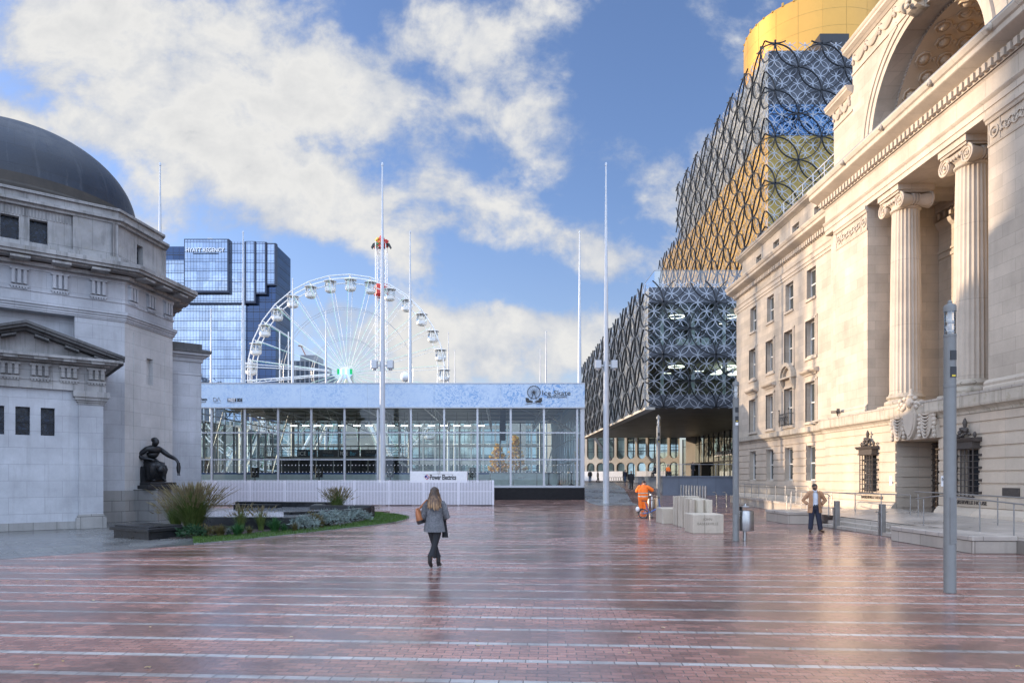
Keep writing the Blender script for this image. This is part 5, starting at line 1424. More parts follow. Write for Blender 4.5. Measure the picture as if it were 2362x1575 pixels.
# ------------------------------------------------------------------ glass ice rink pavilion
RY, RX0, RX1, RYB = 56.0, -30.0, 6.8, 92.0
RK = thing('ice_rink_pavilion', 'long glass walled ice rink pavilion with a pale blue banner fascia', 'pavilion', (-10,RY,0))
def fascia_mat():
    m, g, out = new_mat('fascia_print'); p = wpos(g); s3 = g.n('ShaderNodeSeparateXYZ', Vector=p)
    v = g.n('ShaderNodeCombineXYZ', X=s3.outputs[0], Y=s3.outputs[2], Z=0.0).outputs[0]
    patch = g.mrange(g.noise(v, 0.32, 3, 0.5), 0.34, 0.60, 0, 1, True)
    fl = g.noise(v, 3.2, 6, 0.75, 1.6); right = g.mrange(s3.outputs[0], -9, 1, 0.5, 1.0, True)
    k = g.math('MULTIPLY', g.math('MULTIPLY', g.mrange(fl, 0.48, 0.56, 0, 1, True), patch), right)
    base = g.mix(g.noise(v, 0.25, 2), (0.42,0.55,0.71), (0.56,0.67,0.78))
    c = g.mix(g.math('MULTIPLY', k, 0.9), base, (0.10,0.28,0.58))
    vj = g.math('LESS_THAN', g.math('FRACT', g.math('DIVIDE', s3.outputs[0], 5.44)), 0.004)
    c = g.mix(g.math('MULTIPLY', vj, .5), c, (0.2,0.25,0.3))
    princ(g, out, Base__Color=c, Roughness=0.5); return m
mb = MB(); mb.box(RX0,RX1+.05,RY-.35,RY-.2,7.7,9.6); mb.box(RX1-.1,RX1+.05,RY-.2,RYB,7.7,9.6); mb.build('fascia', fascia_mat(), RK)
mb = MB(); mb.box(RX0,RX1+.08,RY-.38,RY-.17,9.602,9.68); mb.box(RX0,RX1+.06,RY-.36,RY-.1,7.62,7.698); mb.build('fascia_edge', M['alu'], RK)
M['rroof'] = plain('rink_roof_lining', (0.20,0.22,0.205), 0.6, var=0.12, vscale=.4)
mb = MB(); mb.add([(RX0,RY,9.5),(RX1,RY,9.5),(RX1,RYB,9.5),(RX0,RYB,9.5)],[(0,1,2,3)])
y = RY+3
while y < RYB: mb.box(RX0,RX1,y-.1,y+.1,9.0,9.2); y += 5.0
mb.build('roof', M['rroof'], RK)
mb = MB()
x = RX1-2.6
while x > RX0:                                            # roof trusses running back from the front
    for z in (8.9,8.0): mb.tube([(x,RY+.2,z),(x,RYB,z)], .07, 5)
    yy = RY+.2; i = 0
    while yy < RYB-3: mb.tube([(x,yy,8.9 if i%2 else 8.0),(x,yy+1.8,8.0 if i%2 else 8.9)], .04, 4); yy += 1.8; i += 1
    x -= 5.44
for x in (RX0+3,RX0+9,RX1-3):
    mb.tube([(x,RY+6,1.4),(x+1.8,RY+6,7.9)], .06, 5)
for xa, xb in ((RX1-.5,RX1-6),(RX1-.5,RX1-4)):
    mb.tube([(xa,RY+4,6),(xb,RY+9,9)], .07, 5)
mb.build('roof_truss', M['alu'], RK)
MUL = [(489+76.55*i-PX)/F*RY for i in range(-2,12)]
mb = MB()
for x in MUL+[RX0,RX1-.12]: mb.box(x-.08,x+.08,RY-.12,RY+.10,1.3,7.62)
for z in (5.63,3.44): mb.box(RX0,RX1-.1,RY-.07,RY+.05,z-.05,z+.05)
mb.box(RX0,RX1,RY-.14,RY+.1,1.14,1.32)
mb.box(RX1-.28,RX1+.02,RY-.15,RY+.16,1.14,7.62)
mb.build('front_frame', M['alu'], RK)
mb = MB(); y = RY
while y < RYB+.1: mb.box(RX1-.1,RX1+.06,y-.1,y+.1,1.3,9.3); y += 2.6
for z in (5.63,3.44,7.66): mb.box(RX1-.04,RX1+.04,RY,RYB,z-.05,z+.05)
y = RY
while y < RYB+.1: mb.box(RX0-.06,RX0+.1,y-.1,y+.1,1.3,9.3); y += 2.6
x = RX0
while x < RX1: mb.box(x-.09,x+.09,RYB-.1,RYB+.1,1.3,9.4); x += 2.72
for z in (2.6,4.4,6.2,7.7): mb.box(RX0,RX1,RYB-.05,RYB+.05,z-.05,z+.05)
mb.build('wall_frame', M['alu'], RK)
M['rglass'] = glass_pane('rink_glass', (0.78,0.85,0.83), (0.92,0.96,1.0), 1.5, 1.0, base=.0, wavy=.008)
M['rglass2'] = glass_pane('rink_back_glass', (0.85,0.90,0.89), boost=1.0)
mb = MB()
xs_ = sorted(MUL+[RX0,RX1-.12])
for a, b in zip(xs_, xs_[1:]):
    mb.seg()
    for z0, z1 in ((1.32,3.44),(3.44,5.63),(5.63,7.62)): mb.quad((a,RY,z0),(b,RY,z0),(b,RY,z1),(a,RY,z1))
mb.build_each('front_glass', M['rglass'], RK)
mb = MB(); mb.quad((RX1,RY,1.3),(RX1,RYB,1.3),(RX1,RYB,7.7),(RX1,RY,7.7)); mb.quad((RX0,RYB,1.3),(RX1,RYB,1.3),(RX1,RYB,9.4),(RX0,RYB,9.4)); mb.quad((RX0,RY,1.3),(RX0,RYB,1.3),(RX0,RYB,7.7),(RX0,RY,7.7)); mb.build('wall_glass', M['rglass2'], RK)
mb = MB()                                                  # rows of white marker dots on the panes
for z, s_ in ((2.98,.035),(2.42,.03)):
    x = RX0+.1
    while x < RX1-.2: mb.box(x,x+.055,RY-.02,RY-.012,z-s_,z+s_); x += .29
mb.build('pane_dots', M['white'], RK)
M['skirt'] = plain('black_skirt_sheet', (0.008,0.008,0.01), 0.45, var=.4, vscale=3, bump=.6, bscale=3, spec=.2)
mb = MB(); mb.box(RX0,RX1+.05,RY-.3,RY+.2,.13,1.14); mb.box(RX1-.05,RX1+.05,RY,RYB,.13,1.14)
for x in range(-28,7,2): mb.box(x,x+.9,RY-.2,RY+.1,-.01,.13)
mb.build('base_skirt', M['skirt'], RK)
mb = MB(); mb.box(RX0,RX1,RY+.2,RYB,1.15,1.3); mb.build('rink_floor', plain('rink_floor', (0.45,0.48,0.5), .3), RK)
# barrier inside
M['blue'] = plain('barrier_blue', (0.03,0.09,0.30), .4)
mb = MB(); mb.mi = 0; mb.box(-28,-1,RY+3.2,RY+3.3,1.3,2.25); mb.mi = 1; mb.box(-28,-1,RY+3.17,RY+3.33,2.25,2.36); mb.mi = 0; mb.box(-1,5,RY+2.6,RY+2.7,1.3,2.3); mb.mi = 2; mb.box(-1,5,RY+2.55,RY+2.75,2.3,2.36)
for x in (-.9,1.1,3.1,4.9): mb.box(x-.04,x+.04,RY+2.54,RY+2.6,1.3,2.3)
mb.mi = 2; mb.extr([(1.5,1.92),(1.95,1.92),(1.95,1.86),(2.15,1.97),(1.95,2.08),(1.95,2.02),(1.5,2.02)],'y',RY+2.57,RY+2.59)
mb.build('rink_barrier', [plain('barrier_white',(.62,.66,.66),.4),M['blue'],M['dsteel']], RK)
# stairs of the bar deck
mb = MB(); mb.bx((-8,RY+12,2.4),(5,.1,.25),0,(0,R(28),0)); mb.bx((-8,RY+12,3.2),(5,.06,.06),0,(0,R(28),0)); mb.box(-26,-10.5,RY+19,RY+19.2,3.95,4.2); mb.box(-26,-10.5,RY+19.0,RY+24,4.15,4.3)
for i in range(9): mb.tube([(-26+i*1.9,RY+19.1,1.3),(-26+i*1.9,RY+19.1,5.4)], .05, 5)
for z in (4.7,5.0,5.35): mb.tube([(-26,RY+19.1,z),(-10.5,RY+19.1,z)], .03, 4)
mb.build('bar_deck', M['dsteel'], RK)
mb = MB(); mb.box(-26,-10.6,RY+23.8,RY+24,1.3,4.1); mb.box(-26,-11,RY+20.6,RY+21.2,1.3,2.5)
mb.build('bar_counter', plain('dark_bar',(.05,.055,.06),.5), RK)
# writing on the fascia
blk = M['black']; FYf = RY-.37
a = at(1251,0,FYf).x
def fz(py): return HC+(PY-py)/F*FYf
text('fascia_lettering', 'Ice Skate', .58, blk, RK, (at(1251,0,FYf).x,FYf,fz(911.5)), FRONT, fit=65*FYf/F, extrude=.01)
text('fascia_lettering', 'BIRMINGHAM', .27, blk, RK, (at(1262.5,0,FYf).x,FYf,fz(917.6)), FRONT, fit=44*FYf/F, extrude=.01)
text('fascia_lettering', 'ham', .30, blk, RK, (at(477.5,0,FYf).x,FYf,fz(923)), FRONT, extrude=.01, align='RIGHT', bold=.008)
text('fascia_lettering', 'City Council', .22, M['dsteel'], RK, (at(475,0,FYf).x,FYf,fz(928)), FRONT, extrude=.01, align='RIGHT')
text('fascia_lettering', 'SIDE', .36, blk, RK, (at(546.3,0,FYf).x,FYf,fz(925.6)), FRONT, fit=12.6*FYf/F, extrude=.01, bold=.012)
mb = MB(); mb.box(at(524.5,0,FYf).x,at(544.5,0,FYf).x,FYf,FYf+.02,fz(926.3),fz(918)); mb.build('fascia_mark', blk, RK)
text('fascia_lettering', 'WEST', .36, M['white'], RK, (at(526,0,FYf).x,FYf-.012,fz(925.6)), FRONT, fit=17*FYf/F, extrude=.01, bold=.012)
mb = MB()
for i in range(14): x = at(525+i*2.5,0,FYf).x; mb.box(x,x+.05,FYf,FYf+.01,fz(928.8),fz(928))
p = [at(492.4,925.6,FYf),at(492.4,917,FYf),at(496,917,FYf),at(499,919.5,FYf),at(499.5,922.5,FYf),at(497,925.4,FYf),at(492.4,925.6,FYf)]
mb.tube(p, .018, 4); mb.tube([at(500,925.6,FYf),at(504.2,916.2,FYf),at(508.5,925.6,FYf)], .018, 4); mb.tube([at(493,928.6,FYf),at(510,928.6,FYf)], .008, 4)
mb.build('fascia_mark', M['dsteel'], RK)
# big wheel on skates emblem
mb = MB(); c = at(1231.5,904.5,FYf); r = .51
mb.ring(c,r,.035,.03,'y',40); mb.ring(c,.07,.07,.03,'y',14)
for i in range(24):
    t = 2*math.pi*i/24; e = Vector((math.cos(t),0,math.sin(t))); mb.tube([c+e*.06,c+e*r], .008, 4); mb.ball(c+e*(r+.035),.028,6,4)
for q in (-1,1):
    mb.tube([c,c+Vector((q*.26,0,-.64))], .016, 4)
    b = c+Vector((q*.36,0,-.70))
    mb.extr([(b.x-q*.30,b.z-.10),(b.x+q*.12,b.z-.17),(b.x+q*.30,b.z-.06),(b.x+q*.32,b.z+.27),(b.x+q*.06,b.z+.22),(b.x+q*.02,b.z+.08),(b.x-q*.28,b.z-.02)], 'y', FYf, FYf+.02)
    mb.tube([(b.x-q*.36,FYf,b.z-.17),(b.x+q*.36,FYf,b.z-.31)], .016, 4)
    for t in (-.15,.2): mb.tube([(b.x+q*t,FYf,b.z-.1),(b.x+q*t,FYf,b.z-.25)], .014, 4)
mb.build('fascia_emblem', blk, RK)
# things hanging and standing inside
M['tube'] = emis('tube_light', (1.0,1.0,0.92), 6.0)
lx = [677,705,732,759.5,789,823,851,901.7,933,963.5,995,1024,1053.5,1078,1110]
HLD = 72.0; first = None
for i, px in enumerate(lx):
    p = at(px,981.4,HLD)
    if first is None:
        first = thing('hanging_light', None, 'light', p, 0, 'row of hanging tube lights inside the rink')
        mb = MB(); mb.box(-.33,.33,-.06,.06,-.04,.03); mb.build('lamp_tube', M['tube'], first, local=True)
        mb = MB(); mb.box(-.3,.3,-.09,.09,.035,.16); mb.tube([(-.2,0,.15),(-.1,0,.5),(.1,0,.5),(.2,0,.15)],.025,4); mb.tube([(0,0,.5),(0,0,1.4)],.02,4); mb.build('housing', M['black'], first, local=True)
        o = first
    else: o = dup(first, p)
    nth = ['first','second','third','fourth','fifth','sixth','seventh','eighth','ninth','tenth','eleventh','twelfth','thirteenth','fourteenth','fifteenth'][i]
    o['label'] = 'glowing tube light hanging in the rink, %s from the left of its row' % nth
SY = 75.0
for i, (a, b, kind) in enumerate(((685,730,0),(733,779,1),(781.5,829,0),(832,872,1))):
    p0, p1 = at(a,1053,SY), at(b,1037,SY)
    lab = ['dark bar sign reading ICE Bar, left one over the rink bar','dark sign reading FAMILIES Welcome between two bar signs','dark bar sign reading ICE Bar, right one over the rink bar','dark sign reading FAMILIES Welcome beside the nearest mast'][i]
    s_ = thing('bar_sign', lab, 'sign', ((p0.x+p1.x)/2,SY,p0.z), 0, 'dark signs over the rink bar')
    mb = MB(); mb.box(p0.x,p1.x,SY,SY+.1,p0.z,p1.z); mb.build('board', plain('sign_board',(.03,.036,.045),.5), s_)
    if kind == 0:
        text('lettering', 'ICE', .60, M['white'], s_, (p0.x+.15,SY-.02,p0.z+.16), FRONT, extrude=.01)
        text('lettering', 'Bar', .60, plain('sign_blue',(.12,.45,.65),.5), s_, (p0.x+1.2,SY-.02,p0.z+.16), (R(90),0,0), extrude=.01, sx=.85)
    else:
        text('lettering', 'FAMILIES', .32, M['dsteel'], s_, (p0.x+.55,SY-.02,p0.z+.42), FRONT, extrude=.01, sx=.8)
        text('lettering', 'Welcome', .30, plain('sign_blue_dim',(.10,.22,.32),.5), s_, (p0.x+.55,SY-.02,p0.z+.08), FRONT, extrude=.01)
for px, lab in ((588,'black loudspeaker inside the rink glass, leftmost, near the memorial'),(736,'black loudspeaker inside the rink glass under the ICE Bar signs'),(900,'black loudspeaker inside the rink, just right of the mast behind the fence'),(1090,'black loudspeaker inside the rink, right of the white generator board')):
    y = RY+1.2; p = at(px,1089,y); s_ = thing('loudspeaker', lab, 'loudspeaker', (p.x,y,1.3), 0, 'black loudspeakers along the rink')
    mb = MB(); mb.cbox(p.x-.26,p.x+.26,y-.2,y+.25,p.z-.42,p.z+.40,.03); mb.build('cabinet', M['black'], s_)
    mb = MB(); mb.ring((p.x,y-.21,p.z-.14),.15,.05,.03,'y',18); mb.ring((p.x,y-.21,p.z+.22),.08,.04,.03,'y',14); mb.build('driver', M['dsteel'], s_)
    mb = MB(); mb.tube([(p.x,y,1.3),(p.x,y,p.z-.42)], .04, 6); mb.lathe([(.25,1.3),(.25,1.33)],(p.x,y,0),12); mb.build('stand', M['black'], s_)
for px, lab in ((1290,'tall round bar table inside the rink, nearer its right corner post'),(1318,'tall round bar table inside the rink beside the corner post'),(1266,'tall round bar table inside the rink, left of the other tables')):
    y = RY+2.0; p = at(px,1090,y); t_ = thing('bar_table', lab, 'table', (p.x,y,1.3), 0, 'bar tables inside the rink')
    mb = MB(); mb.lathe([(.34,2.36),(.34,2.41)],(p.x,y,0),18); mb.build('table_top', M['dsteel'], t_)
    mb = MB(); mb.lathe([(.28,1.3),(.26,1.34),(.05,1.42),(.045,2.2),(.12,2.36)],(p.x,y,0),12); mb.build('leg', M['black'], t_)
# black line array hanging near the right
LA = thing('line_array_speaker', 'slim black speaker column hanging from the rink roof, right of centre', 'loudspeaker', at(1160,960,66))
mb = MB(); p = at(1160,960,66); 
for i in range(7): mb.bx((p.x,66,8.3-i*.42),(.55,.5,.38),0,(R(-i*3),0,0))
mb.build('cabinet', M['black'], LA)

# ------------------------------------------------------------------ white picket fence and the generator board behind it
FY_ = 48.0; fx0, fx1 = -22.5, (1139-PX)/F*FY_
PF = thing('picket_fence', 'long white picket fence in front of the ice rink', 'fence', (-10,FY_,0))
n = 9; L = (fx1-fx0)/n
for i in range(n):
    mb = MB(); x = fx0+i*L+.03; e = fx0+(i+1)*L
    while x < e-.03: 
        h = 1.80+rnd.uniform(-.01,.01); mb.extr([(x,.06),(x+.066,.06),(x+.066,h-.03),(x+.033,h),(x,h-.03)],'y',FY_-.012,FY_+.012); x += .103
    mb.build('picket_panel', M['fence'], PF)
    mb = MB(); 
    mb.box(fx0+i*L,e-.01,FY_+.014,FY_+.05,.97,1.02); mb.box(fx0+i*L,e-.01,FY_+.17,FY_+.2,.3,.4)
    mb.box(e-.09,e-.01,FY_+.052,FY_+.13,0,1.75); mb.build('rail', M['fence'], PF)
mb = MB(); mb.box(fx0,fx1,FY_+.14,FY_+.16,.03,1.62); mb.build('backing_sheet', plain('backing_sheet',(.22,.23,.28),.7), PF)
GBd = thing('generator_board', 'white board reading Power Electrics standing behind the picket fence', 'generator', (-4.6,50.0,0))
x0, x1 = (946-PX)/F*50, (1077-PX)/F*50
mb = MB(); mb.box(x0,x1,50.0,51.6,.2,2.43); mb.box(x0+.1,x1-.1,50.1,51.5,0,.2); mb.build('cabinet', M['white'], GBd)
mb = MB(); mb.box((x0+x1)/2-.006,(x0+x1)/2+.006,49.985,50,.2,2.43); mb.ring(((x0+x1)/2,49.985,2.34),.11,.02,.01,'y',16); mb.box((x0+x1)/2-1.1,(x0+x1)/2+1.1,49.985,49.99,2.22,2.235); mb.build('panel_seam', M['dsteel'], GBd)
text('lettering', 'Power Electrics', .52, M['black'], GBd, ((992-PX)/F*50,49.98,1.82), FRONT, fit=60*50/F, extrude=.01, bold=.012)
mb = MB(); a = (980-PX)/F*50; mb.ring((a+.16,49.98,2.0),.17,.05,.01,'y',4); mb.build('logo_mark', plain('logo_red',(.5,.03,.05),.5), GBd)
mb = MB(); mb.box(a,a+.16,49.975,49.98,1.98,2.13); mb.box(a+.18,a+.26,49.975,49.98,1.9,2.0); mb.build('logo_mark', plain('logo_blue',(.03,.05,.3),.5), GBd)

# ------------------------------------------------------------------ what stands beyond the rink
BK = thing('glass_office_front', 'pale office front with white fins and teal glass seen through the rink', 'office building', (-20,165,0))
M['teal'] = mirror_glass('teal_glass', (0.33,0.40,0.39), 0.06, grid=(2.2,3.2), lw=.12, metal=.7, wavy=.1)
mb = MB(); mb.box(-85,12,165,185,1.2,15.5); mb.build('glazing', M['teal'], BK)
mb = MB()
for z in (1.2,5.0,9.2,13.6): mb.box(-85,12,164.6,165,z,z+.9)
for i in range(30): mb.box(-74+i*2.9,-73.6+i*2.9,164.2,164.6,1.2,15.5)
mb.box(2,6,163.8,164.6,1.2,15.5); mb.box(-38,-30,163.8,164.6,1.2,15.5)
mb.build('fin', M['concrete'], BK)
# bike hoops before the theatre
h0 = None
for i in range(12):
    px = 1409+i*5.4; p = at(px,1104,112)
    if h0 is None:
        h0 = thing('cycle_hoop', None, 'cycle stand', (p.x,112,1.25), 0, 'row of steel cycle hoops before the theatre')
        mb = MB(); mb.tube([(-.12,.3,0),(-.12,.3,.6)]+[( -.12+.12*0, .3*math.cos(t), .6+.22*math.sin(t)) for t in [math.pi*j/8 for j in range(1,8)]]+[(-.12,-.3,.6),(-.12,-.3,0)], .035, 6); mb.build('hoop', M['steel'], h0, local=True); o = h0
    else: o = dup(h0, (p.x,112,1.25))
    o.rotation_euler.z = R(20)
    o['label'] = 'bent steel cycle hoop in the far row before the theatre arches'
# ------------------------------------------------------------------ lamp posts
def lamp(x, y, label, sticker=False):
    o = thing('lamp_post', label, 'lamp post', (x,y,0), 0, 'cylindrical lamp posts along the square')
    r = .096
    b = MB(); b.lathe([(r*1.02,0),(r*1.02,.02),(r,.03),(r,3.52),(r*.985,3.53),(r*.985,3.55)],(0,0,0),28); b.build('post', M['lampgrey'], o, smooth=True, local=True, angle=35)
    b = MB(); b.lathe([(r*1.03,3.55),(r*1.03,3.60),(r*.99,3.605),(r*.99,4.42),(r*1.03,4.425),(r*1.03,4.47)],(0,0,0),28); b.build('lamp_collar', M['lampgrey'], o, smooth=True, local=True, angle=35)
    b = MB(); b.box(-.05,.05,-r*1.06,-r*.9,3.72,3.90); b.seg(); b.box(-.05,.05,-r*1.06,-r*.9,4.02,4.18); b.build_each('device_window', M['black'], o, local=True)
    b = MB(); b.box(-.03,.03,-r*1.075,-r*1.0,3.73,3.76); b.build('yellow_tag', plain('yellow_tag',(.6,.45,.03),.5), o, local=True)
    b = MB(); b.lathe([(r*.93,4.47),(r*.93,4.86)],(0,0,0),28); b.f = b.f[:-2]; b.m = b.m[:-2]
    b.build('lamp_glass', M['lampglass'], o, smooth=True, local=True)
    b = MB(); b.lathe([(.035,4.47),(.035,4.86)],(0,0,0),12); b.lathe([(.06,4.5),(.075,4.52),(.06,4.54)],(0,0,0),12); b.lathe([(.06,4.66),(.075,4.68),(.06,4.7)],(0,0,0),12); b.build('lamp_core', M['lampcore'], o, smooth=True, local=True)
    b = MB(); b.lathe([(r*1.02,4.86),(r*1.02,4.95),(r*.9,4.98),(r*.4,5.0),(r*.38,5.04),(r*.2,5.06)],(0,0,0),28); b.build('lamp_cap', M['lampgrey'], o, smooth=True, local=True, angle=35)
    b = MB(); b.box(-.055,.055,-r*1.015,-r*.8,.85,1.65); b.build('access_door', M['lampgrey'], o, local=True)
    if sticker: b = MB(); b.box(-.04,.04,-r*1.05,-r*.9,3.62,3.70); b.build('sticker', M['white'], o, local=True)
    return o
M['lampglass'] = glass_pane('lamp_clear_glass', (0.88,0.9,0.9), boost=1.5, base=.05)
M['lampcore'] = plain('lamp_reflector', (0.62,0.56,0.50), .4, .3)
lamp(7.79,11.84,'grey cylindrical lamp post with glass head, nearest, before the portal')
lamp(7.37,21.4,'grey cylindrical lamp post beside the steel litter bin', True)
lamp(7.76,33.6,'pale sunlit cylindrical lamp post behind the orange clad worker and bicycle')
# ------------------------------------------------------------------ litter bins
def bin_(x, y, label, s=1.0):
    o = thing('litter_bin', label, 'litter bin', (x,y,0), 0, 'steel litter bins')
    b = MB(); b.lathe([(.06,0),(.06,.32)],(-.02,0,0),12); b.build('post', M['steel'], o, smooth=True, local=True, angle=35)
    b = MB(); b.lathe([(.235,.31),(.245,.33),(.245,.93),(.235,.945),(.215,.945),(.215,.8)],(.02,0,0),32); b.build('drum', M['steel'], o, smooth=True, local=True, angle=35)
    b = MB(); b.lathe([(.05,.8),(.05,1.06)],(-.12,.05,0),10); b.build('neck', M['black'], o, local=True)
    b = MB(); b.lathe([(.245,1.06),(.25,1.075),(.24,1.09),(.06,1.1),(.05,1.16),(.02,1.17)],(.0,0,0),32); b.build('hood', M['steel'], o, smooth=True, local=True, angle=35)
bin_(7.72,21.55,'brushed steel litter bin on a post beside the lamp post'); bin_(7.50,34.05,'steel litter bin shining behind the blue bicycle')
mb = MB(); mb.tube([(7.36,33.25,0),(7.36,33.25,1.05)], .055, 10)
for z in (.1,.9): mb.ring((7.36,33.25,z),.06,.02,.04,'z',12)
tag(mb.build('steel_bollard', M['steel'], None, smooth=True), 'bright steel post standing right of the bin behind the bicycle', 'bollard')
# ------------------------------------------------------------------ limestone sculpture: benches and upright punches
def stone(name, pts, h, label, cat, group=None, c=.03, seed=1):
    b = MB(); cx = sum(p[0] for p in pts)/len(pts); cyy = sum(p[1] for p in pts)/len(pts)
    ins = [(p[0]+(cx-p[0])*c*2,p[1]+(cyy-p[1])*c*2) for p in pts]
    n = len(pts); vs = [(p[0],p[1],0) for p in pts]+[(p[0],p[1],h-c) for p in pts]+[(p[0],p[1],h) for p in ins]
    fs = [tuple(range(n-1,-1,-1)),tuple(range(2*n,3*n))]
    for k in (0,n): fs += [(k+i,k+(i+1)%n,k+n+(i+1)%n,k+n+i) for i in range(n)]
    b.add(vs, fs); o = b.build(name, M['lime'])
    return tag(o, label, cat, group)
st1 = thing('carved_stone_seat', 'pale limestone block seat with carved name on its near face', 'stone seat', (7.3,24.6,0))
def seatblock(o, x0, x1, y0, y1, h, rz):
    b = MB(); b.cbox(-(x1-x0)/2,(x1-x0)/2,-(y1-y0)/2,(y1-y0)/2,0,h,.025); b.xf(Matrix.Translation(((x0+x1)/2,(y0+y1)/2,0)) @ Matrix.Rotation(rz,4,'Z')); return b.build('block', M['lime'], o)
seatblock(st1, 6.83,7.93,24.25,25.35,.68,0)
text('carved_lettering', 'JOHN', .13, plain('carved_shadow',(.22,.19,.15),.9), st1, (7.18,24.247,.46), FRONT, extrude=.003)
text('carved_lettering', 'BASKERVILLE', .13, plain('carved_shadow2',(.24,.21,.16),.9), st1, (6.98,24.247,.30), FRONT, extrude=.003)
st2 = thing('carved_stone_seat', 'plain limestone block seat beside the bicycle wheel', 'stone seat', (7.4,29.8,0))
seatblock(st2, 6.95,7.85,29.3,30.6,.66,0)
rr = random.Random(8)
labs = ['tall fluted limestone slab nearest the plain block seat','fluted limestone slab second in the upright row','fluted limestone slab in the middle of the upright row','broad fluted limestone slab next to the carved name seat']
for i, (x, y, w, h) in enumerate(((7.66,28.45,.78,1.20),(7.55,27.45,.66,1.24),(7.52,26.55,.62,1.18),(7.53,25.72,.66,1.16))):
    pts = []; N = 40
    for k in range(N):                                 # letter punch: rectangle with deep flutes along its sides
        t = k/N; s_ = int(t*4); u = t*4-s_; a, b = w/2, .36
        P = ((-a+2*a*u,-b),(a,-b+2*b*u),(a-2*a*u,b),(-a,b-2*b*u))[s_]
        fl = 1-.42*max(0,math.sin(u*math.pi*((3,2,3,4)[i] if s_%2==0 else 2)))**4*(1 if i != 2 else .7)
        pts.append((x+P[0]*(1 if s_%2==0 else fl),y+P[1]*(fl if s_%2==0 else 1)))
    stone('upright_stone_punch', pts, h, labs[i], 'stone sculpture', 'upright stone slabs of the sculpture', .012)
# ------------------------------------------------------------------ platform, steps and ramps along the stone building
PLT = thing('entrance_terrace', 'granite entrance terrace with three long steps before the stone building', 'steps', (14,22,0))
mb = MB()
for i in range(3): mb.box(13.0+.36*i,18.0,20.6,27.6+.3*i,.12*i+(.0 if i == 0 else .001),.12*(i+1))
mb.build('step', M['granite'], PLT)
mb = MB(); mb.add([(13.9,16,.362),(17.75,16,.362),(17.75,31,.60),(13.9,31,.40)],[(0,1,2,3)]); mb.box(14.6,17.75,27.0,34.5,0,.42); mb.box(13.5,17.75,12,20.6,0,.355)
mb.build('landing', M['platform'], PLT)
def block(label, x0, x1, y0, y1, h, slab=.12):
    o = thing('granite_block_wall', label, 'low wall', ((x0+x1)/2,(y0+y1)/2,0))
    b = MB(); b.cbox(x0,x1,y0,y1,0,h-slab-.015,.01); b.build('base', M['granite'], o)
    b = MB(); b.cbox(x0-.03,x1+.03,y0-.03,y1+.03,h-slab,h,.02); b.build('capping', M['platform'], o)
block('grey granite block ending the terrace steps, behind the nearest lamp post', 12.35,13.5,17.85,21.6,.46)
block('sunlit low granite block beside the man in the tan coat', 12.2,13.6,29.0,31.4,.52)
# angled ramp wall further along
RW = thing('ramp_wall', 'low granite ramp wall with handrail running along the wing', 'low wall', (16.8,43,0))
A, B = Vector((15.4,33.6,0)), Vector((18.0,53.5,0)); dv = (B-A).normalized(); nv = Vector((-dv.y,dv.x,0))
mb = MB(); mb.prism([(A.x,A.y),(B.x,B.y),(B.x+.4,B.y),(A.x+.4,A.y)],0,.46); mb.prism([(A.x+.4,A.y),(B.x+.4,B.y),(18.3,53.5),(17.7,33.6)],0,.40); mb.build('base', M['granite'], RW)
mb = MB(); mb.prism([(A.x-.04,A.y),(B.x-.04,B.y),(B.x+.44,B.y),(A.x+.44,A.y)],.46,.57); mb.build('capping', M['platform'], RW)
def rail(label, pts, posts, h=.95, mid=True, r=.022, mat='dsteel'):
    o = thing('handrail', label, 'handrail', pts[0]); b = MB()
    top = [Vector(p)+Vector((0,0,h)) for p in pts]; b.tube(top, r, 8); b.build('rail', M[mat], o, smooth=True, angle=40)
    b = MB()
    for p in posts: p = Vector(p); b.tube([p,p+Vector((0,0,h))], r*.9, 8)
    b.build('post', M[mat], o, smooth=True, angle=40); return o
def along(a, b, n): a, b = Vector(a), Vector(b); return [a+(b-a)*i/(n-1) for i in range(n)]
a, b = (A.x+.2,A.y+1,.57), (B.x+.2,B.y,.57); rail('thin steel handrail on the ramp wall below the wing windows', [a,b], along(a,b,10), .95)
rail('short bright handrail by the man in the tan coat', [(13.5,31.8,.35),(14.3,34.6,.45)], [(13.5,31.8,.35),(13.8,32.9,.4)], .72, mat='steel')
a, b = (13.75,27.2,.36), (13.75,20.8,.36)
a, b = (14.0,22.7,.36), (14.0,17.2,.36); rail('steel handrail sloping along the terrace edge behind the nearest lamp post', [(14.0,23.0,.36),(14.0,21.6,.5),(14.0,17.2,.30)], along((14.0,22.6,.36),(14.0,17.3,.36),5), .92)
a, b = (15.9,25.4,.42), (15.9,15.5,.36); rail('steel handrail along the ramp under the building name', [(15.9,26.2,.5),(15.9,20.5,.42),(15.9,15.5,.30)], along((15.9,26,.42),(15.9,15.6,.36),6), .95)
a, b = (16.2,27.0,.45), (14.9,35.0,.42); rail('steel handrail from the portal along the sunlit plinth', [a,b], along(a,b,6), .85)
rail('looped steel handrail at the left end of the steps', [(13.6,28.2,.36),(14.6,30.5,.4),(14.9,34,.42)], along((13.6,28.3,.36),(14.8,33.6,.42),5), .85)
for x, y, lab in ((13.05,26.5,'square steel post with crossbar at the left end of the steps'),(13.05,23.35,'square steel post with crossbar in the middle of the steps')):
    o = thing('steel_guard_post', lab, 'post', (x,y,0)); b = MB(); b.cbox(x-.085,x+.085,y-.085,y+.085,0,1.08,.012); b.build('post', M['dsteel'], o)
    b = MB(); b.box(x-.22,x+.16,y-.03,y+.03,.80,.83); b.tube([(x-.13,y,.02),(x-.13,y,.8)], .022, 6); b.build('crossbar', M['steel'], o)
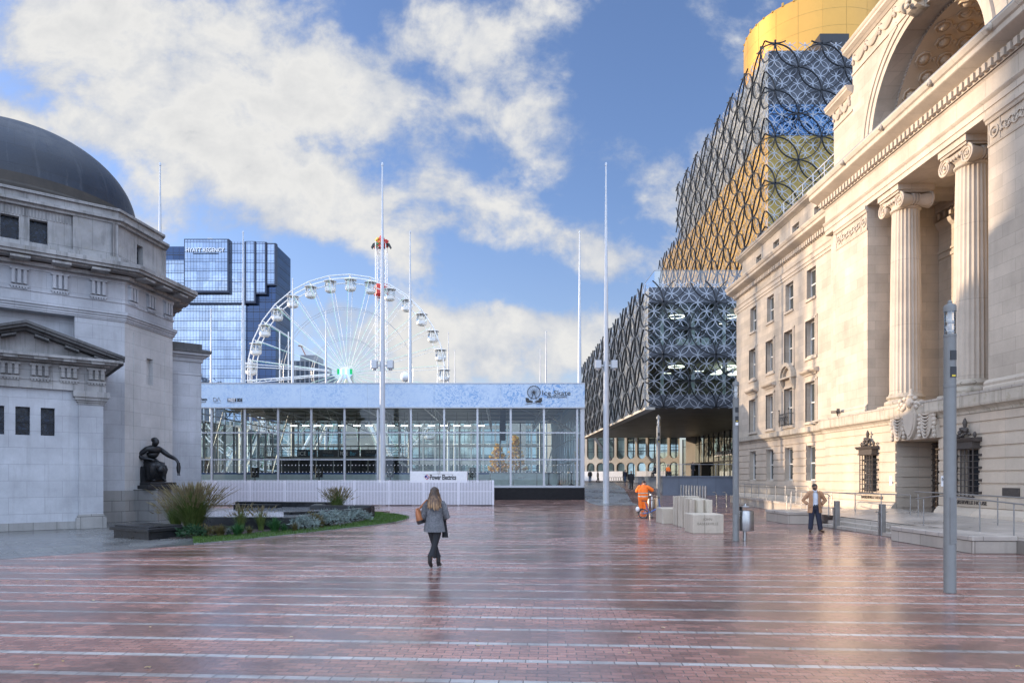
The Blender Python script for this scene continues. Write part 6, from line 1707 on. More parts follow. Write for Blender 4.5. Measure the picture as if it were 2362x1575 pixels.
# ------------------------------------------------------------------ blue granite terrace wall by the library and bollards
GW = thing('granite_terrace_wall', 'blue grey granite retaining wall with railing before the library', 'wall', (20,62,0))
mb = MB(); mb.prism([(14.0,59),(23,59),(40,60),(40,100),(19.2,100),(19.0,90)],-.05,2.0); mb.build('wall', M['granite_b'], GW)
mb = MB(); mb.prism([(13.9,58.9),(23,58.9),(40,59.9),(40,60.4),(23,59.4),(14.5,59.4),(19.5,90),(19.3,100),(19.0,100),(18.9,90)],2.002,2.1); mb.build('coping', M['granite_b'], GW)
mb = MB()
P_ = [Vector((14.3,59.2,2.1)),Vector((23,59.2,2.1)),Vector((36,60.1,2.1))]
mb.tube([p+Vector((0,0,1.0)) for p in P_], .025, 5); mb.tube([p+Vector((0,0,1.0)) for p in (P_[0],Vector((19.2,90,2.1)))], .025, 5)
for p in along(P_[0],P_[1],7)+along(P_[1],P_[2],8)+along(P_[0],(19.2,90,2.1),12): mb.tube([p,p+Vector((0,0,1.0))], .022, 5)
mb.build('railing', M['dsteel'], GW)
f0 = None
blabs = ['leftmost, tallest looking','second from left','third from left','fourth from left','fifth from left','fifth from right','fourth from right','third from right','second from right','rightmost, nearest']
for i in range(10):
    px = 1571+i*6.25; y = 51.0-i*.55; x = (px-PX)/F*y
    if f0 is None:
        f0 = thing('bollard', None, 'bollard', (x,y,0), 0, 'row of slim steel bollards behind the stone slabs')
        mb = MB(); mb.lathe([(.065,0),(.06,.03),(.06,1.36),(.05,1.4),(.02,1.41)],(0,0,0),12); mb.build('post', M['dsteel'], f0, smooth=True, local=True, angle=40)
        mb = MB(); mb.lathe([(.066,1.26),(.066,1.3)],(0,0,0),12); mb.build('band', M['steel'], f0, local=True); o = f0
    else: o = dup(f0, (x,y,0))
    o['label'] = 'slim steel bollard before the granite wall, %s of the row' % blabs[i]
for px, lab in ((1653,'small steel hoop seat arm before the granite wall, left of two'),(1676,'small steel hoop seat arm before the granite wall, right of two')):
    y = 52.; x = (px-PX)/F*y; o = thing('steel_hoop', lab, 'hoop rail', (x,y,0)); mb = MB(); mb.tube([(x,y,0),(x,y,.7),(x-.12,y,.85),(x-.3,y,.85)], .035, 6); mb.build('tube', M['steel'], o); mb = MB(); mb.lathe([(.08,0),(.08,.02)],(x,y,0),10); mb.build('foot', M['steel'], o)
# ------------------------------------------------------------------ black stone ledge, pedestal
def rot_block(name, label, cat, cx, cy_, parts, rz):
    o = thing(name, label, cat, (cx,cy_,0), rz); return o
LD = thing('black_stone_ledge', 'low black wet stone ledge in front of the statue pedestal', 'stone ledge', (-11.2,21.65,0), R(-30))
mb = MB(); mb.cbox(-1.95,-.05,.06,1.3,0,.25,.01); mb.build('base', M['blackstone'], LD, local=True)
mb = MB(); mb.cbox(-2.1,.02,0,1.4,.252,.36,.02); mb.cbox(-1.98,-.1,.1,1.3,.362,.42,.02); mb.build('capping', M['blackstone'], LD, local=True)
# pedestal with seated bronze figure
PC = Vector((-16.3,32.15,0))
PD = thing('statue_pedestal', 'grey granite block pedestal under the seated bronze figure', 'pedestal', PC, 0)
mb = MB(); mb.box(-.7,.58,-.95,1.05,0,1.40); mb.build('block', M['granite_h'], PD, local=True)
mb = MB(); mb.cbox(-.7,.62,-.98,1.08,1.402,1.45,.02); mb.build('capping', M['granite_h'], PD, local=True)
# ------------------------------------------------------------------ figures
def skin_obj(name, verts, edges, mat, parent, root=0, sub=2):
    """verts: (x,y,z,rx,ry)"""
    me = bpy.data.meshes.new(name); me.from_pydata([v[:3] for v in verts], edges, []); me.update()
    t = bpy.data.objects.new(name, me); COL.objects.link(t)
    sk = t.modifiers.new('skin', 'SKIN'); sk.use_smooth_shade = True
    for i, d_ in enumerate(me.skin_vertices[0].data):
        d_.radius = (verts[i][3], verts[i][4]); d_.use_root = (i == root)
    sb = t.modifiers.new('sub', 'SUBSURF'); sb.levels = sub; sb.render_levels = sub
    dg = bpy.context.evaluated_depsgraph_get()
    m2 = bpy.data.meshes.new_from_object(t.evaluated_get(dg)); bpy.data.objects.remove(t); bpy.data.meshes.remove(me)
    m2.name = name; m2.materials.clear(); m2.materials.append(mat)
    m2.polygons.foreach_set('use_smooth', [True]*len(m2.polygons))
    o = bpy.data.objects.new(name, m2); COL.objects.link(o); o.parent = parent
    return o
def person_body(parent, J, mat, fingers=True, head_r=(.078,.095), detail=2):
    """one continuous surface; J: joint name -> (x,y,z), facing -y"""
    V = []; E = []; idx = {}
    def v(n, p, rx, ry=None): idx[n] = len(V); V.append((*p, rx, ry or rx)); return idx[n]
    def e(a, b): E.append((idx[a], idx[b]))
    J = {k: Vector(q) for k, q in J.items()}
    v('pelvis', J['pelvis'], .15, .11); v('waist', J['waist'], .125, .095); v('chest', J['chest'], .155, .105); v('neck0', J['neck'], .062, .058); v('neck1', J['neck'].lerp(J['head'],.35), .055, .055)
    hd = J['head']; look = J.get('look', Vector((0,-1,0))).normalized()
    v('jaw', hd+look*.02+Vector((0,0,-.055)), .062, .075); v('face', hd+look*.012+Vector((0,0,.015)), head_r[0], head_r[1]); v('crown', hd-look*.012+Vector((0,0,.075)), .066, .082); v('top', hd-look*.01+Vector((0,0,.115)), .03, .035)
    for a, b in (('pelvis','waist'),('waist','chest'),('chest','neck0'),('neck0','neck1'),('neck1','jaw'),('jaw','face'),('face','crown'),('crown','top')): e(a, b)
    v('nose', hd+look*.108+Vector((0,0,-.012)), .011); e('face','nose')
    for s in ('L','R'):
        v('sh'+s, J['sh'+s], .062); v('el'+s, J['el'+s], .042); v('fa'+s, J['el'+s].lerp(J['wr'+s],.35), .041); v('wr'+s, J['wr'+s], .026)
        e('chest','sh'+s); e('sh'+s,'el'+s); e('el'+s,'fa'+s); e('fa'+s,'wr'+s)
        d = (J['wr'+s]-J['el'+s]).normalized(); side = J.get('palm'+s, Vector((0,-1,0))); side = (side-d*side.dot(d)).normalized(); up = d.cross(side)
        pal = J['wr'+s]+d*.055; v('pa'+s, pal, .034, .018); e('wr'+s,'pa'+s)
        if fingers:
            for k in range(4):
                o_ = side*(.026-.0175*k); ln = (.036,.042,.039,.030)[k]
                v('f%d0%s'%(k,s), pal+o_+d*.04, .0095); v('f%d1%s'%(k,s), pal+o_+d*(.04+ln)+up*.006, .0085); v('f%d2%s'%(k,s), pal+o_+d*(.04+ln*1.8)+up*.022, .007)
                e('pa'+s,'f%d0%s'%(k,s)); e('f%d0%s'%(k,s),'f%d1%s'%(k,s)); e('f%d1%s'%(k,s),'f%d2%s'%(k,s))
            v('t0'+s, J['wr'+s]+d*.04+side*.036, .011); v('t1'+s, J['wr'+s]+d*.075+side*.052+up*.008, .0095); e('pa'+s,'t0'+s); e('t0'+s,'t1'+s)
        v('hp'+s, J['hp'+s], .095, .10); v('th'+s, J['hp'+s].lerp(J['kn'+s],.45), .082); v('kn'+s, J['kn'+s], .058); v('ca'+s, J['kn'+s].lerp(J['an'+s],.35), .058); v('an'+s, J['an'+s], .037); v('he'+s, J['an'+s]+Vector((0,0,-.035)), .036); v('to'+s, J['to'+s], .034, .026)
        e('pelvis','hp'+s); e('hp'+s,'th'+s); e('th'+s,'kn'+s); e('kn'+s,'ca'+s); e('ca'+s,'an'+s); e('an'+s,'he'+s); e('he'+s,'to'+s)
    return skin_obj('body', V, E, mat, parent, 0, detail)
STAND = dict(pelvis=(0,0,.95),waist=(0,0,1.10),chest=(0,.01,1.32),neck=(0,.01,1.49),head=(0,-.015,1.635),
             shL=(-.19,.01,1.41),shR=(.19,.01,1.41),elL=(-.245,.03,1.13),elR=(.245,.03,1.13),wrL=(-.26,-.05,.89),wrR=(.26,-.05,.89),
             hpL=(-.09,0,.89),hpR=(.09,0,.89),knL=(-.10,-.02,.50),knR=(.10,-.02,.50),anL=(-.105,.02,.085),anR=(.105,.02,.085),toL=(-.12,-.13,.035),toR=(.12,-.13,.035))
def tubes(name, mat, parent, lines, n=12, smooth=True):
    b = MB()
    for pts, rs in lines: b.tube(pts, rs, n)
    return b.build(name, mat, parent, smooth=smooth, local=True, angle=60)
def mid(a, b, t=.5): return Vector(a).lerp(Vector(b), t)
skin_t = plain('skin_tan', (0.30,0.16,0.10), .5, var=.06); skin_p = plain('skin_pale', (0.50,0.31,0.23), .5, var=.06)
def cloth(name, col, rough=.85, var=.12, sc=14, bump=.5): return plain(name, col, rough, var=var, vscale=sc, bump=bump, bscale=38)
def trousers(parent, J, mat, r0=.115, rk=.085, ra=.075, low=.07):
    b = MB()
    for s in ('L','R'):
        h, k, a = (Vector(J[x+s]) for x in ('hp','kn','an'))
        b.tube([h+Vector((0,0,.06)),mid(h,k,.3),mid(h,k,.7),k,mid(k,a,.35),mid(k,a,.8),a+Vector((0,0,low-.06))],[r0,r0*.95,rk*1.1,rk,rk*.97,ra,ra*1.02],14)
    p = Vector(J['pelvis']); b.loft([(p.x,p.y,p.z-.14,.16,.125),(p.x,p.y,p.z-.06,.185,.14),(p.x,p.y,p.z+.04,.175,.13),(p.x,p.y,p.z+.12,.16,.12)],18)
    return b.build('trousers', mat, parent, smooth=True, local=True, angle=60)
def shoes(parent, J, mat, heel=0.0):
    b = MB()
    for s in ('L','R'):
        a, t = Vector(J['an'+s]), Vector(J['to'+s]); d = (t-a); d.z = 0; d.normalize()
        z = a.z-.085
        b.tube([a-d*.075+Vector((0,0,-.045)),a-d*.03+Vector((0,0,-.04)),a+d*.07+Vector((0,0,-.05)),a+d*.14+Vector((0,0,-.058)),a+d*.19+Vector((0,0,-.062))],[.036,.045,.044,.046,.026],12,flat=.8)
        b.tube([a+Vector((0,0,-.06)),a+Vector((0,0,.08))],[.05,.047],12)
    return b.build('shoes', mat, parent, smooth=True, local=True, angle=60)
def face_bits(parent, J, beard=None):
    hd = Vector(J['head']); look = Vector(J.get('look',(0,-1,0))).normalized(); sd_ = look.cross(Vector((0,0,1))).normalized()
    b = MB()
    for q in (-1,1): b.ball(hd+look*.088+sd_*q*.032+Vector((0,0,.012)), .010, 8, 6)
    b.build('eyes', M['black'], parent, smooth=True, local=True)
    b = MB(); b.tube([hd+look*.092+sd_*-.024+Vector((0,0,-.05)),hd+look*.098+Vector((0,0,-.052)),hd+look*.092+sd_*.024+Vector((0,0,-.05))],.006,6); b.build('mouth', plain('lips',(.22,.09,.07),.5), parent, local=True)
    b = MB()
    for q in (-1,1): b.ball(hd+sd_*q*.084+Vector((0,0,.0)), (.018,.022,.032), 8, 6)
    b.build('ears', children(parent)[0].data.materials[0], parent, smooth=True, local=True)
    b = MB()
    for q in (-1,1): b.tube([hd+look*.094+sd_*q*.016+Vector((0,0,.034)),hd+look*.088+sd_*q*.048+Vector((0,0,.034))],.006,6)
    b.build('eyebrows', M['black'], parent, local=True)
def shorthair(parent, J, mat, k=1.0):
    hd = Vector(J['head']); look = Vector(J.get('look',(0,-1,0))).normalized(); b = MB()
    n, m_ = 20, 9; vs = []; cen = hd-look*.012+Vector((0,0,.035))
    for i in range(m_):
        for j in range(n):
            t = 2*math.pi*j/n; f = math.cos(t)             # 1 towards the face
            lo = -.45+.75*max(0,f)**1.5 if f > 0 else -.55
            ph = math.pi/2+(math.asin(max(-.9,min(.9,lo)))-math.pi/2)*i/(m_-1)
            d_ = look*math.cos(t)*.102*k+look.cross(Vector((0,0,1)))*math.sin(t)*.086*k
            vs.append(cen+d_*math.cos(ph)+Vector((0,0,.092*k*math.sin(ph))))
    fs = [(i*n+j,i*n+(j+1)%n,(i+1)*n+(j+1)%n,(i+1)*n+j) for i in range(m_-1) for j in range(n)]
    b.add(vs, fs); return b.build('hair', mat, parent, smooth=True, local=True)
hair_d = plain('dark_hair', (0.018,0.014,0.012), .6, var=.3, vscale=40, bump=.6, bscale=90)

# --- the man in the tan coat
P1 = thing('person', 'bearded man in an open tan coat, pale shirt and navy trousers, hands on hips', 'person', (11.5,25.0,0), R(-14))
J = dict(STAND); J.update(elL=(-.36,.12,1.15),elR=(.36,.12,1.15),wrL=(-.24,.02,1.0),wrR=(.24,.02,1.0),knL=(-.12,-.03,.50),knR=(.13,-.02,.50),anL=(-.15,.0,.085),anR=(.20,.03,.085),toL=(-.19,-.13,.035),toR=(.27,-.10,.035),hpL=(-.09,0,.89),hpR=(.09,0,.89),look=(.55,-.83,0),palmL=(0,-1,0),palmR=(0,-1,0))
person_body(P1, J, skin_t); face_bits(P1, J); shorthair(P1, J, hair_d)
hd = Vector(J['head']); lk = Vector(J['look']).normalized(); b = MB()
n = 14; vs = []
for i in range(6):
    for j in range(n+1):
        t = R(-115+230*j/n); ph = R(-12-62*i/5); c_ = hd+Vector((0,0,-.012))
        vs.append(c_+(lk*math.cos(t)*.095+lk.cross(Vector((0,0,1)))*math.sin(t)*.078)*math.cos(ph)*1.04+Vector((0,0,.098*math.sin(ph))))
b.add(vs, [(i*(n+1)+j,i*(n+1)+j+1,(i+1)*(n+1)+j+1,(i+1)*(n+1)+j) for i in range(5) for j in range(n)]); b.build('beard', hair_d, P1, smooth=True, local=True)
navy = cloth('navy_trousers', (0.022,0.025,0.045)); trousers(P1, J, navy, .118, .09, .082); shoes(P1, J, plain('brown_shoes', (.06,.03,.018), .35))
b = MB(); b.loft([(0,0,.90,.175,.135),(0,0,1.0,.17,.128),(0,0,1.12,.162,.122),(0,.005,1.28,.178,.13),(0,.01,1.40,.165,.115),(0,.01,1.46,.10,.085),(0,.005,1.51,.07,.07)],22,wob=.04)
for q in (-1,1): b.tube([(q*.02,-.11,1.47),(q*.07,-.06,1.52)],.022,6)
b.build('shirt', cloth('pale_shirt',(.58,.62,.68)), P1, smooth=True, local=True, angle=60)
tan = cloth('tan_coat', (0.42,0.235,0.13), .9, .16, 20)
b = MB()
b.loft([(0,.01,.70,.255,.185),(0,.01,.86,.235,.17),(0,.01,1.0,.215,.155),(0,.01,1.14,.20,.148),(0,.012,1.28,.205,.15),(0,.015,1.40,.20,.135),(0,.015,1.465,.13,.10),(0,.015,1.51,.085,.085)],26,R(-62),R(242),wob=.05,seed=3)
for s, q in (('L',-1),('R',1)):
    a_, e_, w_ = Vector(J['sh'+s]), Vector(J['el'+s]), Vector(J['wr'+s])
    b.tube([a_+Vector((-q*.06,0,.03)),a_,mid(a_,e_,.5),e_+Vector((q*.02,0,-.005)),mid(e_,w_,.4),mid(e_,w_,.92)],[.075,.085,.078,.072,.066,.055],14)
    b.tube([(q*.075,-.10,1.50),(q*.12,-.135,1.36),(q*.105,-.15,1.16),(q*.115,-.155,.95),(q*.13,-.165,.72)],[.028,.035,.03,.024,.024],8,flat=.6)
    b.box(min(q*.15,q*.25),max(q*.15,q*.25),-.165,-.12,.93,.98)
b.build('coat', tan, P1, smooth=True, local=True, angle=60)
tubes('belt', M['black'], P1, [([(-.1,-.137,.93),(0,-.142,.93),(.1,-.137,.93)],.018)], 6)

# --- the woman walking away
P2 = thing('person', 'woman seen from behind in grey tweed coat, long fair hair, tan shoulder bag', 'person', (-1.46,15.05,0), R(180))
J = dict(STAND); J.update(pelvis=(0,0,1.0),waist=(0,0,1.13),chest=(0,-.01,1.34),neck=(0,-.02,1.50),head=(0,-.04,1.645),shL=(-.175,-.01,1.41),shR=(.175,-.01,1.41),elL=(-.27,-.03,1.14),elR=(.25,.02,1.15),wrL=(-.17,-.22,1.06),wrR=(.22,-.16,1.02),
     hpL=(-.08,0,.93),hpR=(.08,0,.93),knL=(-.06,.02,.53),knR=(.02,-.10,.54),anL=(-.09,.14,.17),anR=(.10,-.10,.125),toL=(-.08,.02,.05),toR=(.09,-.24,.045),look=(0,-1,-.12))
J.update(knL=(.0,.05,.54),anL=(.10,.28,.17),toL=(.08,.15,.05)); J['knR'] = (.02,-.10,.54); J['anR'] = (-.08,-.10,.125); J['toR'] = (-.10,-.24,.045)
J.update(knL=(-.03,.06,.54),anL=(-.10,.30,.19),toL=(-.09,.17,.06),knR=(.05,-.10,.54),anR=(.07,-.12,.125),toR=(.05,-.26,.045))
J.update(knL=(-.02,.05,.54),anL=(.085,.16,.17),toL=(.07,.02,.05),knR=(.02,-.10,.54),anR=(-.075,-.10,.125),toR=(-.10,-.25,.045))
person_body(P2, J, skin_p); face_bits(P2, J)
blackc = cloth('black_trousers', (0.014,0.015,0.018))
b = MB()
for s in ('L','R'):
    h, k, a_ = (Vector(J[x+s]) for x in ('hp','kn','an'))
    b.tube([h+Vector((0,0,.05)),mid(h,k,.4),k,mid(k,a_,.5),a_+(k-a_).normalized()*.10],[.11,.095,.066,.068,.088],14)
b.loft([(0,0,.86,.15,.12),(0,0,.95,.17,.13),(0,0,1.06,.155,.12)],16)
b.build('trousers', blackc, P2, smooth=True, local=True, angle=60)
b = MB()
for s in ('L','R'):
    a_, t = Vector(J['an'+s]), Vector(J['to'+s]); d = (t-a_).normalized(); h_ = Vector((0,0,-1))
    b.tube([a_+Vector((0,0,.13)),a_+Vector((0,0,.02)),a_+d*.0+Vector((0,0,-.03)),a_+d*.08+Vector((0,0,-.02)),t,t+d*.05],[.052,.046,.048,.044,.038,.018],12)
    heel = a_-Vector((d.x,d.y,0))*.035; b.tube([heel+Vector((0,0,-.03)),Vector((heel.x,heel.y,heel.z-.1))],[.032,.018],10)
b.build('boots', plain('black_boots',(.012,.011,.011),.4), P2, smooth=True, local=True, angle=60)
def tweed():
    m, g, out = new_mat('grey_tweed'); p = g.n('ShaderNodeTexCoord').outputs['Object']
    a_ = g.noise(g.vmath('MULTIPLY', p, (1,1,.5)).outputs[0], 90, 3, .8); c_ = g.noise(p, 7, 4)
    c = g.ramp(a_, [(.3,(.045,.05,.06)),(.5,(.12,.125,.135)),(.7,(.27,.27,.27))])
    f = g.mrange(c_, .3, .7, .75, 1.15); c = g.mix(1.0, c, g.n('ShaderNodeCombineColor', Red=f, Green=f, Blue=f).outputs[0], 'MULTIPLY')
    b_ = princ(g, out, Base__Color=c, Roughness=.95); bp = g.n('ShaderNodeBump', Strength=.5, Distance=.02, Height=g.noise(p, 9, 4)); g.link(bp.outputs[0], b_.inputs['Normal']); return m
b = MB()
b.loft([(0,.02,.80,.235,.18),(0,.01,.92,.222,.17),(0,0,1.05,.198,.15),(0,-.005,1.16,.182,.138),(0,-.01,1.28,.188,.138),(0,-.01,1.38,.186,.128),(0,-.015,1.44,.14,.10),(0,-.02,1.50,.075,.075)],26,wob=.06,seed=5)
for s, q in (('L',-1),('R',1)):
    a_, e_, w_ = Vector(J['sh'+s]), Vector(J['el'+s]), Vector(J['wr'+s])
    b.tube([a_+Vector((-q*.06,0,.025)),a_,mid(a_,e_,.5),e_+Vector((0,.01,-.01)),mid(e_,w_,.5),mid(e_,w_,.93)],[.072,.08,.073,.070,.062,.052],14)
b.build('coat', tweed(), P2, smooth=True, local=True, angle=60)
def fairhair():
    m, g, out = new_mat('fair_hair'); p = g.n('ShaderNodeTexCoord').outputs['Object']
    a_ = g.noise(g.vmath('MULTIPLY', p, (1,1,.06)).outputs[0], 34, 4, .7); z = g.n('ShaderNodeSeparateXYZ', Vector=p).outputs[2]
    k = g.math('ADD', a_, g.mrange(z, 1.35, 1.75, .16, -.22))
    c = g.ramp(k, [(.32,(.035,.02,.013)),(.52,(.11,.058,.03)),(.72,(.38,.23,.11))])
    b_ = princ(g, out, Base__Color=c, Roughness=.45); bp = g.n('ShaderNodeBump', Strength=.6, Distance=.02, Height=a_); g.link(bp.outputs[0], b_.inputs['Normal']); return m
FH = fairhair(); b = MB(); hd = Vector(J['head']); rr = random.Random(6)
b.ball(hd+Vector((0,.018,.045)),(.096,.112,.10),18,12)
for i in range(46):                                     # locks falling over the back and shoulders
    t = R(-28+236*i/45); x0, y0 = .088*math.cos(t), .018+.105*math.sin(t)
    e_ = Vector((x0*rr.uniform(1.25,1.75)+.0, max(y0,.02)*1.1+.07, 1.36-.05*abs(math.sin(t))+rr.uniform(-.05,.06)))
    s0 = hd+Vector((x0*.75,y0*.8,.07)); m1 = hd+Vector((x0*1.08,y0*1.12,-.04))
    b.tube([s0,m1,mid(m1,e_,.5)+Vector((x0*.12,.012,0)),e_],[.022,.03,.027,.006],6)
b.build('hair', FH, P2, smooth=True, local=True, angle=70)
# her bags stay with her arm but are things of their own
def held(name, label, cat, rootp):
    return thing(name, label, cat, rootp.location, rootp.rotation_euler.z)
BG = held('shoulder_bag', 'tan and black leather shoulder bag on the left arm of the walking woman', 'bag', P2)
b = MB(); st = 0
b.mi = 0; b.loft([(0,0,0,.07,.17),(0,0,.06,.085,.19),(0,0,.22,.07,.18),(0,0,.34,.035,.16)],18); b.mi = 1; b.loft([(0,.0,-.012,.075,.175),(0,0,.07,.09,.194)],18)
b.xf(Matrix.Translation((.30,-.02,.985)) @ Matrix.Rotation(R(14),4,'Y'))
b.build('bag_body', [plain('tan_leather',(.36,.13,.05),.45,var=.15), plain('black_leather',(.02,.02,.022),.45)], BG, smooth=True, local=True, angle=60)
tubes('strap', plain('tan_strap',(.32,.12,.05),.5), BG, [([(.335,.12,1.30),(.24,.10,1.42),(.17,.06,1.50),(.15,-.04,1.49),(.22,-.13,1.42),(.335,-.15,1.30)],.014)], 6)
SC = held('black_garment', 'black folded garment hanging from the right arm of the walking woman', 'garment', P2)
b = MB(); b.loft([(-.225,-.14,.66,.07,.035),(-.215,-.14,.80,.062,.04),(-.20,-.15,.95,.055,.045),(-.20,-.16,1.06,.045,.04)],14,wob=.15); b.build('cloth', blackc, SC, smooth=True, local=True, angle=60)

# --- the worker in orange, with the bicycle
P3 = thing('person', 'worker in orange hi-vis jacket and trousers standing behind a folding bicycle', 'person', (6.98,33.45,0), R(155)); P3.scale = (1.07,1.07,1.07)
J = dict(STAND); J.update(chest=(0,-.05,1.33),neck=(0,-.09,1.48),head=(0,-.16,1.60),shL=(-.18,-.04,1.41),shR=(.18,-.04,1.41),elL=(-.37,-.16,1.28),elR=(.33,-.2,1.24),wrL=(-.22,-.36,1.36),wrR=(.14,-.38,1.30),look=(-.2,-1,-.3))
person_body(P3, J, skin_p); face_bits(P3, J); shorthair(P3, J, plain('grey_brown_hair',(.05,.035,.03),.6,var=.3,vscale=30))
org = plain('hivis_orange', (0.95,0.19,0.015), .7, var=.10, vscale=9, bump=.8, bscale=14)
trousers(P3, J, org, .135, .115, .11, .04); shoes(P3, J, M['black'])
b = MB(); b.loft([(0,.0,.86,.225,.175),(0,0,.92,.232,.18),(0,-.0,1.05,.222,.172),(0,-.015,1.2,.225,.172),(0,-.04,1.34,.222,.16),(0,-.06,1.43,.16,.125),(0,-.085,1.5,.085,.09),(0,-.09,1.53,.08,.085)],24,wob=.09,seed=8)
for s, q in (('L',-1),('R',1)):
    a_, e_, w_ = Vector(J['sh'+s]), Vector(J['el'+s]), Vector(J['wr'+s]); b.tube([a_+Vector((-q*.06,0,.02)),a_,mid(a_,e_,.5),e_,mid(e_,w_,.5),mid(e_,w_,.95)],[.08,.095,.09,.09,.08,.062],14)
b.build('jacket', org, P3, smooth=True, local=True, angle=60)
M['reflect'] = plain('reflective_tape',(.55,.5,.42),.35,.3)
b = MB()
for z, rx, ry in ((.99,.228,.178),(1.14,.228,.177)): b.loft([(0,-.005,z-.022,rx+.006,ry+.006),(0,-.005,z+.022,rx+.006,ry+.006)],24,caps=False,wob=.09,seed=8)
for s in ('L','R'):
    k, a_ = Vector(J['kn'+s]), Vector(J['an'+s])
    for t in (.3,.62): p = mid(k,a_,t); b.lathe([(.121,-.02),(.121,.02)],p,14)
b.build('reflective_tape', M['reflect'], P3, smooth=True, local=True, angle=60)
BK2 = thing('bicycle', 'blue folding bicycle with small wheels and a white bag at the back', 'bicycle', (7.15,32.75,0))
bz = .235; xr, xf = (1483.8-PX)/F*32.8, (1527-PX)/F*32.8; by = 32.8
blue = plain('bike_blue', (.05,.10,.32), .3, .2, coat=.5)
b = MB(); b.tube([(xr,by,bz),(xr+.30,by,.30),(xr+.72,by,.52),(xf-.08,by,.56)],[.02,.03,.042,.034],10); b.tube([(xr+.28,by,.28),(xr+.12,by,.72)],.022,8); b.tube([(xr,by,bz),(xr+.16,by,.55)],.015,6); b.tube([(xf,by,bz),(xf-.10,by,.62),(xf-.15,by,.98)],[.016,.024,.018],8)
b.build('bike_frame', blue, BK2, smooth=True, angle=50)
for x in (xr,xf):
    b = MB(); b.ring((x,by,bz),.19,.03,.035,'y',28); b.tube([(x,by-.05,bz),(x,by+.05,bz)],.025,10)
    for i in range(10): t = 2*math.pi*i/10; b.tube([(x,by+.02*(-1)**i,bz),(x+.18*math.cos(t),by,bz+.18*math.sin(t))],.005,4)
    w = b.build('wheel', M['steel'], BK2)
    b = MB(); b.ring((x,by,bz),.217,.036,.042,'y',32); b.build('tyre', M['black'], w)
b = MB(); b.tube([(xr+.12,by,.72),(xr+.08,by,.84)],.016,8); b.build('seat_post', M['steel'], BK2)
b = MB(); b.loft([(xr+.06,by,.84,.14,.07),(xr+.06,by,.88,.13,.06)],14); b.build('saddle', M['black'], BK2)
b = MB(); b.tube([(xf-.15,by,.96),(xf-.16,by,1.02)],.02,8); b.tube([(xf-.20,by-.26,1.02),(xf-.16,by,1.04),(xf-.20,by+.26,1.02)],.016,8); b.tube([(xf-.2,by-.27,1.02),(xf-.24,by-.33,1.03)],.02,8); b.build('handlebar', M['black'], BK2)
b = MB(); b.ring((xr+.34,by-.03,.27),.085,.02,.01,'y',20); b.tube([(xr+.34,by-.04,.27),(xr+.42,by-.09,.14)],.012,6); b.tube([(xr+.34,by+.04,.27),(xr+.26,by+.09,.40)],.012,6); b.box(xr+.38,xr+.46,by-.15,by-.07,.12,.15); b.build('crank', M['dsteel'], BK2)
b = MB(); b.tube([(xr-.02,by,bz+.24),(xr-.16,by,bz+.20),(xr-.25,by,bz+.05)],.02,8,flat=2.2); b.tube([(xf-.2,by,bz+.14),(xf-.1,by,bz+.235),(xf+.05,by,bz+.25)],.015,8,flat=2.2); b.build('mudguard', M['black'], BK2)
b = MB(); b.ball((xr-.27,by,.46),(.10,.09,.125),16,12); b.build('rear_bag', M['white'], BK2, smooth=True)
# --- people further off
def walker(label, x, y, z, rz, top, bottom, skin, hair, sc=1.0, coat=False, stride=.16, sit=False):
    o = thing('person', label, 'person', (x,y,z), rz); o.scale = (sc,sc,sc)
    J = dict(STAND); J.update(knL=(-.10,-.02-stride*.6,.51),anL=(-.10,-stride,.09),toL=(-.11,-stride-.15,.04),knR=(.10,stride*.3-.02,.5),anR=(.10,stride+.03,.11),toR=(.11,stride-.10,.04))
    if sit: J.update(pelvis=(0,0,.55),waist=(0,0,.70),chest=(0,.0,.92),neck=(0,0,1.09),head=(0,-.02,1.24),shL=(-.19,0,1.01),shR=(.19,0,1.01),elL=(-.23,-.05,.74),elR=(.23,-.05,.74),wrL=(-.15,-.28,.68),wrR=(.15,-.28,.68),hpL=(-.1,0,.5),hpR=(.1,0,.5),knL=(-.13,-.42,.5),knR=(.13,-.42,.5),anL=(-.13,-.42,.09),anR=(.13,-.4,.09),toL=(-.13,-.57,.04),toR=(.13,-.55,.04))
    person_body(o, J, skin, detail=1); shorthair(o, J, hair); trousers(o, J, bottom, .115, .085, .08); shoes(o, J, M['black'])
    b = MB(); z0 = J['pelvis'][2]; dz = z0-.95
    zl = .62 if coat and not sit else .86
    b.loft([(0,0,zl+dz,.23 if coat else .20,.17),(0,0,1.05+dz,.20,.155),(0,0,1.25+dz,.205,.155),(0,.01,1.40+dz,.19,.13),(0,.01,1.47+dz,.11,.09),(0,.005,1.52+dz,.075,.075)],18,wob=.05)
    for s, q in (('L',-1),('R',1)):
        a_, e_, w_ = Vector(J['sh'+s]), Vector(J['el'+s]), Vector(J['wr'+s]); b.tube([a_+Vector((-q*.06,0,.02)),a_,mid(a_,e_,.5),e_,mid(e_,w_,.95)],[.07,.08,.072,.066,.05],10)
    b.build('jacket', top, o, smooth=True, local=True, angle=60); return o
dk = cloth('dark_coat',(.018,.018,.022)); dk2 = cloth('charcoal_trousers',(.022,.022,.026)); jean = cloth('blue_jeans',(.07,.11,.18)); brn = cloth('brown_jacket',(.11,.08,.06)); nv = cloth('navy_jacket',(.03,.035,.055))
def far(px, Y): return ((px-PX)/F*Y, Y, gh(Y))
walker('man in a black coat and cap walking towards us under the library', *far(1456,63.5), R(-8), dk, dk2, skin_p, hair_d, 1.0, True)
walker('person in a dark jacket walking away before the theatre arches', *far(1361,95), R(170), dk, jean, skin_p, hair_d)
walker('person in a brown jacket bending by a bench before the theatre', *far(1379,96), R(80), brn, dk2, skin_p, hair_d, .95)
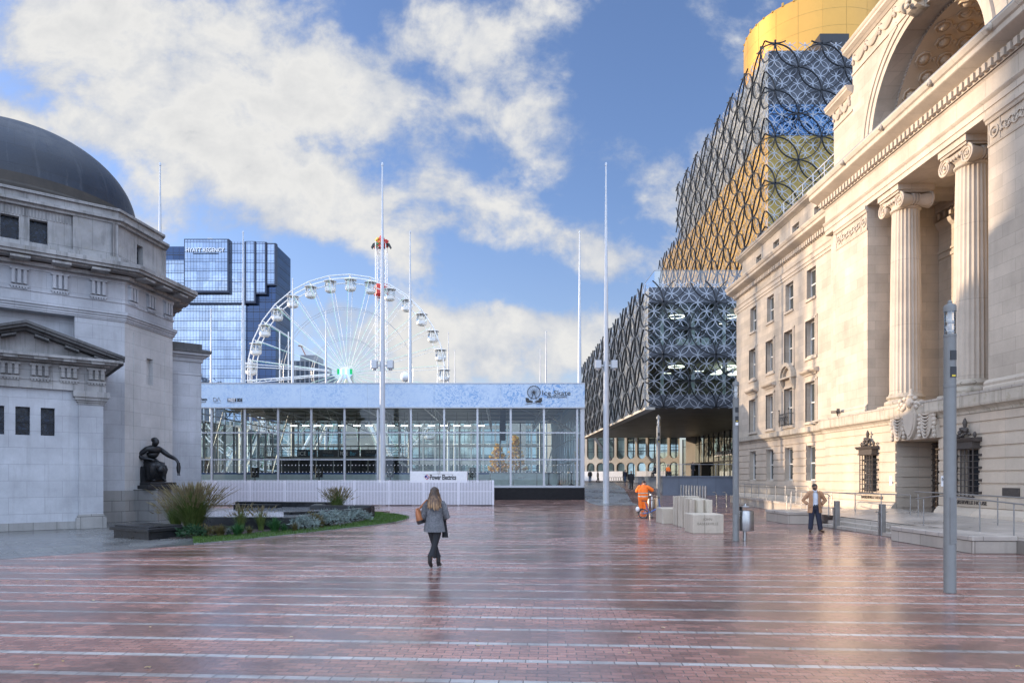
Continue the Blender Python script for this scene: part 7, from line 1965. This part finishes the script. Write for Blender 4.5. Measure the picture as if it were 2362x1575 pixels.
walker('person in navy jacket and blue jeans by the library entrance doors', *far(1442,92), R(200), nv, jean, skin_p, hair_d)
walker('person in an orange top sitting on the library terrace', (1540.5-PX)/F*76, 76, 2.0, R(20), org, dk2, skin_p, hair_d, 1.0, False, .1, True)
walker('person in black standing on the library terrace near the entrance canopy', (1598-PX)/F*80, 80, 2.0, R(30), dk, dk2, skin_p, hair_d)
walker('person in black sitting low on the library terrace beside the pale lamp post', (1512-PX)/F*70, 70, 2.0, R(-60), dk, dk2, skin_p, hair_d, .9, False, .1, True)

# ------------------------------------------------------------------ seated bronze figure, facing right
SZ = 1.45
SB = thing('bronze_statue', 'dark bronze seated figure looking down with an arm stretched over a small base', 'statue', (-16.25,32.0,SZ), R(90-12))
# body faces local -y, which points right in the picture
SB.rotation_euler = (0,0,R(52)); SB.scale = (1.17,1.17,1.04)
b = MB(); b.cbox(-.62,.62,-.78,.86,0,.17,.02); b.cbox(-.5,.56,-.72,.55,.171,.30,.02); b.cbox(-.48,.48,.02,.80,.30,1.02,.05); b.build('bronze_base', M['bronze'], SB, local=True)
k = 1.32; SR = 1.28
def S(x, y, z): return (x*k, y*k, z*k+.0)
V = []; E = []
def sv(p, r, r2=None, link=None):
    V.append((*p, r*k*SR, (r2 or r)*k*SR))
    if link is not None: E.append((link, len(V)-1))
    return len(V)-1
pel = sv(S(0,.22,.90), .17, .14); wa = sv(S(.0,.16,1.06), .135, .11, pel); ch = sv(S(0,.06,1.26), .17, .12, wa); ch2 = sv(S(0,.03,1.36), .15, .10, ch); ne = sv(S(0,-.01,1.47), .062, .062, ch2)
ja = sv(S(.01,-.08,1.545), .062, .078, ne); fc = sv(S(.01,-.09,1.62), .088, .105, ja); cr = sv(S(.0,-.045,1.685), .066, .08, fc); sv(S(0,-.04,1.725), .03, .035, cr); sv((S(0,-.075,1.60)[0]+.62*.15,S(0,-.075,1.6)[1]-.78*.15,S(0,0,1.60)[2]), .012, .012, fc)
for q, el, fa, wr, hn in ((1,(.35,-.18,1.14),(.43,-.33,1.06),(.47,-.43,1.0),(.48,-.48,.93)),(-1,(-.40,.16,1.12),(-.30,.02,1.03),(-.14,-.10,1.0),(-.08,-.14,1.0))):
    sh = sv(S(q*.20,.04,1.36), .068, .068, ch2); up_ = sv(S(*mid((q*.20,.04,1.36),el,.5)), .072, .072, sh); e_ = sv(S(*el), .06, .06, up_); f_ = sv(S(*fa), .056, .056, e_); w_ = sv(S(*wr), .036, .036, f_); h_ = sv(S(*hn), .044, .03, w_)
    for j in range(4): a_ = sv((S(*hn)[0]+(j-1.5)*.024,S(*hn)[1]-.02,S(*hn)[2]-.05), .0075, .0075, h_); sv((V[a_][0],V[a_][1]-.0,V[a_][2]-.05), .0065, .0065, a_)
    t_ = sv((S(*hn)[0]+.05,S(*hn)[1]-.03,S(*hn)[2]-.02), .009, .009, h_)
for q, kn, an, to in ((-1,(-.13,-.28,.78),(-.13,-.16,.34),(-.13,-.32,.27)),(1,(.15,-.30,.74),(.15,-.26,.33),(.15,-.42,.26))):
    h_ = sv(S(q*.11,.14,.86), .12, .12, pel); t_ = sv(S(*mid((q*.11,.14,.86),kn,.5)), .105, .105, h_); k_ = sv(S(*kn), .082, .082, t_); c_ = sv(S(*mid(kn,an,.4)), .07, .07, k_); a_ = sv(S(*an), .045, .045, c_); sv(S(*to), .04, .03, a_)
skin_obj('body', V, E, M['bronze'], SB, 0, 2)
b = MB()                                               # drapery over lap and legs, cloth on the seat, hair
b.loft([(.0*k,-.04*k,.30*k,.24*k,.22*k),(0,-.02*k,.45*k,.25*k,.26*k),(0,-.02*k,.62*k,.26*k,.33*k),(0,.0*k,.78*k,.25*k,.36*k),(0,.08*k,.90*k,.23*k,.27*k),(0,.16*k,1.0*k,.18*k,.16*k)],28,wob=.16,seed=2)
rr = random.Random(12)
for i in range(16):
    x = -.24+.03*i; b.tube([S(x,-.33+rr.uniform(-.03,.03),.80),S(x*1.05,-.36,.66),S(x,-.30,.50),S(x*1.1,-.24,.33)],[.02,.035,.03,.02],6)
b.ball(S(0,-.42,.66),(.17,.14,.17),14,10); b.ball(S(.05,.25,.72),(.3,.2,.35),12,8)
b.build('drapery', M['bronze'], SB, smooth=True, local=True, angle=70)
b = MB(); b.ball(S(0,-.04,1.66),(.128,.138,.128),18,12)
for i in range(40): t = rr.random()*6.28; p_ = rr.random()*1.2; b.ball(S(.078*math.cos(t)*math.cos(p_*.6),-.03+.085*math.sin(t)*math.cos(p_*.6),1.65+.07*math.sin(p_)),.03,6,4)
b.build('hair', M['bronze'], SB, smooth=True, local=True)
b = MB(); b.tube([S(.49,-.52,.90),S(.49,-.52,.72),S(.49,-.52,.56)],[.06,.085,.065],8)
for i in range(4): b.tube([S(.46+.02*i,-.52,.57),S(.455+.025*i,-.53,.45)],.012,5)
b.build('wreath', M['bronze'], SB, smooth=True, local=True, angle=60)
# ------------------------------------------------------------------ planting bed, lawn and raised pool
def leafmat(name, c1, c2, rough=.6, trans=.25):
    m, g, out = new_mat(name); p = wpos(g)
    rnd_ = g.n('ShaderNodeNewGeometry').outputs['Random Per Island']
    c = g.mix(rnd_, c1, c2); f = g.mrange(g.noise(p, 3.0, 3), .3, .7, .7, 1.25)
    c = g.mix(1.0, c, g.n('ShaderNodeCombineColor', Red=f, Green=f, Blue=f).outputs[0], 'MULTIPLY')
    d_ = g.n('ShaderNodeBsdfPrincipled', Base__Color=c, Roughness=rough); d_.inputs['Specular IOR Level'].default_value = .3
    t = g.n('ShaderNodeBsdfTranslucent', Color=c); mx = g.n('ShaderNodeMixShader', i0=trans, i1=d_.outputs[0], i2=t.outputs[0]); g.link(mx.outputs[0], out.inputs[0]); return m
M['lawn'] = leafmat('lawn_grass', (.045,.095,.018), (.085,.16,.03)); M['blade'] = leafmat('reed_grass', (.05,.10,.02), (.16,.19,.06)); M['plume'] = leafmat('reed_plume', (.17,.13,.07), (.30,.26,.15))
M['sage'] = leafmat('silver_shrub', (.13,.18,.17), (.24,.29,.27)); M['dgreen'] = leafmat('dark_leaf', (.012,.045,.02), (.03,.08,.03)); M['bgreen'] = leafmat('broad_leaf', (.02,.085,.03), (.05,.14,.04)); M['brownleaf'] = leafmat('brown_leaf', (.10,.065,.03), (.12,.12,.04)); M['yellow'] = leafmat('autumn_leaf', (.72,.40,.015), (.85,.60,.04), trans=.35)
M['soil'] = plain('bed_soil', (.045,.035,.028), .9, var=.4, vscale=6, bump=.8, bscale=20); M['turf'] = plain('turf_base', (.035,.07,.014), .9, var=.3, vscale=2, bump=.6, bscale=40)
OUT = [gp(447,1255),gp(560,1245.5),gp(703,1230),gp(854,1213),gp(908,1205),gp(932,1199),gp(940,1193),gp(926,1188.5),gp(904,1185.5),gp(868,1182)]
INN = [gp(444,1240),gp(528,1236),gp(662,1223),gp(766,1213.5),gp(820,1206),gp(842,1201),gp(850,1194),gp(848,1189),gp(842,1185),gp(836,1183)]
def strip(a, b, z): 
    mb = MB(); n = len(a)
    mb.add([(p.x,p.y,z) for p in a]+[(p.x,p.y,z) for p in b], [(i,i+1,n+i+1,n+i) for i in range(n-1)]); return mb
def sub(pts, m=6):
    out = []
    for i in range(len(pts)-1):
        p0, p1, p2, p3 = pts[max(i-1,0)], pts[i], pts[i+1], pts[min(i+2,len(pts)-1)]
        for j in range(m):
            t = j/m; out.append(.5*((2*p1)+(p2-p0)*t+(2*p0-5*p1+4*p2-p3)*t*t+(3*p1-p0-3*p2+p3)*t**3))
    return out+[pts[-1]]
OUTs, INNs = sub(OUT), sub(INN)
tag(strip(OUTs,INNs,.03).build('lawn', M['turf']), kind='structure')
mb = MB(); n = len(OUTs)
for i in range(n-1):
    a, b = OUTs[i], OUTs[i+1]; d_ = (b-a).normalized(); nn = Vector((d_.y,-d_.x,0))
    mb.add([(*(p.xy),z) for z in (-.01,.035) for p in (a,b,b+nn*.07,a+nn*.07)],[(4,5,6,7),(0,1,5,4),(1,2,6,5),(2,3,7,6),(3,0,4,7)])
tag(mb.build('lawn_kerb', M['slab']), kind='structure')
mb = MB(); rr = random.Random(31)
for i in range(len(OUTs)-1):
    for _ in range(150):
        u, v = rr.random(), rr.random(); v = v*1.06-.04+rr.gauss(0,.012); p = OUTs[i].lerp(OUTs[i+1],u).lerp(INNs[i].lerp(INNs[i+1],u),v); a = rr.random()*6.28; h = rr.uniform(.035,.075); w = .014
        q = Vector((math.cos(a)*w,math.sin(a)*w,0)); mb.add([p+q+Vector((0,0,.025)),p-q+Vector((0,0,.025)),p+Vector((rr.uniform(-.03,.03),rr.uniform(-.03,.03),.03+h))],[(0,1,2)])
tag(mb.build('lawn_grass', M['lawn']), kind='stuff')
mb = MB(); bed = [(p.x,p.y) for p in INNs]+[(-6.4,39.5),(-12.5,41),(-14.8,34),(-12.6,24.5),(-10.6,22.0)]
mb.prism(bed, -.011, .025); tag(mb.build('planting_bed', M['soil']), kind='structure')
# raised pool with dark stone rims
PL = thing('raised_pool', 'low raised pool with stepped dark stone rims and pale still water', 'pool', (-9.5,31,0))
M['water'] = plain('pool_water', (.33,.34,.35), .04, var=.05); 
mb = MB(); pw = [(-11.6,26.3),(-8.0,26.0),(-7.6,29.5),(-6.9,33.2),(-8.0,38.2),(-13.2,38.2),(-13.6,30)]
mb.prism(pw, 0, .36); mb.build('basin', M['blackstone'], PL)
mb = MB(); mb.prism([(p[0]*.985-.1,p[1]*.995) for p in pw], .361, .40); mb.build('water', M['water'], PL)
def rim(poly, z0, z1): 
    b = MB(); b.prism(poly, z0, z1); b.build('rim', M['blackstone'], PL)
def bar(a, b, w): 
    a, b = Vector((*a,0)), Vector((*b,0)); d_ = (b-a).normalized(); q = Vector((-d_.y,d_.x,0))*w/2; return [(a+q).xy[:], (b+q).xy[:], (b-q).xy[:], (a-q).xy[:]]
rim(bar((-11.9,26.4),(-7.8,26.0),.5), .0, .47); rim(bar((-8.0,26.1),(-7.6,29.4),.45), .0, .475); rim(bar((-9.1,29.0),(-6.8,31.2),.55), .0, .52)
rim(bar((-7.1,30.9),(-6.5,33.9),.5), .0, .525); rim(bar((-9.4,34.0),(-6.3,33.6),.6), .0, .60); rim(bar((-9.2,34.0),(-9.6,36.6),.5), .0, .605)
rim(bar((-14.4,37.6),(-9.2,36.6),.8), .0, .66); rim(bar((-14.0,36.2),(-11.6,35.7),.6), .0, .56)
def grassclump(p, h, r, nb, label, seed, plume=True, mat='blade', up=.5, w=.011):
    o = thing('ornamental_grass', label, 'grass clump', p); rr = random.Random(seed); b = MB(); pl = MB()
    for i in range(nb):
        a = rr.random()*2*math.pi; sp = rr.random()**.7; base = Vector((math.cos(a)*r*.22*sp,math.sin(a)*r*.22*sp,0))+Vector(p)
        d_ = Vector((math.cos(a+rr.uniform(-.5,.5)),math.sin(a+rr.uniform(-.5,.5)),0)); L = h*rr.uniform(.55,1.0); lean = r*sp*rr.uniform(.5,1.15)
        pts = []
        for j in range(5):
            t = j/4; pts.append(base+d_*lean*(t**1.9)+Vector((0,0,L*(t-(.38*sp if not plume or i%3 else .12)*t**3))))
        sd_ = d_.cross(Vector((0,0,1)))*w
        vs = []; 
        for j, q in enumerate(pts): f = 1-.8*j/4; vs += [q+sd_*f,q-sd_*f]
        b.add(vs, [(2*j,2*j+1,2*j+3,2*j+2) for j in range(4)])
        if plume and i % 3 == 0:
            q = pts[-1]; e_ = q+(pts[-1]-pts[-2]).normalized()*h*.17
            for m_ in range(4):
                o1 = Vector((rr.uniform(-1,1),rr.uniform(-1,1),rr.uniform(-.3,.6)))*.022; pl.add([q+o1,q-o1,e_+o1*.3],[(0,1,2)])
    b.build('blades', M[mat], o)
    if plume: pl.build('seed_heads', M['plume'], o)
    return o
G = lambda px, py: gp(px,py,.02)
grassclump(G(445,1232), 1.8, .98, 1700, 'largest clump of feathery ornamental grass beside the black ledge', 1)
grassclump(G(405,1222), 1.3, .65, 600, 'smaller feathery grass clump against the statue pedestal', 2)
grassclump(G(778,1186), 1.5, .75, 850, 'feathery grass clump before the picket fence at the back of the bed', 3)
grassclump(G(555,1226), 1.05, .45, 180, 'thin tuft of feathery grass in front of the raised pool', 4)
grassclump(G(602,1223), .95, .45, 160, 'wispy brown grass tuft beside the strap leaved plants', 5)
grassclump(G(548,1234), .5, .5, 150, 'dark green strap leaved plant left of the grass tuft at the pool front', 6, False, 'bgreen', w=.02)
grassclump(G(633,1226), .62, .5, 170, 'bright green strap leaved plant before the pool corner', 7, False, 'bgreen', w=.02)
grassclump(G(508,1236), .5, .45, 200, 'low brown sedge at the foot of the largest grass clump', 8, False, 'brownleaf')
def shrub(p, rx, ry, h, n, mat, label, seed, size=.05, name='shrub'):
    o = thing(name, label, 'shrub', p); rr = random.Random(seed); b = MB(); cl = []
    for i in range(int(n/22)):
        a = rr.random()*6.28; q = rr.random()**.5; cl.append(Vector((p[0]+rx*q*math.cos(a),p[1]+ry*q*math.sin(a),p[2]+h*(.35+.65*rr.random())*(1-.45*q*q))))
    for c in cl:
        for _ in range(22):
            d_ = Vector((rr.gauss(0,1),rr.gauss(0,1),rr.gauss(.3,.8))); d_.normalize(); q = c+d_*rr.uniform(.05,.19); s_ = size*rr.uniform(.6,1.3)
            u = d_.orthogonal().normalized()*s_*.35; b.add([q-d_*s_+u,q-d_*s_-u,q+d_*s_],[(0,1,2)])
    b.build('foliage', M[mat], o)
    st = MB()
    for c in cl[::4]: st.tube([Vector(p)+(c-Vector(p))*.05, Vector(p)+(c-Vector(p))*.6+Vector((0,0,.05)), c], .008, 4)
    st.build('stems', M['soil'], o); return o
shrub(G(755,1212), .95, .7, .62, 2400, 'sage', 'larger silver grey shrub at the lawn edge', 1)
shrub(G(815,1203), .8, .6, .55, 1500, 'sage', 'smaller silver grey shrub towards the lawn tip', 2)
shrub(G(704,1221), .5, .45, .5, 900, 'sage', 'dull green shrub between the pool corner and the silver shrubs', 3)
shrub(G(722,1214), .35, .35, .62, 500, 'brownleaf', 'brown seeding shrub behind the dull green one', 4)
shrub(G(440,1238), .45, .35, .35, 800, 'dgreen', 'dark green low shrub in the corner beside the black ledge', 5)
shrub(G(834,1180), 1.1, .3, .32, 900, 'dgreen', 'clipped low dark hedge behind the silver shrubs', 6, .035, 'hedge')
shrub(G(480,1236), .4, .3, .3, 500, 'brownleaf', 'withered low plant under the largest grass clump', 7)
for i, (px, py, m_, h_, lab) in enumerate(((575,1231,'brownleaf',.38,'withered seed stalks between two tufts at the pool front'),(655,1225,'bgreen',.34,'small green plant just left of the dull green shrub'),(680,1224,'brownleaf',.42,'dry brown stalks under the pool corner'),(528,1233,'sage',.3,'small grey leaved plant left of the tufts at the pool front'),(742,1216,'brownleaf',.5,'dry stalks poking through the silver shrubs'))):
    grassclump(G(px,py), h_, .3, 90, lab, 20+i, False, m_, w=.012)
# fallen leaves
mb = MB(); rr = random.Random(77)
for px, py in ((84,1534),(145,1526),(346,1447),(341,1540),(672,1470),(1102,1490),(1513,1361),(1475,1472),(1530,1448),(1452,1507),(1768,1454),(1906,1524),(1823,1498),(2348,1538),(2270,1335),(1100,1478),(110,1340),(215,1385),(430,1390),(640,1395)):
    p = gp(px,py); s_ = rr.uniform(.02,.045); a = rr.random()*6.28
    vs = [p+Vector((math.cos(a+t)*s_*k_,math.sin(a+t)*s_*k_*.7,.008+.01*(i%2))) for i,(t,k_) in enumerate(((0,1.2),(1,.7),(2,.9),(3.1,1.1),(4.2,.7),(5.2,.9)))]
    mb.add(vs, [tuple(range(6))])
tag(mb.build('fallen_leaves', leafmat('fallen_leaf',(.35,.22,.07),(.55,.45,.28))), kind='stuff')
# autumn trees seen through the rink
def tree(px, Y, h, r, label, seed):
    x = (px-PX)/F*Y; z0 = gh(Y); o = thing('autumn_tree', label, 'tree', (x,Y,z0)); rr = random.Random(seed)
    b = MB(); b.tube([(x,Y,z0),(x+.05,Y,z0+h*.4),(x,Y,z0+h*.98)],[.11,.08,.015],8)
    tips = []
    for i in range(34):
        t = .22+.75*i/34; a = i*2.4; L = r*(1-t)**.75*rr.uniform(.7,1.15)+.12; q = Vector((x,Y,z0+h*t)); e_ = q+Vector((math.cos(a)*L,math.sin(a)*L,L*.35)); b.tube([q,e_],[.025,.006],4); tips += [q.lerp(e_,u) for u in (.45,.7,.9,1.05)]
    b.build('trunk', plain('tree_bark',(.06,.045,.035),.9), o)
    c = MB()
    for q in tips:
        for _ in range(20):
            d_ = Vector((rr.gauss(0,1),rr.gauss(0,1),rr.gauss(0,1))).normalized(); p = q+d_*rr.uniform(.02,.34); u = d_.orthogonal().normalized()*.08; w_ = d_.cross(u).normalized()*.13
            c.add([p-u,p+w_,p+u,p-w_],[(0,1,2,3)])
    c.build('crown', M['yellow'], o)
tree(1149,96,5.4,1.6,'yellow autumn tree seen through the rink, the shorter broader one',1); tree(1190,97,6.8,1.5,'yellow autumn tree seen through the rink, the taller one right of the other',2)
# ------------------------------------------------------------------ city masses, unseen beyond the frame on the sunny side, added to shape the sunlight
M['blockerw'] = ashlar('blocker_facade', (0.42,0.40,0.37), 2.4, 3.2, stain=.2, jdark=.2, joint=.5)
def city(x0, x1, y0, y1, h, label):
    o = thing('shade_office_block', label, 'office block', ((x0+x1)/2,(y0+y1)/2,0)); b = MB(); b.box(x0,x1,y0,y1,0,h); b.build('wall', M['blockerw'], o); b = MB(); b.box(x0+3,x1-3,y0+3,y1-3,h,h+2); b.build('roof_plant', M['lead'], o)
city(-185,-165,10,73.8,56,'unseen tall office block added on the sunny left side to shade the stone front')  # out of view, added to cast the shade on the right pier
o = thing('sun_screen_tower', 'unseen slatted tower added on the sunny left side to thin the sunlight', 'tower', (-98,82,0))  # unseen, added so its slats let part of the sun reach the wing
mb = MB()
for z in range(50): mb.box(-97,-96.4,73.2,96,z*.92,z*.92+.36)
mb.build('slat_screen', M['blockerw'], o)
mb = MB()
for i in range(7):
    y = 73.2+i*3.8; mb.box(-97.6,-97,y-.2,y+.2,0,46)
mb.build('post', M['lead'], o)
